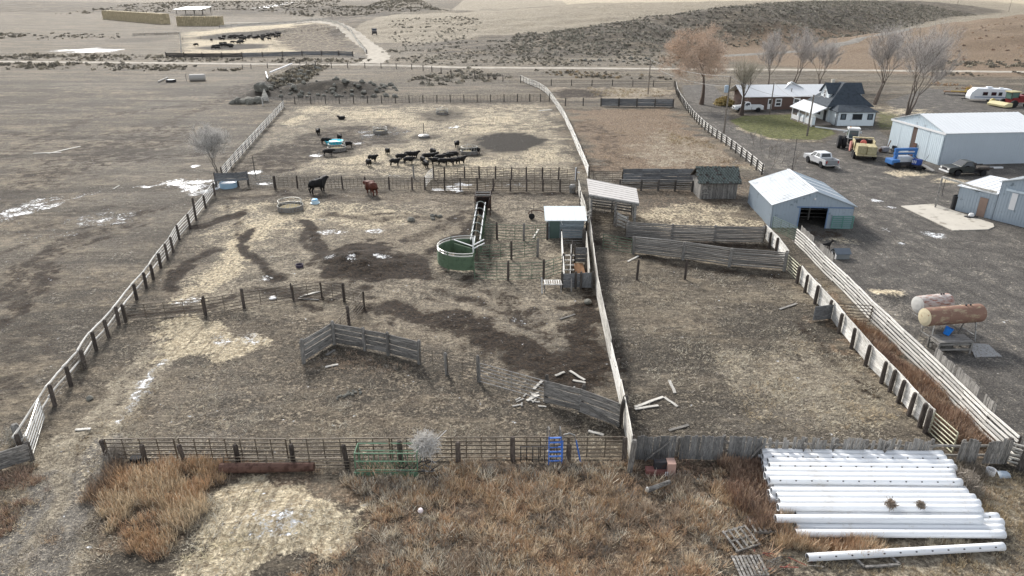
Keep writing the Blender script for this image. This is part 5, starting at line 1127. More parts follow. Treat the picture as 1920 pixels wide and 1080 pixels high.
x, y = G(1675, 283); tag(MB().lathe([(.3, 0), (.3, .75), (.27, .75), (.27, .1)], 14).build('steel_drum', M_DARKMETAL(), loc=(x, y, gz(x, y))), 'small dark drum at the corner of the shop', 'drum')
# camper and harvester
x, y = G(1850, 190); cv_ = thing('camper_trailer', 'white travel trailer with three dark side windows', 'camper', (x, y, gz(x, y)), math.radians(-10)); CW = paint('camper_white', (.74, .77, .8), .4, 0, .04, .8, .02)
MB().prism([(-4.0, .55), (3.9, .5), (3.9, 2.75), (-3.0, 2.85), (-3.9, 2.0), (-4.1, 1.1)], -1.2, 1.2).build('shell', CW, cv_, bevel=.08)
for x_, w_ in ((-1.2, .9), (.5, .9), (1.8, .6)): pane(cv_, 'window', (x_, -1.2, 1.75), w_, .65, '-y', M_DARKMETAL(), GLS, .06)
MB().box2((-3.2, -1.225, .95), (3.6, -1.205, 1.12)).build('stripe', paint('stripe_blue', rgb(120, 140, 168), .5), cv_); MB().box((-.2, 0, 3.0), (1.1, .9, .3)).build('air_conditioner', CW, cv_, bevel=.06); MB().box((2.2, 0, 2.9), (.7, .6, .15)).build('roof_vent', CW, cv_)
MB().poly([(-4.02, -.6, 1.35), (-4.02, .6, 1.35), (-3.78, .6, 1.95), (-3.78, -.6, 1.95), (-3.98, -.6, 1.3), (-3.98, .6, 1.3), (-3.7, .6, 1.95), (-3.7, -.6, 1.95)], FF).build('front_window', paint('hazy_glass', rgb(150, 160, 166), .2), cv_)
for x_ in (.6, 1.5): [wheel(cv_, (x_, s_ * 1.05, .36), .36, .25) for s_ in (-1, 1)]
MB().path([(-5.3, 0, .5), (-4.0, .7, .5)], .06).path([(-5.3, 0, .5), (-4.0, -.7, .5)], .06).build('tow_bar', M_DARKMETAL(), cv_); MB().tube((-5.0, 0, 0), (-5.0, 0, .6), .05).build('jack', M_DARKMETAL(), cv_)
x, y = G(1890, 200); RD = paint('harvester_red', rgb(128, 36, 40), .5, 0, .1, 2, .05, rgb(90, 40, 36), .2); YL = paint('harvester_cream', rgb(206, 196, 154), .6, 0, .08, 2)
hv = thing('windrower', 'red swather with cream cutting header beside the camper', 'windrower', (x, y, gz(x, y)), PI + .15)
MB().box2((-3.2, -1.0, .9), (.2, 1.0, 1.9)).build('body', RD, hv, bevel=.1); MB().box2((-3.4, -1.1, 1.7), (-1.2, 1.1, 2.3)).build('engine_hood', RD, hv, bevel=.1); V = frustum((-1.2, .5, .8, 1.6), (-1.2, .6, .8, 2.95)); MB().poly(V, FF).build('cab', M_DARKMETAL(), hv)
for fc in ((0, 1, 5, 4), (1, 2, 6, 5), (2, 3, 7, 6)): glass_on(hv, 'cab_window', V, fc, .07, paint('green_glass', (.10, .17, .15), .1, 0, .05, 1, .02, spec=.6))
MB().box2((-1.4, -.95, 2.95), (.8, .95, 3.2)).build('cab_roof', YL, hv, bevel=.06); [wheel(hv, (.1, s_ * 1.45, .75), .75, .5, YL) for s_ in (-1, 1)]; [wheel(hv, (-2.9, s_ * 1.2, .5), .5, .3) for s_ in (-1, 1)]
MB().prism([(1.2, .25), (3.0, .2), (3.1, .6), (2.2, 1.05), (1.2, 1.0)], -2.3, 2.3).build('header', YL, hv, bevel=.05); MB().lathe([(.7, -.15), (.7, .15)], 14, (1.7, -2.5, .72), 'Y').build('reel_disc', paint('reel_yellow', rgb(204, 190, 130), .6), hv); MB().box2((.2, -.6, .5), (1.3, .6, .9)).build('feeder', RD, hv); MB().beam((-3.4, -.8, 2.3), (-3.9, .8, 2.6), .4, .3).build('rear_guard', M_DARKMETAL(), hv)
x, y = G(1798, 178); ft = thing('flat_trailer', 'low brown and yellow implement trailer behind the camper', 'trailer', (x, y, gz(x, y)), -.35)
MB().box2((-3.2, -1, .6), (2.4, 1, .8)).build('deck', paint('brown_deck', rgb(120, 96, 74), .8), ft); MB().beam((-2, -1.05, .95), (2.4, -1.05, .95), .12, .14).build('side_beam', paint('yellow_paint', rgb(206, 176, 70), .6), ft); MB().path([(1.0, .2, .8), (1.4, .2, 1.6), (2.0, .2, 1.6), (2.4, .2, .8)], .08).build('hoop', MATS['yellow_paint'], ft); [wheel(ft, (1.7, s_ * 1.1, .38), .38, .25) for s_ in (-1, 1)]; MB().box2((-3.1, -.1, 0), (-2.95, .1, .6)).build('jack_stand', M_DARKMETAL(), ft)
x, y = G(703, 75); pt = thing('flatbed_truck', 'distant dark farm truck parked on the dirt drive', 'truck', (x, y, gz(x, y)), math.radians(-80))
MB().box2((.6, -1.2, .8), (3.6, 1.2, 2.2)).build('hood', M_DARKMETAL(), pt, bevel=.15); V = frustum((-.9, 1.0, 1.2, 2.0), (-.8, .6, 1.1, 3.2)); MB().poly(V, FF).build('cab', paint('faded_blue', rgb(104, 110, 122), .5), pt); glass_on(pt, 'windscreen', V, (1, 2, 6, 5), .08, GLS); MB().box2((-4.5, -1.35, 1.2), (-1.0, 1.35, 1.5)).build('flat_deck', dw, pt); MB().box2((-1.2, -1.3, 1.5), (-1.0, 1.3, 3.3)).build('head_board', dw, pt)
for wx_ in (2.6, -3.0): [wheel(pt, (wx_, s_ * 1.15, .55), .55, .35) for s_ in (-1, 1)]

# ------------------------------------------------------------------ yard things
TANK = paint('rusted_tank', rgb(140, 110, 95), .8, .1, .25, .9, .1, rgb(176, 158, 130), .3, stretch=(1, 2, 2)); TEND = paint('tank_end', rgb(206, 194, 164), .7, 0, .12, 2, .05, rgb(150, 110, 80), .15)
def fuel_tank(label, pa, pb, r, zc, mat, endm, lean=0):
    A, B = GV(*pa), GV(*pb); d = B - A; L = d.length; t = thing('fuel_tank', label, 'fuel tank', (A.x, A.y, gz(A.x, A.y)), math.atan2(d.y, d.x))
    MB().lathe([(r * .98, .0), (r, .05), (r, L * .33), (r * 1.015, L * .335), (r * 1.015, L * .345), (r, L * .35), (r, L * .66), (r * 1.015, L * .665), (r * 1.015, L * .675), (r, L * .68), (r, L - .05), (r * .9, L)], 28, (0, 0, zc), 'X').build('shell', mat, t, smooth=False)
    MB().lathe([(.02, -.1), (r * .6, -.07), (r * .96, -.015)], 28, (0, 0, zc), 'X').build('end_cap', endm, t)
    for k in (.12, .88):
        for s_ in (-1, 1): MB().tube((L * k, s_ * r * .6, zc - r * .75), (L * k + (.25 if k < .5 else -.0) * s_, s_ * (r + .15), -.05), .045, 6).build('leg', pw if k < .5 else st, t); 
        MB().tube((L * k, -r * .9, .5), (L * k, r * .9, .5), .03, 5).build('brace', st, t); MB().tube((L * k, -r * .62, zc - r * .8), (L * k, r * .62, zc - r * .8), .05, 6).build('saddle', st, t)
    for k in (.7, .78): MB().lathe([(.06, 0), (.06, .1)], 8, (L * k, 0, zc + r - .01)).build('filler_cap', M_DARKMETAL(), t)
    return t
fuel_tank('long rusty brown fuel tank on tall pipe legs', (1722, 641), (1824, 632), .62, 1.85, TANK, TEND)
fuel_tank('short white and rust streaked fuel tank on low legs', (1712, 606), (1768, 600), .62, 1.45, paint('streaked_tank', rgb(196, 188, 182), .7, 0, .12, 1.0, .05, rgb(158, 116, 102), .42, stretch=(1, 3, 3)), paint('white_tank_end', rgb(214, 212, 206), .7, 0, .1, 3))
c4 = [Vector((*G(px, py, .85), 0)) for px, py in ((1743, 628), (1807, 627), (1827, 642), (1762, 643))]; O = c4[3]
tb = thing('work_table', 'weathered grey timber work table in front of the fuel tank', 'table', (O.x, O.y, gz(O.x, O.y)))
for i in range(6):
    a = c4[3].lerp(c4[0], i / 6) - O; b = c4[2].lerp(c4[1], i / 6) - O; w_ = (c4[0] - c4[3]).length / 6; piece('top_board', 'board', gw, tb, a + Vector((0, w_ / 2, .85)), b + Vector((0, w_ / 2, .85)), w_ * .96, .05, (0, 0, 1))
for c in c4: p = (c - O) * .94; piece('leg', 'board', gw, tb, (p.x, p.y, -.03), (p.x, p.y, .82), .12, .12, (0, 1, 0))
for a, b, z in ((3, 2, .35), (0, 1, .35), (3, 0, .7), (2, 1, .7), (3, 2, .72)): p, q_ = (c4[a] - O) * .94, (c4[b] - O) * .94; piece('stretcher', 'board', gw, tb, (p.x, p.y, z), (q_.x, q_.y, z), .06, .12)
p = Vector((*G(1778, 629, .95), 0)); bk = thing('bucket', 'bright blue bucket lying tilted behind the work table', 'bucket', (p.x, p.y + .25, gz(p.x, p.y + .25) + .9)); o = MB().lathe([(.19, 0), (.26, .5), (.23, .5), (.17, .04)], 16, cap=True).build('shell', paint('bucket_blue', rgb(40, 128, 220), .4), bk); o.rotation_euler = (0, .3, 0)
MB().path([(-.22, 0, .45), (0, .3, .6), (.3, 0, .42)], .012).build('handle', st, bk); tag(MB().box2((-.5, -.3, 0), (.5, .3, .88)).build('wooden_crate', gw, loc=(p.x, p.y + .25, gz(p.x, p.y))), 'low grey crate behind the work table under the blue bucket', 'crate')
x, y = G(1845, 664); tag(MB().poly([(-.9, -.5, 0), (.9, -.4, 0), (.7, .8, .25), (-.6, .9, .3), (-.9, -.5, -.05), (.9, -.4, -.05), (.7, .8, .2), (-.6, .9, .25)], FF).build('metal_sheet', st, loc=(x, y, gz(x, y) + .06)), 'grey sheet of scrap metal beside the work table', 'sheet')
x, y = G(1575, 483); dh = thing('dog_house', 'small grey dog house with pitched roof and dark doorway', 'dog house', (x, y, gz(x, y)), .05); DG = paint('dog_house_grey', rgb(134, 138, 138), .7, 0, .1, 2)
MB().poly([(-.6, -.45, 0), (-.6, .45, 0), (-.6, .45, .55), (-.6, 0, .85), (-.6, -.45, .55), (.6, -.45, 0), (.6, .45, 0), (.6, .45, .55), (.6, 0, .85), (.6, -.45, .55)], [(0, 1, 2, 3, 4), (9, 8, 7, 6, 5), (0, 5, 6, 1), (1, 6, 7, 2), (2, 7, 8, 3), (3, 8, 9, 4), (4, 9, 5, 0)]).build('wall', DG, dh)
for s_ in (-1, 1): slope(MB(), (-.7, s_ * .55, .5), (.7, s_ * .55, .5), (.7, 0, .9), (-.7, 0, .9), .04, 9).build('roof_slope', paint('dog_roof', rgb(112, 120, 128), .7), dh)
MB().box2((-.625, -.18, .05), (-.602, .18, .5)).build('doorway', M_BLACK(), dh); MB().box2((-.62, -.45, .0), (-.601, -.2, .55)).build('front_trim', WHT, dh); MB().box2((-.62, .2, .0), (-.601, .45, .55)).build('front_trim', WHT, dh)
# welder and odds on the concrete
x, y = G(1811, 389); wd = thing('welding_cart', 'red and white welding cart with hoses on the concrete pad', 'cart', (x, y, gz(x, y) + .06), -.6); MB().box2((-.5, -.3, .1), (.5, .3, .5)).build('frame', M_DARKMETAL(), wd); MB().lathe([(.25, -.15), (.25, .15)], 14, (0, 0, .75), 'X').build('hose_reel', paint('red_reel', rgb(170, 60, 56), .5), wd); [wheel(wd, (a, b, .12), .12, .08) for a in (-.4, .4) for b in (-.3, .3)]; MB().path([(.4, 0, .3), (1.6, -.2, .05), (2.0, .4, .05)], .03).build('hose', M_BLACK(), wd)
x, y = G(1820, 408); pl = thing('float_tray', 'pale lump of gear on a low tray on the concrete', 'tray', (x, y, gz(x, y) + .06), .2); MB().box2((-.6, -.3, 0), (.6, .3, .1)).build('tray', M_DARKMETAL(), pl); MB().lathe([(.25, .1), (.3, .2), (.2, .42)], 10).build('bundle', WHT, pl)
x, y = G(1791, 392); tag(MB().lathe([(.5, 0), (.5, 1.5), (.44, 1.5), (.44, .1)], 18).build('oil_barrel', M_BLACK(), loc=(x, y, gz(x, y))), 'black barrel standing by the corner of the ribbed workshop', 'barrel')
x, y = G(1850, 317); tag(MB().beam((-2.3, 0, .15), (2.3, .3, .15), .3, .2).build('roof_sheet_bundle', WHT, loc=(x, y, gz(x, y))), 'long white metal trim lying along the shop wall', 'trim')

# ------------------------------------------------------------------ white irrigation pipes
PVC = paint('white_pvc', (.86, .88, .9), .34, 0, .05, .6, .03, rgb(212, 208, 200), .14, spec=.5); PR = .178
def pipe(A, B, r=PR, ports=0, label=None, group='stack of white irrigation pipes'):
    d = B - A; L = d.length; t = thing('irrigation_pipe', label or 'long white plastic irrigation pipe lying in the stack', 'pipe', A, 0, group); t.rotation_euler = d.to_track_quat('X', 'Z').to_euler()
    MB().lathe([(r * .88, 0.02), (r * .88, 0), (r, 0), (r, L - .35), (r * 1.06, L - .3), (r * 1.06, L), (r * .9, L), (r * .9, L - .1)], 20, (0, 0, 0), 'X', cap=False).build('shell', PVC, t, smooth=True)
    for i in range(ports):
        x = .45 + i * (L - .9) / max(ports - 1, 1); MB().box((x, -math.sin(.9) * r, math.cos(.9) * r), (.07, .05, .025), Matrix.Rotation(.9, 3, 'X')).build('outlet', M_DARKMETAL(), t)
NB = 16; LX0, LX1 = Vector((*G(1427, 862), 0)), Vector((*G(1468, 1010), 0)); RX0, RX1 = Vector((*G(1762, 866), 0)), Vector((*G(1815, 1012), 0))
for i in range(NB):
    t = i / (NB - 1); a = LX0.lerp(LX1, t); b = RX0.lerp(RX1, t); u = (b - a).normalized(); j = random.uniform(-.25, .2) if i < 12 else random.uniform(.1, .75)
    z = .2 + .12; a = a + u * j + Vector((0, 0, z)); b = a + u * 8.9; pipe(a, b, ports=12 if i in (7, 12) else 0, label='long white plastic irrigation pipe lying in the bottom layer')
for i in (0, 1, 2, 3, 4, 5, 6, 8, 9, 10, 11, 13):
    t = (i + .5) / (NB - 1); a = LX0.lerp(LX1, t); b = RX0.lerp(RX1, t); u = (b - a).normalized(); a = a + u * random.uniform(-.35, .1) + Vector((0, 0, .2 + .12 + .29)); pipe(a, a + u * 8.9, ports=12 if i in (1, 3, 6) else 0, label='long white plastic irrigation pipe lying on top of the stack')
for k, xx in enumerate((.12, .5, .9)): a = LX0.lerp(RX0, xx); b = LX1.lerp(RX1, xx); tag(MB().beam((0, 0, 0), (b - a) * 1.03, .14, .16).build('bearer', gw, loc=(a.x, a.y, gz(a.x, a.y) + .06)), ('grey timber bearer under the open ends of the pipe stack', 'grey timber bearer under the middle of the pipe stack', 'grey timber bearer under the socket ends of the pipe stack')[k], 'timber')
a, b = GV(1512, 1052), GV(1878, 1032); pipe(a + Vector((0, 0, .2)), b + Vector((0, 0, .22)), .17, 12, 'single white irrigation pipe lying loose before the stack', None)
# ------------------------------------------------------------------ feeders, tub, chute, troughs
def ring_feeder(label, px, py, r=1.15, broken=False, hay=True):
    x, y = G(px, py); f_ = thing('ring_feeder', label, 'hay feeder', (x, y, gz(x, y)), random.random() * 6, 'steel ring feeders'); n = 18; MS = paint('feeder_steel', rgb(132, 130, 126), .6, .3, .2, 3, .1, rgb(104, 84, 70), .3)
    MB().lathe([(r, 0), (r, .55), (r - .03, .55), (r - .03, .02)], 24, cap=False).build('skirt', MS, f_)
    for z, rr in ((.55, r), (1.05, r * .92)):
        MB().path([(rr * math.cos(2 * PI * i / 24), rr * math.sin(2 * PI * i / 24), z) for i in range(25)], .03, 5).build('hoop', paint('pale_tube', rgb(198, 196, 188), .5, .2), f_)
    for i in range(n): t = 2 * PI * i / n; MB().tube((r * math.cos(t), r * math.sin(t), .5), (r * .92 * math.cos(t + .15), r * .92 * math.sin(t + .15), 1.05), .022, 4).build('divider', MATS['pale_tube'], f_)
    if broken: MB().path([(-.6, 0, .5), (-.2, .1, 1.5), (.3, 0, 1.3), (.8, .2, .9)], .03, 4).build('bent_rail', MATS['pale_tube'], f_)
    if hay: MB().lathe([(r * .93, .02), (r * .9, .3), (r * .5, .42), (.05, .36)], 16, cap=True).build('hay', paint('old_hay', rgb(150, 138, 108), .95, 0, .4, 3), f_)
ring_feeder('steel ring feeder beside the blue tub in the empty pen', 545, 393, 1.35); ring_feeder('bent steel ring feeder with a cow head inside', 880, 288, 1.3, True); ring_feeder('ring feeder full of hay just below the turquoise trough', 632, 282, 1.35); ring_feeder('ring feeder standing in frosty mud', 713, 250, 1.2, True); ring_feeder('ring feeder closest to the far wire fence', 829, 214, 1.2, True)
x, y = G(627, 270); TQ = paint('turquoise_plastic', rgb(20, 196, 220), .4, 0, .05, 1, .02); tq = thing('water_trough', 'bright turquoise oval water trough among the cattle', 'trough', (x, y, gz(x, y)), .1); o = MB().lathe([(1.0, 0), (1.18, .6), (1.25, .62), (1.25, .66), (1.1, .66), (1.0, .5)], 28).build('basin', TQ, tq); o.scale = (1.15, 1.0, .9)
o = MB().lathe([(1.06, .56), (1.05, .57)], 24).build('water', paint('trough_water', rgb(40, 220, 240), .1, 0, .05, 1, spec=.6), tq); o.scale = (1.15, 1.0, .9)
x, y = G(591, 382); tb_ = thing('mineral_tub', 'small bright blue tub with a white rim near the feeder', 'tub', (x, y, gz(x, y))); MB().lathe([(.5, 0), (.52, .12), (.42, .14), (.36, .42), (.1, .5)], 18).build('base', paint('pale_blue_rim', rgb(200, 224, 236), .5), tb_); MB().lathe([(.3, .4), (.32, .52), (.05, .56)], 16).build('lid', paint('tub_blue', rgb(70, 178, 232), .5), tb_)
x, y = G(429, 351); wt = thing('water_tank', 'round pale blue water tank under the plank screen', 'tank', (x, y, gz(x, y))); MB().lathe([(1.0, 0), (1.02, .62), (.95, .62), (.93, .1)], 26).build('shell', paint('pale_blue_steel', rgb(150, 178, 196), .5, .1), wt); MB().lathe([(.93, .52), (.92, .53)], 24).build('ice', paint('tank_ice', rgb(230, 236, 240), .3), wt)
f = fence_root('tank_screen', 'dark slate plank screen standing over the pale water tank', 'fence', G(410, 350)); sp_ = PX((406, 350), (447, 349), (466, 347)); [add_post(f, p, 1.8, .26, dw, .04) for p in sp_]; add_rails(f, sp_, (.85, 1.2, 1.55), .32, .05, slate, 'board', -.1, .02, 'plank'); add_post(f, G(479, 329), 2.6, .12, dw)
tube_panel(f, G(468, 347), G(514, 352), 1.4, 6, st, .2, 2.0, .035)
# green crowding tub
cx, cy = G(872, 492); cr_ = thing('crowding_tub', 'round green steel crowding tub with white hoops', 'cattle tub', (cx, cy, gz(cx, cy))); GRN = paint('tub_green', rgb(98, 118, 94), .65, .1, .2, 1.5, .05, rgb(80, 98, 78), .3); R0 = 2.35; a0, a1 = math.radians(70), math.radians(292); n = 20
arc = [(R0 * math.cos(a0 + (a1 - a0) * i / n), R0 * math.sin(a0 + (a1 - a0) * i / n)) for i in range(n + 1)]
for k in range(0, n, 4):
    seg = arc[k:k + 5]; mb = MB()
    for (x1, y1), (x2, y2) in zip(seg, seg[1:]): mb.beam((x1, y1, .72), (x2, y2, .72), .05, 1.2)
    mb.build('wall_sheet', GRN, cr_)
for z in (.45, .75, 1.05): MB().path([(x * 1.015, y * 1.015, z) for x, y in arc], .025, 4).build('rib', GRN, cr_)
for z in (1.38, 1.6): MB().path([(x, y, z) for x, y in arc], .045, 5).build('hoop', MATS['galvanised'], cr_)
for k in (0, 5, 10, 15, 20): MB().tube((arc[k][0], arc[k][1], 0), (arc[k][0], arc[k][1], 1.65), .06, 6).build('upright', GRN, cr_)
MB().tube((.75, -.2, 0), (.75, -.2, 2.3), .07, 6).build('king_post', WHT, cr_)
for b in ((arc[0]), (-1.0, 1.2)):
    MB().beam((.75, -.2, .72), (b[0], b[1], .72), .05, 1.15).build('swing_gate', GRN, cr_); MB().tube((.75, -.2, 1.5), (b[0], b[1], 1.62), .05, 5).build('gate_bar', WHT, cr_)
MB().tube((.75, -.2, 1.6), (1.6, 1.6, 1.5), .06, 5).build('gate_bar', WHT, cr_); MB().tube((.75, -.2, 1.3), (1.65, 1.5, 1.2), .06, 5).build('gate_bar', WHT, cr_)
# alley and squeeze chute
p0, p1 = Vector((*G(892, 478), 0)), Vector((*G(903, 405), 0)); al = thing('chute_alley', 'narrow steel alley with arched hoops leading up to the chute', 'cattle alley', g3(p0)); O = Vector((p0.x, p0.y, 0)); u = (p1 - p0).normalized(); nn = Vector((u.y, -u.x, 0)); L = (p1 - p0).length
for s_ in (-.42, .42):
    a = nn * s_; b = a + u * L; MB().beam(a + Vector((0, 0, .7)), b + Vector((0, 0, .7)), .05, 1.15).build('side_sheet', M_DARKMETAL() if s_ < 0 else GRN, al); MB().tube(a + Vector((0, 0, 1.45)), b + Vector((0, 0, 1.45)), .06, 6).build('top_rail', WHT, al)
for k in range(5):
    c = u * (L * (k + .3) / 5); MB().path([c + nn * .5 * math.cos(t) + Vector((0, 0, 1.45 + .6 * math.sin(t))) for t in np.linspace(0, PI, 9)], .045, 5).build('arch_hoop', paint('grey_hoop', rgb(150, 156, 150), .5, .2), al); [MB().tube(c + nn * .5 * s_, c + nn * .5 * s_ + Vector((0, 0, 1.5)), .045, 5).build('upright', GRN, al) for s_ in (-1, 1)]
x, y = G(906, 398); sq = thing('squeeze_chute', 'rusty dark squeeze chute with open slatted top and levers', 'cattle chute', (x, y, gz(x, y)), math.atan2(u.y, u.x) - PI / 2); RM = paint('chute_rust', rgb(70, 62, 58), .8, .1, .3, 3, .1, rgb(110, 76, 58), .25)
for s_ in (-1, 1):
    MB().poly([(s_ * .38, -1.1, .1), (s_ * .38, 1.1, .1), (s_ * .72, 1.1, 1.75), (s_ * .72, -1.1, 1.75), (s_ * .42, -1.1, .1), (s_ * .42, 1.1, .1), (s_ * .76, 1.1, 1.75), (s_ * .76, -1.1, 1.75)], FF).build('squeeze_side', RM, sq)
    for yy in (-1.1, 1.1): MB().beam((s_ * .8, yy, 0), (s_ * .8, yy, 2.1), .1, .1).build('corner_post', RM, sq)
for yy in (-1.1, -.5, .1, .6, 1.1): MB().beam((-.85, yy, 2.05), (.85, yy, 2.05), .08, .08).build('top_bar', st if yy in (-.5, .6) else RM, sq)
for s_ in (-1, 1): MB().beam((s_ * .8, -1.1, 2.1), (s_ * .8, 1.1, 2.1), .08, .08).build('top_rail', RM, sq)
MB().beam((.8, -.6, 1.9), (1.25, .3, 2.9), .06, .06).build('lever', RM, sq); MB().beam((.8, .6, 1.9), (1.25, 1.3, 2.9), .06, .06).build('lever', RM, sq); MB().box2((-.7, 1.12, .1), (.7, 1.2, 1.9)).build('head_gate', RM, sq); MB().box2((-.45, -1.1, .03), (.45, 1.1, .1)).build('floor_plate', RM, sq)
# wheeled rake by the shed
x, y = G(997, 412); hk = thing('hand_rake_cart', 'small two armed steel cart with one black wheel', 'cart', (x, y, gz(x, y))); wheel(hk, (0, 0, .32), .32, .16); MB().path([(0, .12, .32), (0, .12, .95), (.9, .3, .85), (2.0, .0, .5)], .05, 5).build('tow_arm', M_RUST(), hk); MB().path([(0, .12, .95), (-.4, .2, .6), (0, .12, .32)], .04, 5).build('stay', M_RUST(), hk); MB().tube((.2, .12, .9), (.2, .2, 1.7), .03).build('lever', M_DARKMETAL(), hk)
# loading chute: plank wall, ramp sides and steps
lcx = g3(G(1078, 540)); lo_ = thing('loading_chute', 'dark plank loading chute with bleached rail sides', 'loading chute', lcx); O = Vector((lcx.x, lcx.y, 0))
def L_(px, py): v = Vector((*G(px, py), 0)) - O; return v
a, b = L_(1053, 541), L_(1110, 540); mid = a.lerp(b, .62)
for z in (.2, .5, .8, 1.1): piece('plank', 'board', slate, lo_, a + Vector((0, 0, z)), mid + Vector((0, 0, z)), .06, .28)
n_ = 5
for i in range(n_): p = mid.lerp(b, (i + .5) / n_); piece('plank', 'board', slate, lo_, p, p + Vector((0, 0, 1.3)), .04, .2, (1, 0, 0))
for p in (a, a.lerp(b, .45), mid, b): piece('post', 'post', dw, lo_, p + Vector((0, -.12, 0)), p + Vector((0, -.12, 1.45)), .2, .2, (0, 1, .1))
piece('prop', 'post', gw, lo_, a.lerp(b, .3) + Vector((0, -.7, 0)), a.lerp(b, .3) + Vector((0, -.15, .9)), .14, .14, (1, 0, 0))
c, d = L_(1064, 512), L_(1062, 470); e, f2 = L_(1088, 510), L_(1086, 470)
for z in (.3, .6, .9, 1.2, 1.5): piece('rail', 'board', wr, lo_, L_(1057, 540) + Vector((0, 0, z)), L_(1052, 462) + Vector((0, 0, z)), .05, .16); piece('rail', 'board', wr, lo_, L_(1068, 540) + Vector((0, 0, z)), L_(1070, 490) + Vector((0, 0, z)), .05, .12)
for z in (.35, .75, 1.15, 1.5): piece('plank', 'board', pw, lo_, L_(1104, 540) + Vector((0, 0, z)), L_(1098, 466) + Vector((0, 0, z)), .05, .36)
for z in (.3, .65, 1.0, 1.3): piece('plank', 'board', slate, lo_, L_(1076, 494) + Vector((0, 0, z)), L_(1100, 494) + Vector((0, 0, z)), .05, .3)
for px, py in ((1056, 512), (1052, 464), (1070, 512), (1072, 488), (1098, 512), (1097, 468), (1077, 494)): p = L_(px, py); piece('post', 'post', dw, lo_, p, p + Vector((0, 0, 1.75)), .18, .18, (0, 1, .1))
for i in range(6): p = L_(1066, 530 - i * 5); piece('tread', 'board', pw, lo_, p + Vector((-.35, 0, .25 + .2 * i)), p + Vector((.45, 0, .25 + .2 * i)), .22, .05)
MB().box2((L_(1082, 530).x, L_(1082, 530).y, .02), (L_(1100, 530).x, L_(1100, 500).y, .3)).build('straw_ramp', paint('russet_litter', rgb(158, 122, 92), .95, 0, .4, 4), lo_)
x, y = G(1036, 545); bn = thing('slatted_platform', 'white slatted metal platform with legs beside the loading chute', 'platform', (x, y, gz(x, y)))
for i in range(8): MB().box((-.62 + i * .18, 0, .78), (.09, .8, .05)).build('slat', wr, bn)
for yy in (-.42, .42): MB().box((0, yy, .75), (1.45, .07, .08)).build('edge_rail', wr, bn)
for xx in (-.65, .65): [MB().box((xx, yy, .37), (.08, .08, .78)).build('leg', gw, bn) for yy in (-.38, .38)]
MB().beam((-.85, -.6, .05), (-.85, .6, .9), .12, .05).build('foot_board', pw, bn)
g_ = thing('tube_gate', 'steel tube gate below the pale roofed shed', 'gate', g3(G(1052, 462))); tube_panel(g_, G(1052, 460), G(1092, 460), 1.45, 6, st, .2, 3.0, .035); add_post(g_, G(1094, 462), 1.8, .3, dw)
f = fence_root('board_fence', 'bleached leaning boards between the alley and loafing shed', 'fence', G(1085, 395)); ib = PX((1084, 362), (1088, 385), (1096, 410), (1099, 436)); [add_post(f, p, 1.7, .2, dw) for p in ib]; add_rails(f, ib, (.4, .8, 1.2, 1.55), .22, .05, pw, 'board')
x, y = G(1073, 362); tag(MB().lathe([(.35, 0), (.4, .7), (.3, .95), (.05, 1.0)], 14).build('mineral_feeder', st, loc=(x, y, gz(x, y))), 'round grey mineral feeder by the end of the alley', 'feeder'); x, y = G(1079, 340); vp = thing('valve_post', 'white pipe post with a short arm at the alley corner', 'post', (x, y, gz(x, y))); MB().tube((0, 0, 0), (0, 0, 1.7), .09, 8).build('pipe', WHT, vp); MB().tube((0, 0, 1.1), (.5, 0, 1.1), .07, 8).build('arm', WHT, vp)
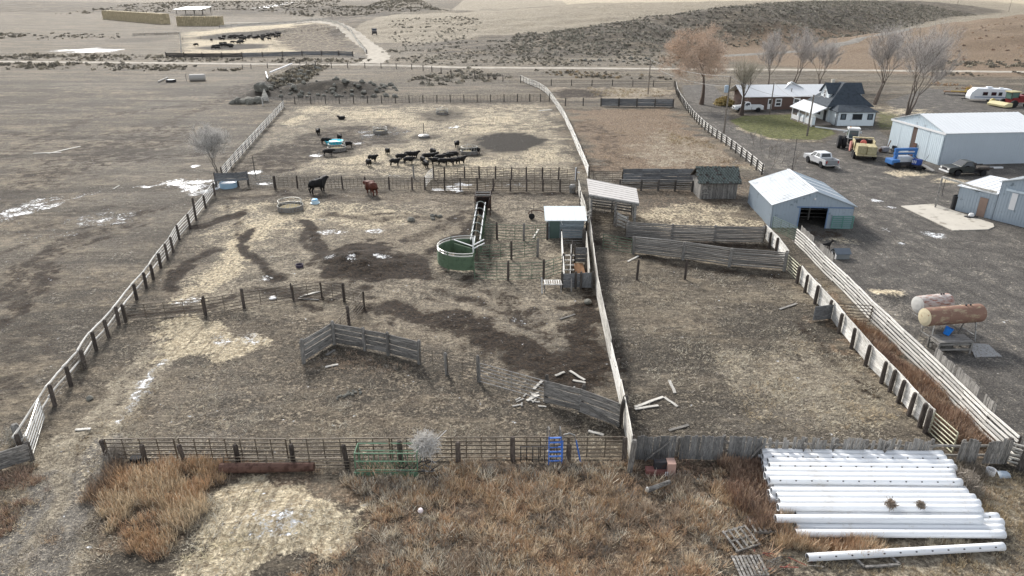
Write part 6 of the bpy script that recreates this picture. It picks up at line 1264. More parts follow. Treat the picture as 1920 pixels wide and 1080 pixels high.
# ------------------------------------------------------------------ cattle, dog
def skin_mesh(name, verts, edges, mat, sub=1):
    """grow one continuous body over a skeleton of (x, y, z, radius)"""
    me = bpy.data.meshes.new(name); me.from_pydata([v[:3] for v in verts], edges, []); o = bpy.data.objects.new(name, me); COL.objects.link(o)
    o.modifiers.new('s', 'SKIN'); sl = me.skin_vertices[0].data
    for i, v in enumerate(verts):
        r = v[3]; sl[i].radius = r if isinstance(r, tuple) else (r, r); sl[i].use_root = (i == 0)
    m = o.modifiers.new('d', 'SUBSURF'); m.levels = sub; m.render_levels = sub
    dg = bpy.context.evaluated_depsgraph_get(); out = bpy.data.meshes.new_from_object(o.evaluated_get(dg)); out.name = name
    bpy.data.objects.remove(o); out.materials.clear(); out.materials.append(mat); out.polygons.foreach_set('use_smooth', [True] * len(out.polygons)); return out
def cow_mesh(name, mat, head='up', lie=False, side=0.0):
    dz = -.56 if lie else 0
    hd = {'up': [(.86, 0, 1.3, .3), (1.06, .0, 1.5, .22), (1.26, 0, 1.44, .19), (1.46, 0, 1.28, .13)], 'level': [(.9, 0, 1.16, .3), (1.12, 0, 1.24, .23), (1.32, 0, 1.12, .19), (1.5, 0, .96, .13)],
          'low': [(.9, 0, 1.0, .28), (1.12, 0, .76, .2), (1.25, 0, .54, .17), (1.36, 0, .32, .12)]}[head]
    hd = [(x, side * (x - .8), z, r) for x, _, z, r in hd]
    v = [(-.2, 0, 1.0, (.5, .46)), (-.8, 0, 1.08, (.42, .36)), (.2, 0, .98, (.54, .47)), (.6, 0, 1.05, (.46, .38))] + hd; e = [(0, 1), (0, 2), (2, 3), (3, 4), (4, 5), (5, 6), (6, 7)]
    def chain(start, pts):
        k = start
        for p in pts: v.append(p); e.append((k, len(v) - 1)); k = len(v) - 1
    for s in (-1, 1):
        if lie: chain(1, [(-.6, s * .38, .85, .22), (-.3, s * .5, .74, .12), (-.62, s * .52, .7, .09)]); chain(3, [(.6, s * .32, .8, .18), (.85, s * .36, .72, .1), (.55, s * .38, .7, .08)])
        else: chain(1, [(-.78, s * .2, .8, .22), (-.7, s * .22, .62, .14), (-.9, s * .21, .4, .085), (-.84, s * .2, .12, .075), (-.8, s * .2, .03, .085)]); chain(3, [(.6, s * .19, .74, .18), (.58, s * .2, .42, .09), (.56, s * .2, .12, .075), (.6, s * .2, .03, .085)])
        k = 5; x, y, z, _ = v[5]; chain(5, [(x - .04, y + s * .27, z + .02, .035)])
    chain(1, [(-1.08, 0, 1.12, .05), (-1.14, .02, .8, .03), (-1.13, .02, .45, .045)])
    if lie: v = [(a, b, c + dz, r) for a, b, c, r in v]
    return skin_mesh(name, v, e, mat)
BC = paint('black_hide', (.012, .011, .011), .75, 0, .3, 3, .3); RC = paint('red_hide', rgb(94, 52, 40), .75, 0, .25, 2.5, .05, (.02, .012, .01), .25)
COWS = [cow_mesh('cow', BC, 'up'), cow_mesh('cow', BC, 'level'), cow_mesh('cow', BC, 'low'), cow_mesh('cow', BC, 'level', side=.5), cow_mesh('cow', BC, 'up', True)]
def cow(k, px, py, deg, label, group=None, s=1.0, me=None):
    p = GP(px, py) if py > 110 else GT(px, py); o = bpy.data.objects.new('cow', me or COWS[k]); COL.objects.link(o); o.location = p - Vector((0, 0, .01)); o.rotation_euler = (0, 0, math.radians(deg)); o.scale = (s * (.93 if py > 330 or py < 120 else .70),) * 3; return tag(o, label, 'cow', group)
cow(0, 597, 361, 52, 'black cow with raised head standing alone beside the wire panels', None, 1.22)
cow(0, 697, 364, 128, 'red brown cow with a dark head standing at the wire panels', None, 1.15, cow_mesh('cow', RC, 'level', side=.3))
cow(4, 641, 224, 170, 'black cow lying down alone in the upper pen'); cow(1, 597, 252, -80, 'black cow standing above the turquoise trough'); cow(1, 611, 270, -10, 'black cow drinking at the end of the turquoise trough')
cow(3, 637, 263, -70, 'black cow standing behind the turquoise trough'); cow(2, 652, 277, 190, 'black cow eating behind the hay filled feeder'); cow(1, 616, 292, 20, 'black cow with its head over the hay filled feeder')
cow(0, 727, 290, -65, 'black calf standing between the feeders and the group', None, .92); cow(1, 857, 276, -100, 'black cow standing above the bent ring feeder'); cow(1, 891, 289, 185, 'black cow reaching into the bent ring feeder')
for px, py, d in ((699, 303, -20), (692, 312, -60)): cow(0, px, py, d, 'black cow of the pair standing apart from the group', 'pair of black cows', .98)
for px, py, d, k in ((741, 311, -8, 0), (752, 301, 10, 1), (768, 297, 5, 1), (776, 297, 12, 0), (767, 307, 15, 1)): cow(k, px, py, d, 'black cow in the loose cluster left of the larger group', 'loose cluster of black cows')
for px, py, d, k in ((793, 306, -70, 1), (799, 314, -75, 1), (801, 300, 10, 1), (811, 299, 5, 0), (812, 291, -60, 1), (816, 308, 170, 1), (825, 302, 8, 1), (831, 310, 5, 1), (838, 299, -10, 3), (845, 309, -5, 1), (850, 297, 190, 1), (856, 308, 10, 1), (864, 307, 20, 0)):
    cow(k, px, py, d, 'black cow standing in the tight group near the alley', 'tight group of black cows', random.uniform(.94, 1.04))
rr = random.Random(5)
for i in range(58):
    if i < 34: t = rr.random(); px, py = 412 + 116 * t, 73.5 - 4.5 * t + rr.gauss(0, 2.1)
    elif i < 54: t = rr.random(); px, py = 400 + 60 * t, 92 - 12 * t + rr.gauss(0, 2.0)
    else: px, py = ((368, 87), (397, 78), (505, 76), (493, 77))[i - 54]
    cow(rr.choice((0, 1, 1, 2, 3)), px, py, rr.choice((0, 180)) + rr.gauss(0, 35), 'tiny black cow of the distant feedlot herd', 'distant feedlot herd', rr.uniform(1.0, 1.15))
dv = [(0, 0, .42, (.12, .1)), (-.3, 0, .43, .09), (.22, 0, .43, .12), (.38, 0, .56, .07), (.48, 0, .64, .075), (.62, 0, .6, .04)]; de = [(0, 1), (0, 2), (2, 3), (3, 4), (4, 5)]
for s in (-1, 1):
    for st_, pts in ((1, [(-.3, s * .08, .32, .06), (-.36, s * .08, .17, .03), (-.32, s * .08, .02, .03)]), (2, [(.24, s * .08, .3, .05), (.23, s * .08, .15, .03), (.25, s * .08, .02, .03)]), (4, [(.45, s * .06, .76, .02)])):
        k = st_
        for p in pts: dv.append(p); de.append((k, len(dv) - 1)); k = len(dv) - 1
dv += [(-.48, 0, .5, .03), (-.62, 0, .58, .025)]; de += [(1, len(dv) - 2), (len(dv) - 2, len(dv) - 1)]
dg_ = bpy.data.objects.new('dog', skin_mesh('dog', dv, de, BC)); COL.objects.link(dg_); dg_.location = GP(1548, 468); dg_.rotation_euler = (0, 0, .3); dg_.scale = (1.25,) * 3; tag(dg_, 'black dog standing between the palings and the dog house', 'dog')

# ------------------------------------------------------------------ trees
def segs_mesh(S, n=4):
    """S: array (k, 8) ax ay az bx by bz r0 r1 -> open tubes"""
    S = np.asarray(S, float); A, B = S[:, :3], S[:, 3:6]; d = B - A; d /= np.linalg.norm(d, axis=1)[:, None] + 1e-9
    ref = np.where(np.abs(d[:, 2:3]) < .9, [[0, 0, 1.0]], [[1.0, 0, 0]]); u = np.cross(d, ref); u /= np.linalg.norm(u, axis=1)[:, None]; w = np.cross(d, u); V = []
    for P_, R_ in ((A, S[:, 6]), (B, S[:, 7])):
        for i in range(n): t = 2 * PI * i / n; V.append(P_ + (u * math.cos(t) + w * math.sin(t)) * R_[:, None])
    V = np.stack(V, 1).reshape(-1, 3); k = np.arange(len(S))[:, None] * 2 * n; F = np.concatenate([np.stack([k[:, 0] + i, k[:, 0] + (i + 1) % n, k[:, 0] + n + (i + 1) % n, k[:, 0] + n + i], 1) for i in range(n)]); return V, F
BARKM = attr_mat('bark_and_twigs')
def tree(name, label, p, h, seed, bark, twig, trunk_r=.3, spread=.55, fork=.25, depth=5, kids=3, twigs=10, tl=1.0, droop=0.0, leaf=None, nleaf=0, stems=1, tw=.03, stub=False):
    rg = random.Random(seed); S = []; T = []
    def grow(a, d, L, r, dep):
        n = 3
        for i in range(n):
            d = (d + Vector((rg.gauss(0, .13), rg.gauss(0, .13), rg.gauss(.04 - droop, .06)))).normalized(); b = a + d * (L / n); r1 = r * (.84 if dep else .7); S.append((*a, *b, r, r1)); a, r = b, r1
            if dep >= 1 and i < n - 1 and rg.random() < .55 and dep < depth: side(a, d, L * .6, r * .55, dep + 1)
        if dep >= depth: tips.append((a, d)); return
        for k in range(kids if dep else kids + 1):
            side(a, d, L * rg.uniform(.62, .85), r * rg.uniform(.55, .78), dep + 1)
    def side(a, d, L, r, dep):
        ax = Vector((rg.gauss(0, 1), rg.gauss(0, 1), rg.gauss(0, .5))).cross(d)
        if ax.length < 1e-3: ax = Vector((1, 0, 0))
        q_ = (Matrix.Rotation(rg.uniform(spread * .5, spread * 1.25), 3, ax.normalized()) @ d); q_.z += .12; grow(a, q_.normalized(), L, max(r, .012), dep)
    tips = []
    for s in range(stems):
        d0 = Vector((rg.gauss(0, .06 if stems == 1 else .22), rg.gauss(0, .06 if stems == 1 else .2), 1)).normalized(); grow(Vector((rg.gauss(0, .1), rg.gauss(0, .1), -.15)) * (0 if stems == 1 else 1) + Vector((0, 0, -.1)), d0, h * fork, trunk_r, 0)
    root = thing(name, label, 'tree', p)
    S = np.array(S); top = S[:, 5].max(); k = h / top * .93; S[:, :6] *= k
    V, F = segs_mesh(S, 5); cols = np.tile(np.array(bark), (len(V), 1)) * np.random.default_rng(seed).uniform(.75, 1.25, (len(V), 1)); soup('trunk', V, F, cols, BARKM, root)
    r2 = np.random.default_rng(seed + 1); tp = np.array([[*(a * k), *d] for a, d in tips]); N = len(tp) * twigs
    base = np.repeat(tp[:, :3], twigs, 0) - np.repeat(tp[:, 3:], twigs, 0) * r2.uniform(0, .8, (N, 1)) * tl; dr = np.repeat(tp[:, 3:], twigs, 0) + r2.normal(0, .55, (N, 3)); dr[:, 2] += .15 - droop; dr /= np.linalg.norm(dr, axis=1)[:, None]
    L = r2.uniform(.5, 1.2, (N, 1)) * tl; sidev = np.cross(dr, r2.normal(0, 1, (N, 3))); sidev /= np.linalg.norm(sidev, axis=1)[:, None] + 1e-9
    V = np.stack([base - sidev * tw / 2, base + sidev * tw / 2, base + dr * L], 1).reshape(-1, 3); C = np.repeat(np.array(twig)[None] * r2.uniform(.7, 1.3, (N, 1)), 3, 0)
    if nleaf:
        M = N * nleaf; c = np.repeat(base, nleaf, 0) + np.repeat(dr * L, nleaf, 0) * r2.uniform(.2, 1.1, (M, 1)) + r2.normal(0, .1, (M, 3)); a = r2.normal(0, .075, (M, 3)); b = r2.normal(0, .075, (M, 3))
        V = np.concatenate([V, np.stack([c, c + a, c + b], 1).reshape(-1, 3)]); C = np.concatenate([C, np.repeat(np.array(leaf)[None] * r2.uniform(.6, 1.3, (M, 1)), 3, 0)])
    soup('crown', V, np.arange(len(V)).reshape(-1, 3), C, BARKM, root); return root
DB, GT_ = rgb(112, 103, 96), rgb(206, 200, 195)
tree('shade_tree', 'large tree still holding pinkish tan dry leaves by the drive', GP(1315, 196), 17.0, 4, rgb(92, 80, 72), rgb(200, 178, 162), .6, .68, .14, 5, 3, 9, 1.3, .1, rgb(216, 194, 174), 8, 1, .02)
tree('pollard_tree', 'gnarled pollarded tree with thick stubs beside the white pickup', GP(1390, 216), 10.5, 8, rgb(84, 74, 68), rgb(184, 176, 160), .62, .5, .26, 3, 3, 26, 2.6, -.05, None, 0, 1, .03)
for (px, py, h_, sd, lb) in ((1440, 168, 15.5, 21, 'tall bare grey tree behind the left end of the brown house'), (1484, 166, 16.0, 23, 'tall bare grey tree behind the middle of the white roof'), (1536, 166, 13, 25, 'slim bare tree behind the farmhouse gable')):
    tree('bare_tree', lb, GP(px, py), h_, sd, DB, GT_, .3, .45, .24, 6, 2, 7, 1.3, -.02, None, 0, 2, .014)
tree('bare_tree', 'bare multi stemmed tree at the right side of the farmhouse', GP(1640, 196), 18, 31, DB, GT_, .32, .42, .24, 6, 2, 6, 1.5, 0, None, 0, 3, .015)
tree('bare_tree', 'bare spreading tree standing alone behind the white shop', GP(1699, 223), 19, 37, DB, GT_, .36, .46, .24, 6, 2, 6, 1.5, 0, None, 0, 3, .015)
tree('small_bare_tree', 'small pale twiggy tree beside the upper pole fence', GP(408, 331), 7.2, 41, rgb(110, 104, 98), rgb(226, 222, 216), .14, .7, .2, 5, 3, 7, .8, 0, None, 0, 2, .012)
SAP = ((1414, 272), (1427, 284), (1441, 296), (1452, 305), (1466, 306), (1446, 318), (1484, 322))
for i, (px, py) in enumerate(SAP): tree('sapling', 'thin bare sapling in the planted strip along the drive', GP(px, py), (2.2, 2.6, 2.0, 3.2, 2.4, 4.0, 3.6)[i], 50 + i, rgb(120, 112, 104), rgb(176, 170, 162), .05, .45, .3, 3, 2, 8, .6, 0, None, 0, 1, .016)['group'] = 'saplings along the drive'

# ------------------------------------------------------------------ dry weeds, grass, sagebrush
WEED = attr_mat('dry_stalks')
def scatter(poly, dens, seed, px=True, patch=.5, sc=.35, warp=.9):
    P_ = [G(*p) for p in poly] if px else poly; xs, ys = zip(*P_); r = np.random.default_rng(seed); A = (max(xs) - min(xs)) * (max(ys) - min(ys)); n = int(A * dens); x = r.uniform(min(xs), max(xs), n); y = r.uniform(min(ys), max(ys), n); ins = np.zeros(n, bool); wa = warp * 2; xq = x + wa * (vnoise(x, y, .7, 201) - .5) + wa * .6 * (vnoise(x, y, 2.1, 202) - .5); yq = y + wa * (vnoise(x, y, .7, 203) - .5) + wa * .6 * (vnoise(x, y, 2.1, 204) - .5)
    for a, b in zip(P_, P_[1:] + P_[:1]): ins ^= ((a[1] > yq) != (b[1] > yq)) & (xq < (b[0] - a[0]) * (yq - a[1]) / ((b[1] - a[1]) or 1e-9) + a[0])
    ins &= vnoise(x, y, sc, seed + 3) > patch * r.uniform(.3, 1.0, n); return x[ins], y[ins]
def tufts(x, y, seed, nb, h, w, spread, cols, lay_=0.0):
    """nb blades per point; cols = list of colours picked by a slow noise so that patches of one tone form"""
    r = np.random.default_rng(seed); n = len(x); hs = (.55 + .9 * vnoise(x, y, .6, seed + 1)) * r.uniform(.6, 1.2, n); C = np.array(cols); ci = np.clip((vnoise(x, y, .5, seed + 2) * 1.2 - .1 + r.normal(0, .16, n)) * len(C), 0, len(C) - 1).astype(int)
    B = np.stack([x, y, gza(x, y) - .02], 1); B = np.repeat(B, nb, 0); N = n * nb; an = r.uniform(0, 2 * PI, N); rad = r.uniform(0, spread, N); B[:, 0] += np.cos(an) * rad * .5; B[:, 1] += np.sin(an) * rad * .5
    L = np.repeat(h * hs, nb) * r.uniform(.45, 1.1, N); ti = r.uniform(.05, .75, N) + lay_; an2 = an + r.normal(0, .7, N); tip = B + np.stack([np.cos(an2) * np.sin(ti) * L, np.sin(an2) * np.sin(ti) * L, np.maximum(np.cos(ti), .12) * L], 1)
    sd = np.stack([-np.sin(an2 + r.normal(0, .8, N)), np.cos(an2), np.zeros(N)], 1) * (w * r.uniform(.6, 1.3, N))[:, None]
    V = np.stack([B - sd * .4, B + sd * .4, tip + sd * .25, tip - sd * .25], 1).reshape(-1, 3); c = C[np.repeat(ci, nb)] * r.uniform(.62, 1.3, (N, 1)); return V, np.repeat(c, 4, 0)
def stuff(name, label, cat, parts):
    V = np.concatenate([p[0] for p in parts]); C = np.concatenate([p[1] for p in parts]); o = soup(name, V, np.arange(len(V)).reshape(-1, 4), C, WEED); return tag(o, label, cat, kind='stuff')
RU = [rgb(150, 136, 122), rgb(190, 164, 138), rgb(206, 180, 148), rgb(224, 206, 178), rgb(198, 166, 136), rgb(230, 220, 200), rgb(146, 140, 130), rgb(178, 160, 140)]; RED = [rgb(154, 130, 114), rgb(176, 148, 128), rgb(196, 172, 148), rgb(142, 124, 112)]; TAN = [rgb(190, 172, 142), rgb(206, 192, 164), rgb(176, 156, 126), rgb(214, 204, 182)]; PAL = [rgb(200, 190, 168), rgb(214, 206, 186), rgb(184, 172, 150)]; GRY = [rgb(150, 140, 126), rgb(172, 162, 146), rgb(134, 124, 112), rgb(190, 180, 166)]
A1 = [(640, 912), (700, 890), (860, 872), (1168, 868), (1196, 905), (1425, 905), (1415, 960), (1448, 1000), (1480, 1090), (520, 1100), (600, 1060), (668, 1018), (712, 962)]
x1, y1 = scatter(A1, 60, 11, patch=.62, sc=.9); xb, yb = scatter(A1, 9, 12, patch=.75, sc=1.1); xc, yc = scatter(A1, 40, 10, patch=.3)
stuff('tall_weeds', 'tall russet and tan dry weeds covering the foreground', 'weeds', [tufts(x1, y1, 1, 12, .34, .024, .26, RU, .15), tufts(xb, yb, 2, 24, .52, .022, .4, RU[1:], .2), tufts(xc, yc, 22, 6, .16, .024, .3, RU[:4] + GRY, .5)])
A2 = [(176, 918), (215, 868), (330, 872), (402, 884), (408, 925), (372, 962), (352, 1022), (300, 1052), (232, 1040), (196, 1000)]
x1, y1 = scatter(A2, 55, 13, patch=.55, sc=.9); x2, y2 = scatter([(-40, 890), (62, 872), (78, 905), (30, 990), (-50, 1010)], 45, 14, patch=.6, sc=.9); x3, y3 = scatter([(170, 858), (420, 868), (430, 920), (380, 1000), (330, 1060), (210, 1050), (165, 960)], 26, 15, patch=.35, warp=1.6)
stuff('weed_thicket', 'thicket of russet dry weeds beside the wheel track', 'weeds', [tufts(x1, y1, 3, 16, .58, .024, .4, [RU[0], RU[1], RU[2], RU[4], RU[3]]), tufts(x2, y2, 4, 12, .3, .024, .3, RED + TAN[:1], .2), tufts(x3, y3, 5, 9, .26, .022, .35, GRY + RU[:3], .3)])
A4 = [(1600, 604), (1626, 606), (1720, 694), (1846, 822), (1790, 846), (1742, 802), (1660, 708), (1602, 636)]; x1, y1 = scatter(A4, 60, 17, patch=.25); x2, y2 = scatter([(1500, 530), (1545, 530), (1590, 580), (1560, 590)], 22, 18, patch=.5)
stuff('lane_weeds', 'reddish brown dry weeds filling the lane between two fences', 'weeds', [tufts(x1, y1, 6, 16, .62, .022, .4, RED + [rgb(166, 134, 106)]), tufts(x2, y2, 7, 8, .15, .02, .2, TAN)])
A5 = [(1810, 890), (1935, 885), (1990, 1095), (1480, 1095), (1520, 1070), (1885, 1050), (1850, 960)]; x1, y1 = scatter(A5, 60, 19, patch=.35); x2, y2 = scatter([(1450, 985), (1580, 1010), (1660, 1012), (1660, 1045), (1560, 1045), (1450, 1040)], 80, 20, patch=.2); x3, y3 = scatter([(1360, 868), (1432, 868), (1448, 1000), (1400, 1000), (1370, 930)], 90, 21, patch=.15); x4, y4 = scatter([(1640, 1015), (1850, 1012), (1870, 1030), (1660, 1040)], 60, 22, patch=.3); x5, y5 = scatter([(1775, 862), (1840, 880), (1830, 940), (1790, 930)], 60, 23, patch=.2)
stuff('pipe_weeds', 'dry brown weeds and tan grass growing around the white pipes', 'weeds', [tufts(x1, y1, 8, 8, .16, .02, .22, TAN + [RU[1]]), tufts(x2, y2, 9, 18, .6, .02, .35, RU[:5]), tufts(x3, y3, 10, 16, .62, .02, .35, RED + [rgb(140, 112, 92)]), tufts(x4, y4, 11, 10, .3, .02, .25, TAN), tufts(x5, y5, 12, 16, .5, .018, .4, GRY)])
parts = []
for i, (poly, dens, cols, pt) in enumerate((([(1130, 485), (1465, 520), (1728, 805), (1192, 845)], 9, GRY[1:] + PAL, .55), ([(1330, 660), (1520, 640), (1690, 760), (1660, 815), (1400, 800)], 16, TAN + PAL, .45), ([(240, 610), (640, 585), (560, 690), (1020, 770), (1160, 830), (200, 850)], 9, GRY + PAL, .6), ([(210, 800), (1165, 800), (1165, 850), (205, 850)], 16, PAL + GRY, .5), ([(20, 900), (240, 760), (300, 700), (215, 850), (190, 1085), (0, 1085)], 26, TAN + GRY, .5),
        ([(370, 960), (410, 930), (700, 960), (600, 1050), (420, 1085), (330, 1085)], 22, PAL + [rgb(214, 202, 168)], .5), ([(1200, 855), (1430, 855), (1430, 900), (1200, 900)], 50, RED, .3), ([(560, 690), (630, 655), (790, 690), (740, 715)], 18, GRY + RU[:2], .4), ([(1030, 765), (1160, 805), (1100, 810)], 30, GRY, .3), ([(420, 862), (860, 862), (860, 885), (420, 890)], 45, RU[:4], .35))):
    x, y = scatter(poly, dens, 30 + i, patch=pt, sc=.5); parts.append(tufts(x, y, 40 + i, 7, .17 if i in (6, 8, 9) else .24, .026, .3, cols, 0 if i in (6, 8, 9) else .7))
stuff('dry_grass', 'flattened straw coloured grass wisps over the pens', 'grass', parts)
x, y = scatter([(1110, 225), (1260, 215), (1395, 318), (1140, 318)], 1.6, 61, patch=.6, sc=.2); x2, y2 = scatter([(1235, 245), (1330, 265), (1385, 315), (1280, 318)], 4, 62, patch=.5, sc=.25); x3, y3 = scatter([(1100, 165), (1255, 170), (1240, 182), (1120, 182)], 2.0, 63, patch=.5)
stuff('pen_weeds', 'tan and rusty weed tufts in the brown upper pens', 'weeds', [tufts(x, y, 51, 9, .16, .05, .6, RED[1:3] + [TAN[2], RU[2]], .5), tufts(x2, y2, 52, 10, .22, .05, .7, [TAN[0], TAN[2], RU[3]]), tufts(x3, y3, 53, 9, .4, .05, .6, TAN)])
def shrubs(x, y, seed, r0, cols, nb=26, w=.18):
    r = np.random.default_rng(seed); n = len(x); R = r0 * r.uniform(.45, 1.35, n); C = np.array(cols)[r.integers(0, len(cols), n)]
    N = n * nb; d = r.normal(0, 1, (N, 3)); d[:, 2] = np.abs(d[:, 2]) * .9 + .1; d /= np.linalg.norm(d, axis=1)[:, None]; RR = np.repeat(R, nb)[:, None]; b = np.repeat(np.stack([x, y, gza(x, y)], 1), nb, 0); c = b + d * RR * r.uniform(.35, 1, (N, 1)) * np.array([1, 1, .8]); a = r.normal(0, 1, (N, 3)) * RR * w; e = r.normal(0, 1, (N, 3)) * RR * w; a[:, 2] = np.abs(a[:, 2])
    V = np.stack([c - a, c - e, c + a, c + e], 1).reshape(-1, 3); cc = np.repeat(C, nb, 0) * r.uniform(.65, 1.3, (N, 1)); return V, np.repeat(cc, 4, 0)
SG = [rgb(148, 143, 131), rgb(164, 158, 145), rgb(130, 126, 115), rgb(178, 172, 158)]; DK = [rgb(136, 130, 118), rgb(156, 148, 132), rgb(116, 111, 101), rgb(176, 166, 148)]
r = np.random.default_rng(77); n = 34000; hx_ = r.uniform(0, 420, n); hy_ = r.uniform(250, 760, n); sd_ = np.full(n, 1e9)
for a, b in zip(RIDGES[0][0], RIDGES[0][0][1:]): sd_ = np.minimum(sd_, _segd(hx_, hy_, a, b))
k = (sd_ < 56) & (H(hx_, hy_) > .5); stuff('sagebrush', 'dense grey sagebrush covering the rounded hill', 'sagebrush', [shrubs(hx_[k], hy_[k], 3, .66, SG, 14, .28)])
parts = []
for i, (poly, dens, r0, cols) in enumerate((([(-400, 100), (200, 103), (480, 110), (690, 112), (690, 118), (0, 113), (-400, 109)], .10, 1.1, DK), ([(-400, 117), (0, 118), (260, 122), (470, 126), (440, 134), (0, 127), (-400, 124)], .17, 1.1, DK), ([(720, 116), (800, 100), (1000, 92), (1280, 104), (1290, 124), (900, 124), (760, 121)], .07, .9, SG + DK), ([(880, 88), (1100, 70), (1290, 92), (1000, 94)], .05, 1.0, SG), ([(1000, 132), (1290, 134), (1270, 150), (1080, 146)], .16, .9, DK + [TAN[2]]), ([(720, 100), (740, 60), (900, 60), (880, 100)], .02, 1.2, SG),
        ([(600, 30), (760, 12), (860, 25), (800, 40), (680, 44)], .02, 2.2, DK), ([(100, 28), (420, 14), (640, 16), (600, 32), (300, 26)], .008, 2.5, DK), ([(-200, 60), (220, 64), (230, 72), (-200, 75)], .02, 1.4, DK), ([(1770, 118), (1990, 116), (1990, 126), (1780, 128)], .16, 1.3, DK), ([(1760, 136), (1990, 138), (1990, 144), (1760, 142)], .08, .9, DK), ([(1755, 152), (1830, 166), (1820, 174), (1760, 162)], .12, .9, RU[:3]), ([(1640, 104), (1990, 70), (1990, 116), (1760, 116)], .012, .9, RED))):
    x, y = scatter(poly, dens * 2.8, 80 + i, patch=.62, sc=.09, warp=5); parts.append(shrubs(x, y, 90 + i, r0 * .62, cols))
x, y = scatter([(505, 160), (580, 122), (620, 124), (560, 160), (520, 178)], .5, 95, patch=.3); parts.append(shrubs(x, y, 96, .8, DK)); x, y = scatter([(760, 150), (880, 128), (960, 146), (880, 158), (800, 162)], .2, 97, patch=.4, sc=.1); parts.append(shrubs(x, y, 98, .8, DK + SG))
stuff('roadside_brush', 'grey brown brush lining the gravel road and hills', 'brush', parts)
x, y = G(1357, 197); bs = thing('straw_bush', 'round straw yellow bush beside the big tan tree', 'bush', (x, y, gz(x, y))); V, C = shrubs(np.array([0.0]), np.array([0.0]), 5, 2.0, [rgb(190, 170, 120)], 900, .07); V[:, 2] -= gz(0, 0); soup('foliage', V * .95, np.arange(len(V)).reshape(-1, 4), C, WEED, bs)
def tumbleweed(label, px, py, r0, col, z=0.0, n=260):
    p = GP(px, py); o_ = thing('tumbleweed', label, 'tumbleweed', p + Vector((0, 0, z))); rg = np.random.default_rng(int(px)); d = rg.normal(0, 1, (n, 3)); d /= np.linalg.norm(d, axis=1)[:, None]; n *= 3; d = rg.normal(0, 1, (n, 3)); d /= np.linalg.norm(d, axis=1)[:, None]; a = d * r0 * rg.uniform(.15, 1.0, (n, 1)) ** .6; b = a + rg.normal(0, .3 * r0, (n, 3)); s = rg.normal(0, .006, (n, 3)); V = np.stack([a - s, a + s, b + s, b - s], 1).reshape(-1, 3) + [0, 0, r0 * .9]; soup('twigs', V, np.arange(len(V)).reshape(-1, 4), np.repeat(np.array(col)[None] * rg.uniform(.7, 1.2, (n, 1)), 4, 0), WEED, o_)
tumbleweed('pale grey tumbleweed caught on the panel fence top', 800, 872, .62, rgb(214, 210, 204), .75, 700); tumbleweed('grey tumbleweed at the end of the front fence', 222, 862, .5, rgb(150, 142, 132)); tumbleweed('brown tumbleweed lodged on the white pipes', 1662, 975, .22, rgb(150, 136, 122), .72); tumbleweed('smaller brown tumbleweed on the white pipes', 1718, 975, .18, rgb(150, 138, 124), .72); tumbleweed('grey tumbleweed beside the socket ends of the pipes', 1806, 915, .55, rgb(160, 150, 138)); tumbleweed('grey tumbleweed against the left rail fence', 152, 690, .5, rgb(134, 126, 116)); tumbleweed('pale tumbleweed against the corner post', 30, 832, .5, rgb(186, 180, 168))
# ------------------------------------------------------------------ poles and wires
POLE = wood('pole_timber', rgb(108, 100, 92), rgb(150, 142, 132))
def upole(label, pb, top_py, r=.14, arm=False, can=False, mat=None):
    p = GP(*pb); h = HT(pb[0], pb[1], top_py); t = thing('utility_pole', label, 'utility pole', p); MB().tube((0, 0, -.2), (0, 0, h), r, 8, r * .7).build('pole', mat or POLE, t)
    if arm: MB().box((0, 0, h - .5), (2.0, .12, .14)).build('cross_arm', POLE, t); [MB().lathe([(.05, 0), (.06, .12), (.03, .2)], 6, (x, 0, h - .43)).build('insulator', WHT, t) for x in (-.9, 0, .9)]
    if can: MB().lathe([(.3, 0), (.34, .1), (.34, 1.1), (.2, 1.2)], 14, (-.45, 0, h - 2.6)).build('transformer', paint('transformer_blue', rgb(170, 186, 200), .5), t); MB().box((-.2, 0, h - 2.0), (.4, .1, .3)).build('bracket', st, t)
    return p + Vector((0, 0, h))
q1 = upole('weathered utility pole standing in the small tan pen', (1215, 177), 112, .16, False); q2 = upole('tall utility pole with a grey transformer by the drive', (1357, 250), 143, .17, False, True); q3 = upole('utility pole on the lawn in front of the porch', (1513, 255), 178, .17); q4 = upole('slim utility pole before the brown house', (1443, 214), 155, .13); upole('thin dark steel pole beside the barn roof', (1485, 318), 260, .05, False, False, M_DARKMETAL())
for k, (px, py, tp) in enumerate(((1604, 84, 64), (1790, 31, 13), (1888, 34, 9), (1742, 8, 0.5))): upole(('short dark pole beside the hill track', 'distant pole at the end of the sagebrush hill', 'distant pole on the brown rise', 'far pole in the yellow field')[k], (px, py), tp, .16 if k else .12, False)
def cable(label, A, B, sag, group=None):
    pts = [A.lerp(B, t) - Vector((0, 0, sag * 4 * t * (1 - t))) - A for t in np.linspace(0, 1, 13)]; o = MB().path(pts, .032, 4).build('overhead_wire', paint('wire_grey', rgb(186, 184, 180), .5), loc=A); tag(o, label, 'wire', group)
cable('upper overhead wire between the tan pen pole and transformer pole', q1, q2, .8); cable('lower overhead wire between the tan pen pole and transformer pole', q1 - Vector((0, 0, 1.2)), q2 - Vector((0, 0, 1.6)), 1.0); cable('sagging wire from the transformer pole to the lawn pole', q2, q3, 1.4); cable('slack wire from the lawn pole to the farmhouse', q3, Vector((hx + .4, hy + 7.2, 5.6)), .8); cable('slack wire from the slim pole to the lawn pole', q4, q3 - Vector((0, 0, 1)), .9)
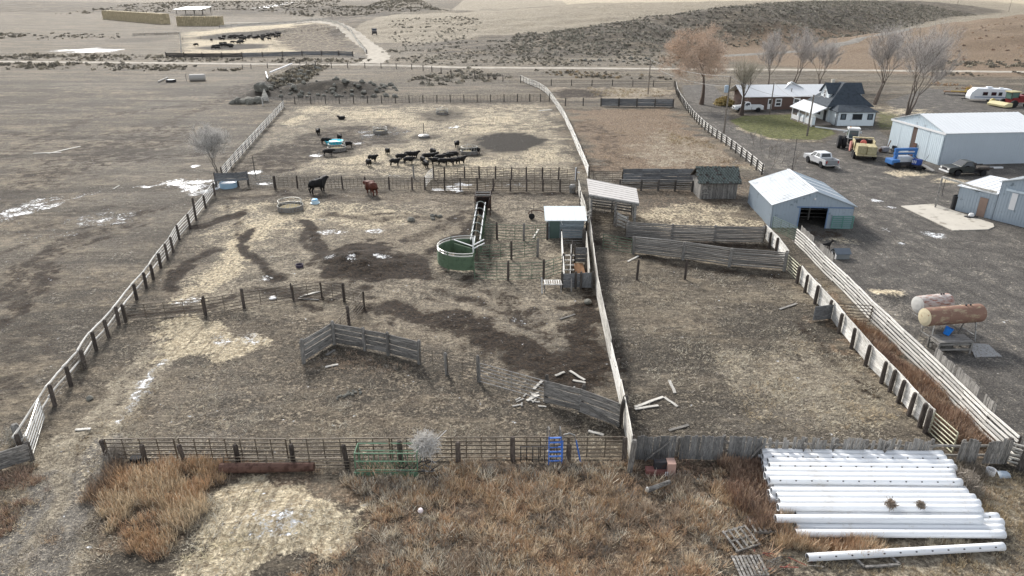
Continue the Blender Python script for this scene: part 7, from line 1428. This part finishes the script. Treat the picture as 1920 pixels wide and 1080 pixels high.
# ------------------------------------------------------------------ rocks
ROCK = paint('basalt', rgb(118, 116, 108), .95, 0, .3, 1.5, .2, rgb(154, 152, 142), .3)
def rock_mesh(seed):
    bm = bmesh.new(); bmesh.ops.create_icosphere(bm, subdivisions=2, radius=1.0); rg = random.Random(seed); off = Vector((rg.uniform(-9, 9), rg.uniform(-9, 9), rg.uniform(-9, 9)))
    for v in bm.verts: n = mnoise.noise(v.co * .9 + off) * .45 + mnoise.noise(v.co * 2.2 + off) * .16; v.co *= 1 + n; v.co.z *= .8
    me = bpy.data.meshes.new('boulder'); bm.to_mesh(me); bm.free(); me.materials.append(ROCK); return me
RK = [rock_mesh(i) for i in range(6)]
def rock(px, py, s, label, group=None, k=None, flat=None):
    p = flat or (GP(px, py)); o = bpy.data.objects.new('boulder', RK[k if k is not None else random.randrange(6)]); COL.objects.link(o); o.location = p + Vector((0, 0, s * .35)); o.scale = (s, s, s); o.rotation_euler = (0, 0, random.random() * 6); return tag(o, label, 'boulder', group)
for px, py, s in ((436, 195, .7), (446, 194, 1.05), (457, 194, 1.15), (470, 194, 1.5), (484, 193, 1.3), (492, 178, 1.7)): rock(px, py, s, 'large rounded grey boulder in the row beside the steel gate', 'row of boulders')
rr = random.Random(9)
for i in range(110): rock(rr.uniform(525, 745), rr.uniform(160, 183), rr.uniform(.25, .75), 'small grey rock on the stony bank behind the cattle pen', 'rocks on the stony bank')
for i in range(26): t = rr.random(); rock(505 + 95 * t + rr.gauss(0, 4), 172 - 46 * t + rr.gauss(0, 4), rr.uniform(.4, .9), 'dark boulder piled along the bank below the gravel road', 'boulders along the bank')
for i in range(16): rock(rr.uniform(1070, 1220), rr.uniform(110, 117), rr.uniform(.4, .9), 'pale rubble lump dumped beside the gravel road', 'rubble beside the road')
rock(1102, 568, .3, 'single pale stone by the board fence'); rock(167, 748, .18, 'small stone in the left wheel track')
for i in range(24): t = rr.random(); rock(632 + 45 * t, 747 - 14 * t + rr.gauss(0, 2), rr.uniform(.05, .11), 'small white stone in the row of crumbs in the front pen', 'white crumbs in the front pen')
def whitepipe(label, pa, pb, r, za=.2, zb=.2, mat=None, name='drain_pipe', cat='pipe'):
    A = GP(*pa) + Vector((0, 0, za)); B = GP(*pb) + Vector((0, 0, zb)); return tag(MB().tube((0, 0, 0), B - A, r, 10).build(name, mat or WHT, loc=A), label, cat)
whitepipe('white pipe leaning on the rocky bank', (504, 160), (499, 140), .18, .3, .8); whitepipe('long pale pipe lying along the rocky bank top', (507, 142), (548, 124), .2, .8, .8)
whitepipe('short dark ended pipe lying in the left field', (297, 155), (315, 147), .22, .25, .25, pw)
x, y = G(345, 153); ot = thing('stock_tank', 'round dark stock tank with an icy rim in the left field', 'tank', (x - 3, y - 1, gz(x, y))); MB().lathe([(1.3, 0), (1.3, .7), (1.22, .7), (1.2, .1)], 20).build('shell', M_DARKMETAL(), ot); MB().lathe([(1.2, .6), (1.19, .61)], 20).build('ice', MATS['tank_ice'], ot)
ct = thing('cylinder_tank', 'long grey cylinder tank lying beside the stock tank', 'tank', (x + 1, y + 1.5, gz(x, y)), .25); MB().lathe([(.2, -.1), (.85, 0), (.9, .1), (.9, 3.9), (.85, 4.0), (.2, 4.1)], 20, (0, 0, .85), 'X').build('shell', paint('tank_grey', rgb(176, 172, 166), .6, 0, .1, 1), ct); MB().tube((-.8, -.6, 0), (-.8, -.6, 1.9), .06).build('pump_pipe', M_DARKMETAL(), ct)
# ------------------------------------------------------------------ loose boards and scrap
def board(label, pa, pb, w=.18, mat=None, z=.05, group=None, name='loose_board'):
    A, B = GP(*pa), GP(*pb); o = bpy.data.objects.new(name, unit('board' + str(random.randrange(4)), mat or pw)); COL.objects.link(o); A.z += z; B.z += z; d = B - A; o.matrix_world = Matrix.Translation(A) @ d.to_track_quat('X', 'Z').to_matrix().to_4x4() @ Matrix.Diagonal((d.length, w, .05, 1)); return tag(o, label, 'board', group)
for a, b, l in (((1190, 766), (1243, 745), 'long pale board lying in the right pen near the fence'), ((1190, 769), (1234, 761), 'shorter pale board below the long one in the right pen'), ((1255, 714), (1266, 738), 'single pale lath lying upright in the right pen'), ((1245, 746), (1270, 763), 'thin stick bending off the long pale board'), ((1254, 810), (1291, 800), 'weathered board above the dark palings'), ((1177, 492), (1197, 481), 'short stick beside the lone posts'), ((1462, 581), (1493, 571), 'broken grey slab in the right pen'), ((142, 808), (171, 806), 'pale stick on the wheel track'), ((610, 690), (634, 685), 'pale slat inside the wing fence'), ((612, 668), (628, 658), 'grey board against the wing fence planks'), ((1103, 810), (1132, 817), 'thin stick near the leaning plank panel'),
                ((1050, 600), (1078, 590), 'grey plank in the dark mud'), ((1068, 698), (1096, 713), 'pale plank beside the leaning plank panel'), ((1041, 706), (1058, 700), 'short yellowish plank at the gate end'), ((1074, 714), (1098, 718), 'short pale plank in the muddy corner'), ((988, 752), (1010, 742), 'splintered plank below the steel gate'), ((1000, 730), (1016, 714), 'splintered plank under the steel gate rails'), ((562, 556), (600, 546), 'diagonal plank propped in the gate fence'), ((560, 560), (598, 562), 'grey plank on the ground by the gate fence'), ((90, 288), (150, 275), 'long pale board lying across another in the left field'), ((63, 288), (115, 286), 'long pale board lying flat in the left field'), ((213, 355), (224, 348), 'short pale board at the ice edge'), ((1010, 432), (1000, 446), 'white post leaning in the chute pen panels'), ((1010, 208), (1034, 206), 'pale square hatch board in the cattle pen corner')):
    board(l, a, b, .9 if 'hatch' in l else .4 if 'left field' in l else .17, gw if 'grey' in l or 'weathered' in l else pw)
rr = random.Random(12)
for i in range(14): px, py = rr.uniform(975, 1025), rr.uniform(735, 765); board('splintered scrap lath strewn around the steel gate end', (px, py), (px + rr.uniform(-20, 20), py + rr.uniform(-8, 8)), .08, pw, .04, 'scrap laths by the gate', 'scrap_lath')
for i in range(5): px, py = rr.uniform(845, 865), rr.uniform(236, 241); board('white splinter lying in the upper pen', (px, py), (px + rr.uniform(-8, 8), py + 2), .25, WHT, .05, 'white splinters', 'splinter')
for i in range(6): px, py = rr.uniform(800, 826), rr.uniform(405, 412); rock(px, py, rr.uniform(.14, .3), 'pale rubble block near the squeeze chute', 'rubble near the chute')
rock(771, 415, .38, 'dark round lump on the pen floor'); x, y = G(562, 502); tag(MB().lathe([(.3, 0), (.34, .25), (.28, .25), (.26, .05)], 12).build('feed_pan', paint('purple_grey', rgb(74, 66, 80), .8), loc=(x, y, gz(x, y))), 'dark purple feed pan on the pen floor', 'pan'); x, y = G(512, 560); tag(MB().lathe([(.28, 0), (.3, .12), (.22, .16), (.05, .17)], 14).build('feed_dish', WHT, loc=(x, y, gz(x, y))), 'round white dish beside the gate fence', 'dish')
x, y = G(789, 964); tag(MB().lathe([(.02, 0), (.09, .02), (.13, .11), (.09, .21), (.02, .23)], 14).build('float_ball', paint('pinkish_white', rgb(226, 214, 214), .5), loc=(x, y, gz(x, y) + .1)), 'pinkish white float ball among the weeds', 'ball'); x, y = G(1856, 889); tag(MB().lathe([(.2, 0), (.22, .3), (.19, .3), (.17, .05)], 14).build('white_pail', WHT, loc=(x, y, gz(x, y))), 'white pail below the broken palings', 'pail')
x, y = G(1882, 892); tag(MB().poly([(-.3, -.2, 0), (.3, -.15, 0), (.25, .2, .1), (-.2, .25, .12), (-.2, -.1, .15), (.2, -.05, .2), (.15, .1, .22), (-.1, .15, .2)], FF).build('feed_sack', paint('pale_blue_sack', rgb(176, 188, 200), .7), loc=(x, y, gz(x, y))), 'crumpled pale blue sack by the palings corner', 'sack')
# blue step ladders leaning on the panel fence
p = GP(1040, 866); ld = thing('step_ladder', 'blue step ladder with curved grey handrails at the panel fence', 'ladder', p, .05); BLD = paint('ladder_blue', rgb(66, 112, 190), .5, 0, .1, 3)
for s_ in (-.33, .33): MB().beam((s_, -.25, 0), (s_ * .9, .15, 1.45), .05, .07).build('stile', BLD, ld); MB().path([(s_ * .9, .12, 1.4), (s_ * .85, .25, 1.72), (s_ * .85, .5, 1.75), (s_ * .95, .8, 1.5), (s_ * 1.0, 1.0, .1)], .03, 5).build('handrail', st, ld)
for i in range(6): z = .2 + i * .23; MB().box((0, -.25 + .4 * z / 1.45, z), (.64, .1, .04)).build('tread', BLD, ld)
p = GP(1066, 866); ld = thing('ladder_hoop', 'blue legged pipe hoop standing beside the step ladder', 'frame', p); MB().path([(-.35, 0, 1.3), (-.3, 0, 1.62), (0, 0, 1.72), (.25, 0, 1.6), (.32, 0, 1.2)], .035, 6).build('hoop', st, ld)
for s_, a in ((-1, -.3), (1, .55)): MB().beam((a * 1.1, -.1, 0), (s_ * .33, 0, 1.3), .06, .06).build('leg', BLD, ld)
p = GP(1010, 866); mb = MB(); hr = thing('creep_grate', 'low dark steel creep grate leaning on the panel fence', 'grate', p); [MB().tube((-.9 + i * .3, 0, 0), (-.9 + i * .3, .05, .9), .025, 5).build('bar', M_DARKMETAL(), hr) for i in range(7)]; MB().path([(-.95, 0, .9), (.95, 0, .9)], .03, 5).build('top_bar', M_DARKMETAL(), hr)
# rusty culvert, green hay rack and gate scraps by the front fence
A = GP(415, 886); B = GP(590, 884); tag(MB().tube((0, 0, 0), B - A, .26, 12, .22).build('culvert', M_RUST(), loc=A + Vector((0, 0, .28))), 'long rusty culvert pipe lying along the front fence', 'culvert')
p = GP(668, 894); hr = thing('hay_rack', 'faded green steel hay rack with slanting bars in the weeds', 'hay rack', p); GF = paint('faded_green', rgb(96, 128, 104), .6, .1, .2, 3, .05, rgb(110, 86, 66), .25); LR = 3.0
for x in (0, LR): MB().path([(x, 0, 0), (x, .1, 1.25), (x, .9, 1.25), (x, 1.0, 0)], .035, 5).build('end_frame', GF, hr)
for y, z in ((0, .35), (.08, .8), (.1, 1.25), (.9, 1.25), (.92, .8)): MB().tube((0, y, z), (LR, y, z), .032, 5).build('rail', GF, hr)
for i in range(12): x = .1 + i * (LR - .2) / 12; MB().tube((x, .08, .8), (x + .14, .3, .2), .02, 4).build('bar', GF, hr); MB().tube((x + .24, .08, .8), (x + .14, .3, .2), .02, 4).build('bar', GF, hr); MB().tube((x + .1, .1, 1.25), (x + .1, .08, .8), .02, 4).build('bar', GF, hr)
MB().box2((-.05, -.12, .05), (LR + .05, -.06, .3)).build('side_sheet', GF, hr)
p = GP(790, 886); jk = thing('junk_heap', 'tangled heap of bent dark gates and wire beside the hay rack', 'scrap', p); rr = random.Random(4)
for i in range(22): a = Vector((rr.uniform(-.9, .7), rr.uniform(-.2, .5), rr.uniform(0, .5))); b = a + Vector((rr.uniform(-.9, .9), rr.uniform(-.4, .4), rr.uniform(.1, .8))); MB().tube(a, b, .024, 4).build('bar', M_DARKMETAL() if i % 3 else st, jk)
p = GP(420, 884); g_ = thing('fallen_gate', 'brown tube gate collapsed in the weeds beside the culvert', 'gate', p); [MB().tube((0, .05 * i, .15 + .14 * i), (6.2, .05 * i + .1, .2 + .14 * i), .025, 5).build('rail', bt, g_) for i in range(5)]; [MB().tube((x, 0, .1), (x, .25, .8), .03, 5).build('upright', bt, g_) for x in (0, 2.1, 4.2, 6.2)]
# pallets and wire near the loose pipe
def pallet(label, px, py, rz, tilt, n=7):
    p = GP(px, py); t = thing('pallet', label, 'pallet', p + Vector((0, 0, .06)), rz); t.rotation_euler = (tilt, 0, rz)
    for i in range(n): MB().box((-.55 + i * 1.1 / (n - 1), 0, .13), (.1, 1.1, .022)).build('slat', gw, t)
    for y in (-.5, 0, .5): MB().box((0, y, .065), (1.2, .06, .1)).build('runner', gw, t)
pallet('grey pallet with pale slats at the edge of the weeds', 1405, 1066, .05, 0, 8); pallet('broken grey pallet tilted above the slatted one', 1388, 1014, .35, .15, 5); pallet('half buried pallet beside the white pipes', 1432, 990, 0, -.1, 6)
p = GP(1450, 1052); wj = thing('wire_tangle', 'tangle of rusty red wire and sticks near the pallets', 'scrap', p); rr = random.Random(8)
for i in range(26): a = Vector((rr.uniform(-.9, 1.6), rr.uniform(-.6, .4), rr.uniform(.02, .15))); b = a + Vector((rr.uniform(-.7, .7), rr.uniform(-.3, .3), rr.uniform(0, .2))); MB().tube(a, b, .014, 4).build('strand', paint('red_wire', rgb(150, 74, 66), .7) if i % 3 == 0 else gw if i % 3 == 1 else M_DARKMETAL(), wj)
p = GP(1620, 1066); fr = thing('timber_frame', 'small open timber frame lying before the loose pipe', 'frame', p, -.05); [MB().beam(a, b, .1, .1).build('side', gw, fr) for a, b in (((0, 0, .08), (1.5, .2, .08)), ((0, .75, .08), (1.2, .95, .08)), ((0, 0, .08), (-.3, .75, .08)), ((1.5, .2, .08), (1.2, .95, .08)))]
p = GP(1245, 888); rs = thing('red_box_scrap', 'faded red and white machine part behind the weeds', 'scrap', p); MB().box2((-.9, -.15, 0), (.25, .25, .3)).build('frame', paint('faded_red', rgb(140, 96, 90), .8, 0, .2, 3), rs); MB().box2((.1, -.2, .0), (.5, .3, .75)).build('panel', paint('dusty_pink', rgb(176, 146, 134), .8), rs); MB().box2((-.5, .0, .3), (.1, .28, .7)).build('housing', M_DARKMETAL(), rs); [MB().box2((.0 + .09 * i, -.22, .05), (.05 + .09 * i, -.2, .3)).build('stripe', WHT, rs) for i in range(2)]
p = GP(1232, 925); lg = thing('fallen_log', 'grey splintered log lying in the weeds', 'log', p, .2); MB().tube((-.5, 0, .25), (.7, .2, .4), .13, 8, .1).build('trunk', gw, lg); MB().tube((-.5, 0, .25), (-.6, -.15, .55), .1, 7, .05).build('stub', pw, lg)
for px, py, r_, l in ((257, 862, .3, 'black tyre scrap under the front panel fence'),): x, y = G(px, py); wheel_t = thing('tyre', l, 'tyre', (x, y, gz(x, y))); MB().lathe([(.16, 0), (.3, .0), (.34, .1), (.3, .2), (.16, .2)], 16).build('ring', M_BLACK(), wheel_t)
x, y = G(795, 257); sp2 = thing('salt_feeder', 'low grey salt feeder with an upright pole in the upper pen', 'feeder', (x, y, gz(x, y))); MB().lathe([(.9, 0), (.95, .3), (.6, .45), (.1, .5)], 14).build('base', st, sp2); MB().tube((0, 0, .4), (0, 0, 2.3), .06).build('pole', M_DARKMETAL(), sp2)
x, y = G(776, 335); lp_ = thing('lone_post', 'lone grey post behind the wire panels near the herd', 'post', (x, y, gz(x, y))); add_post(lp_, (x, y), 1.7, .22, gw)
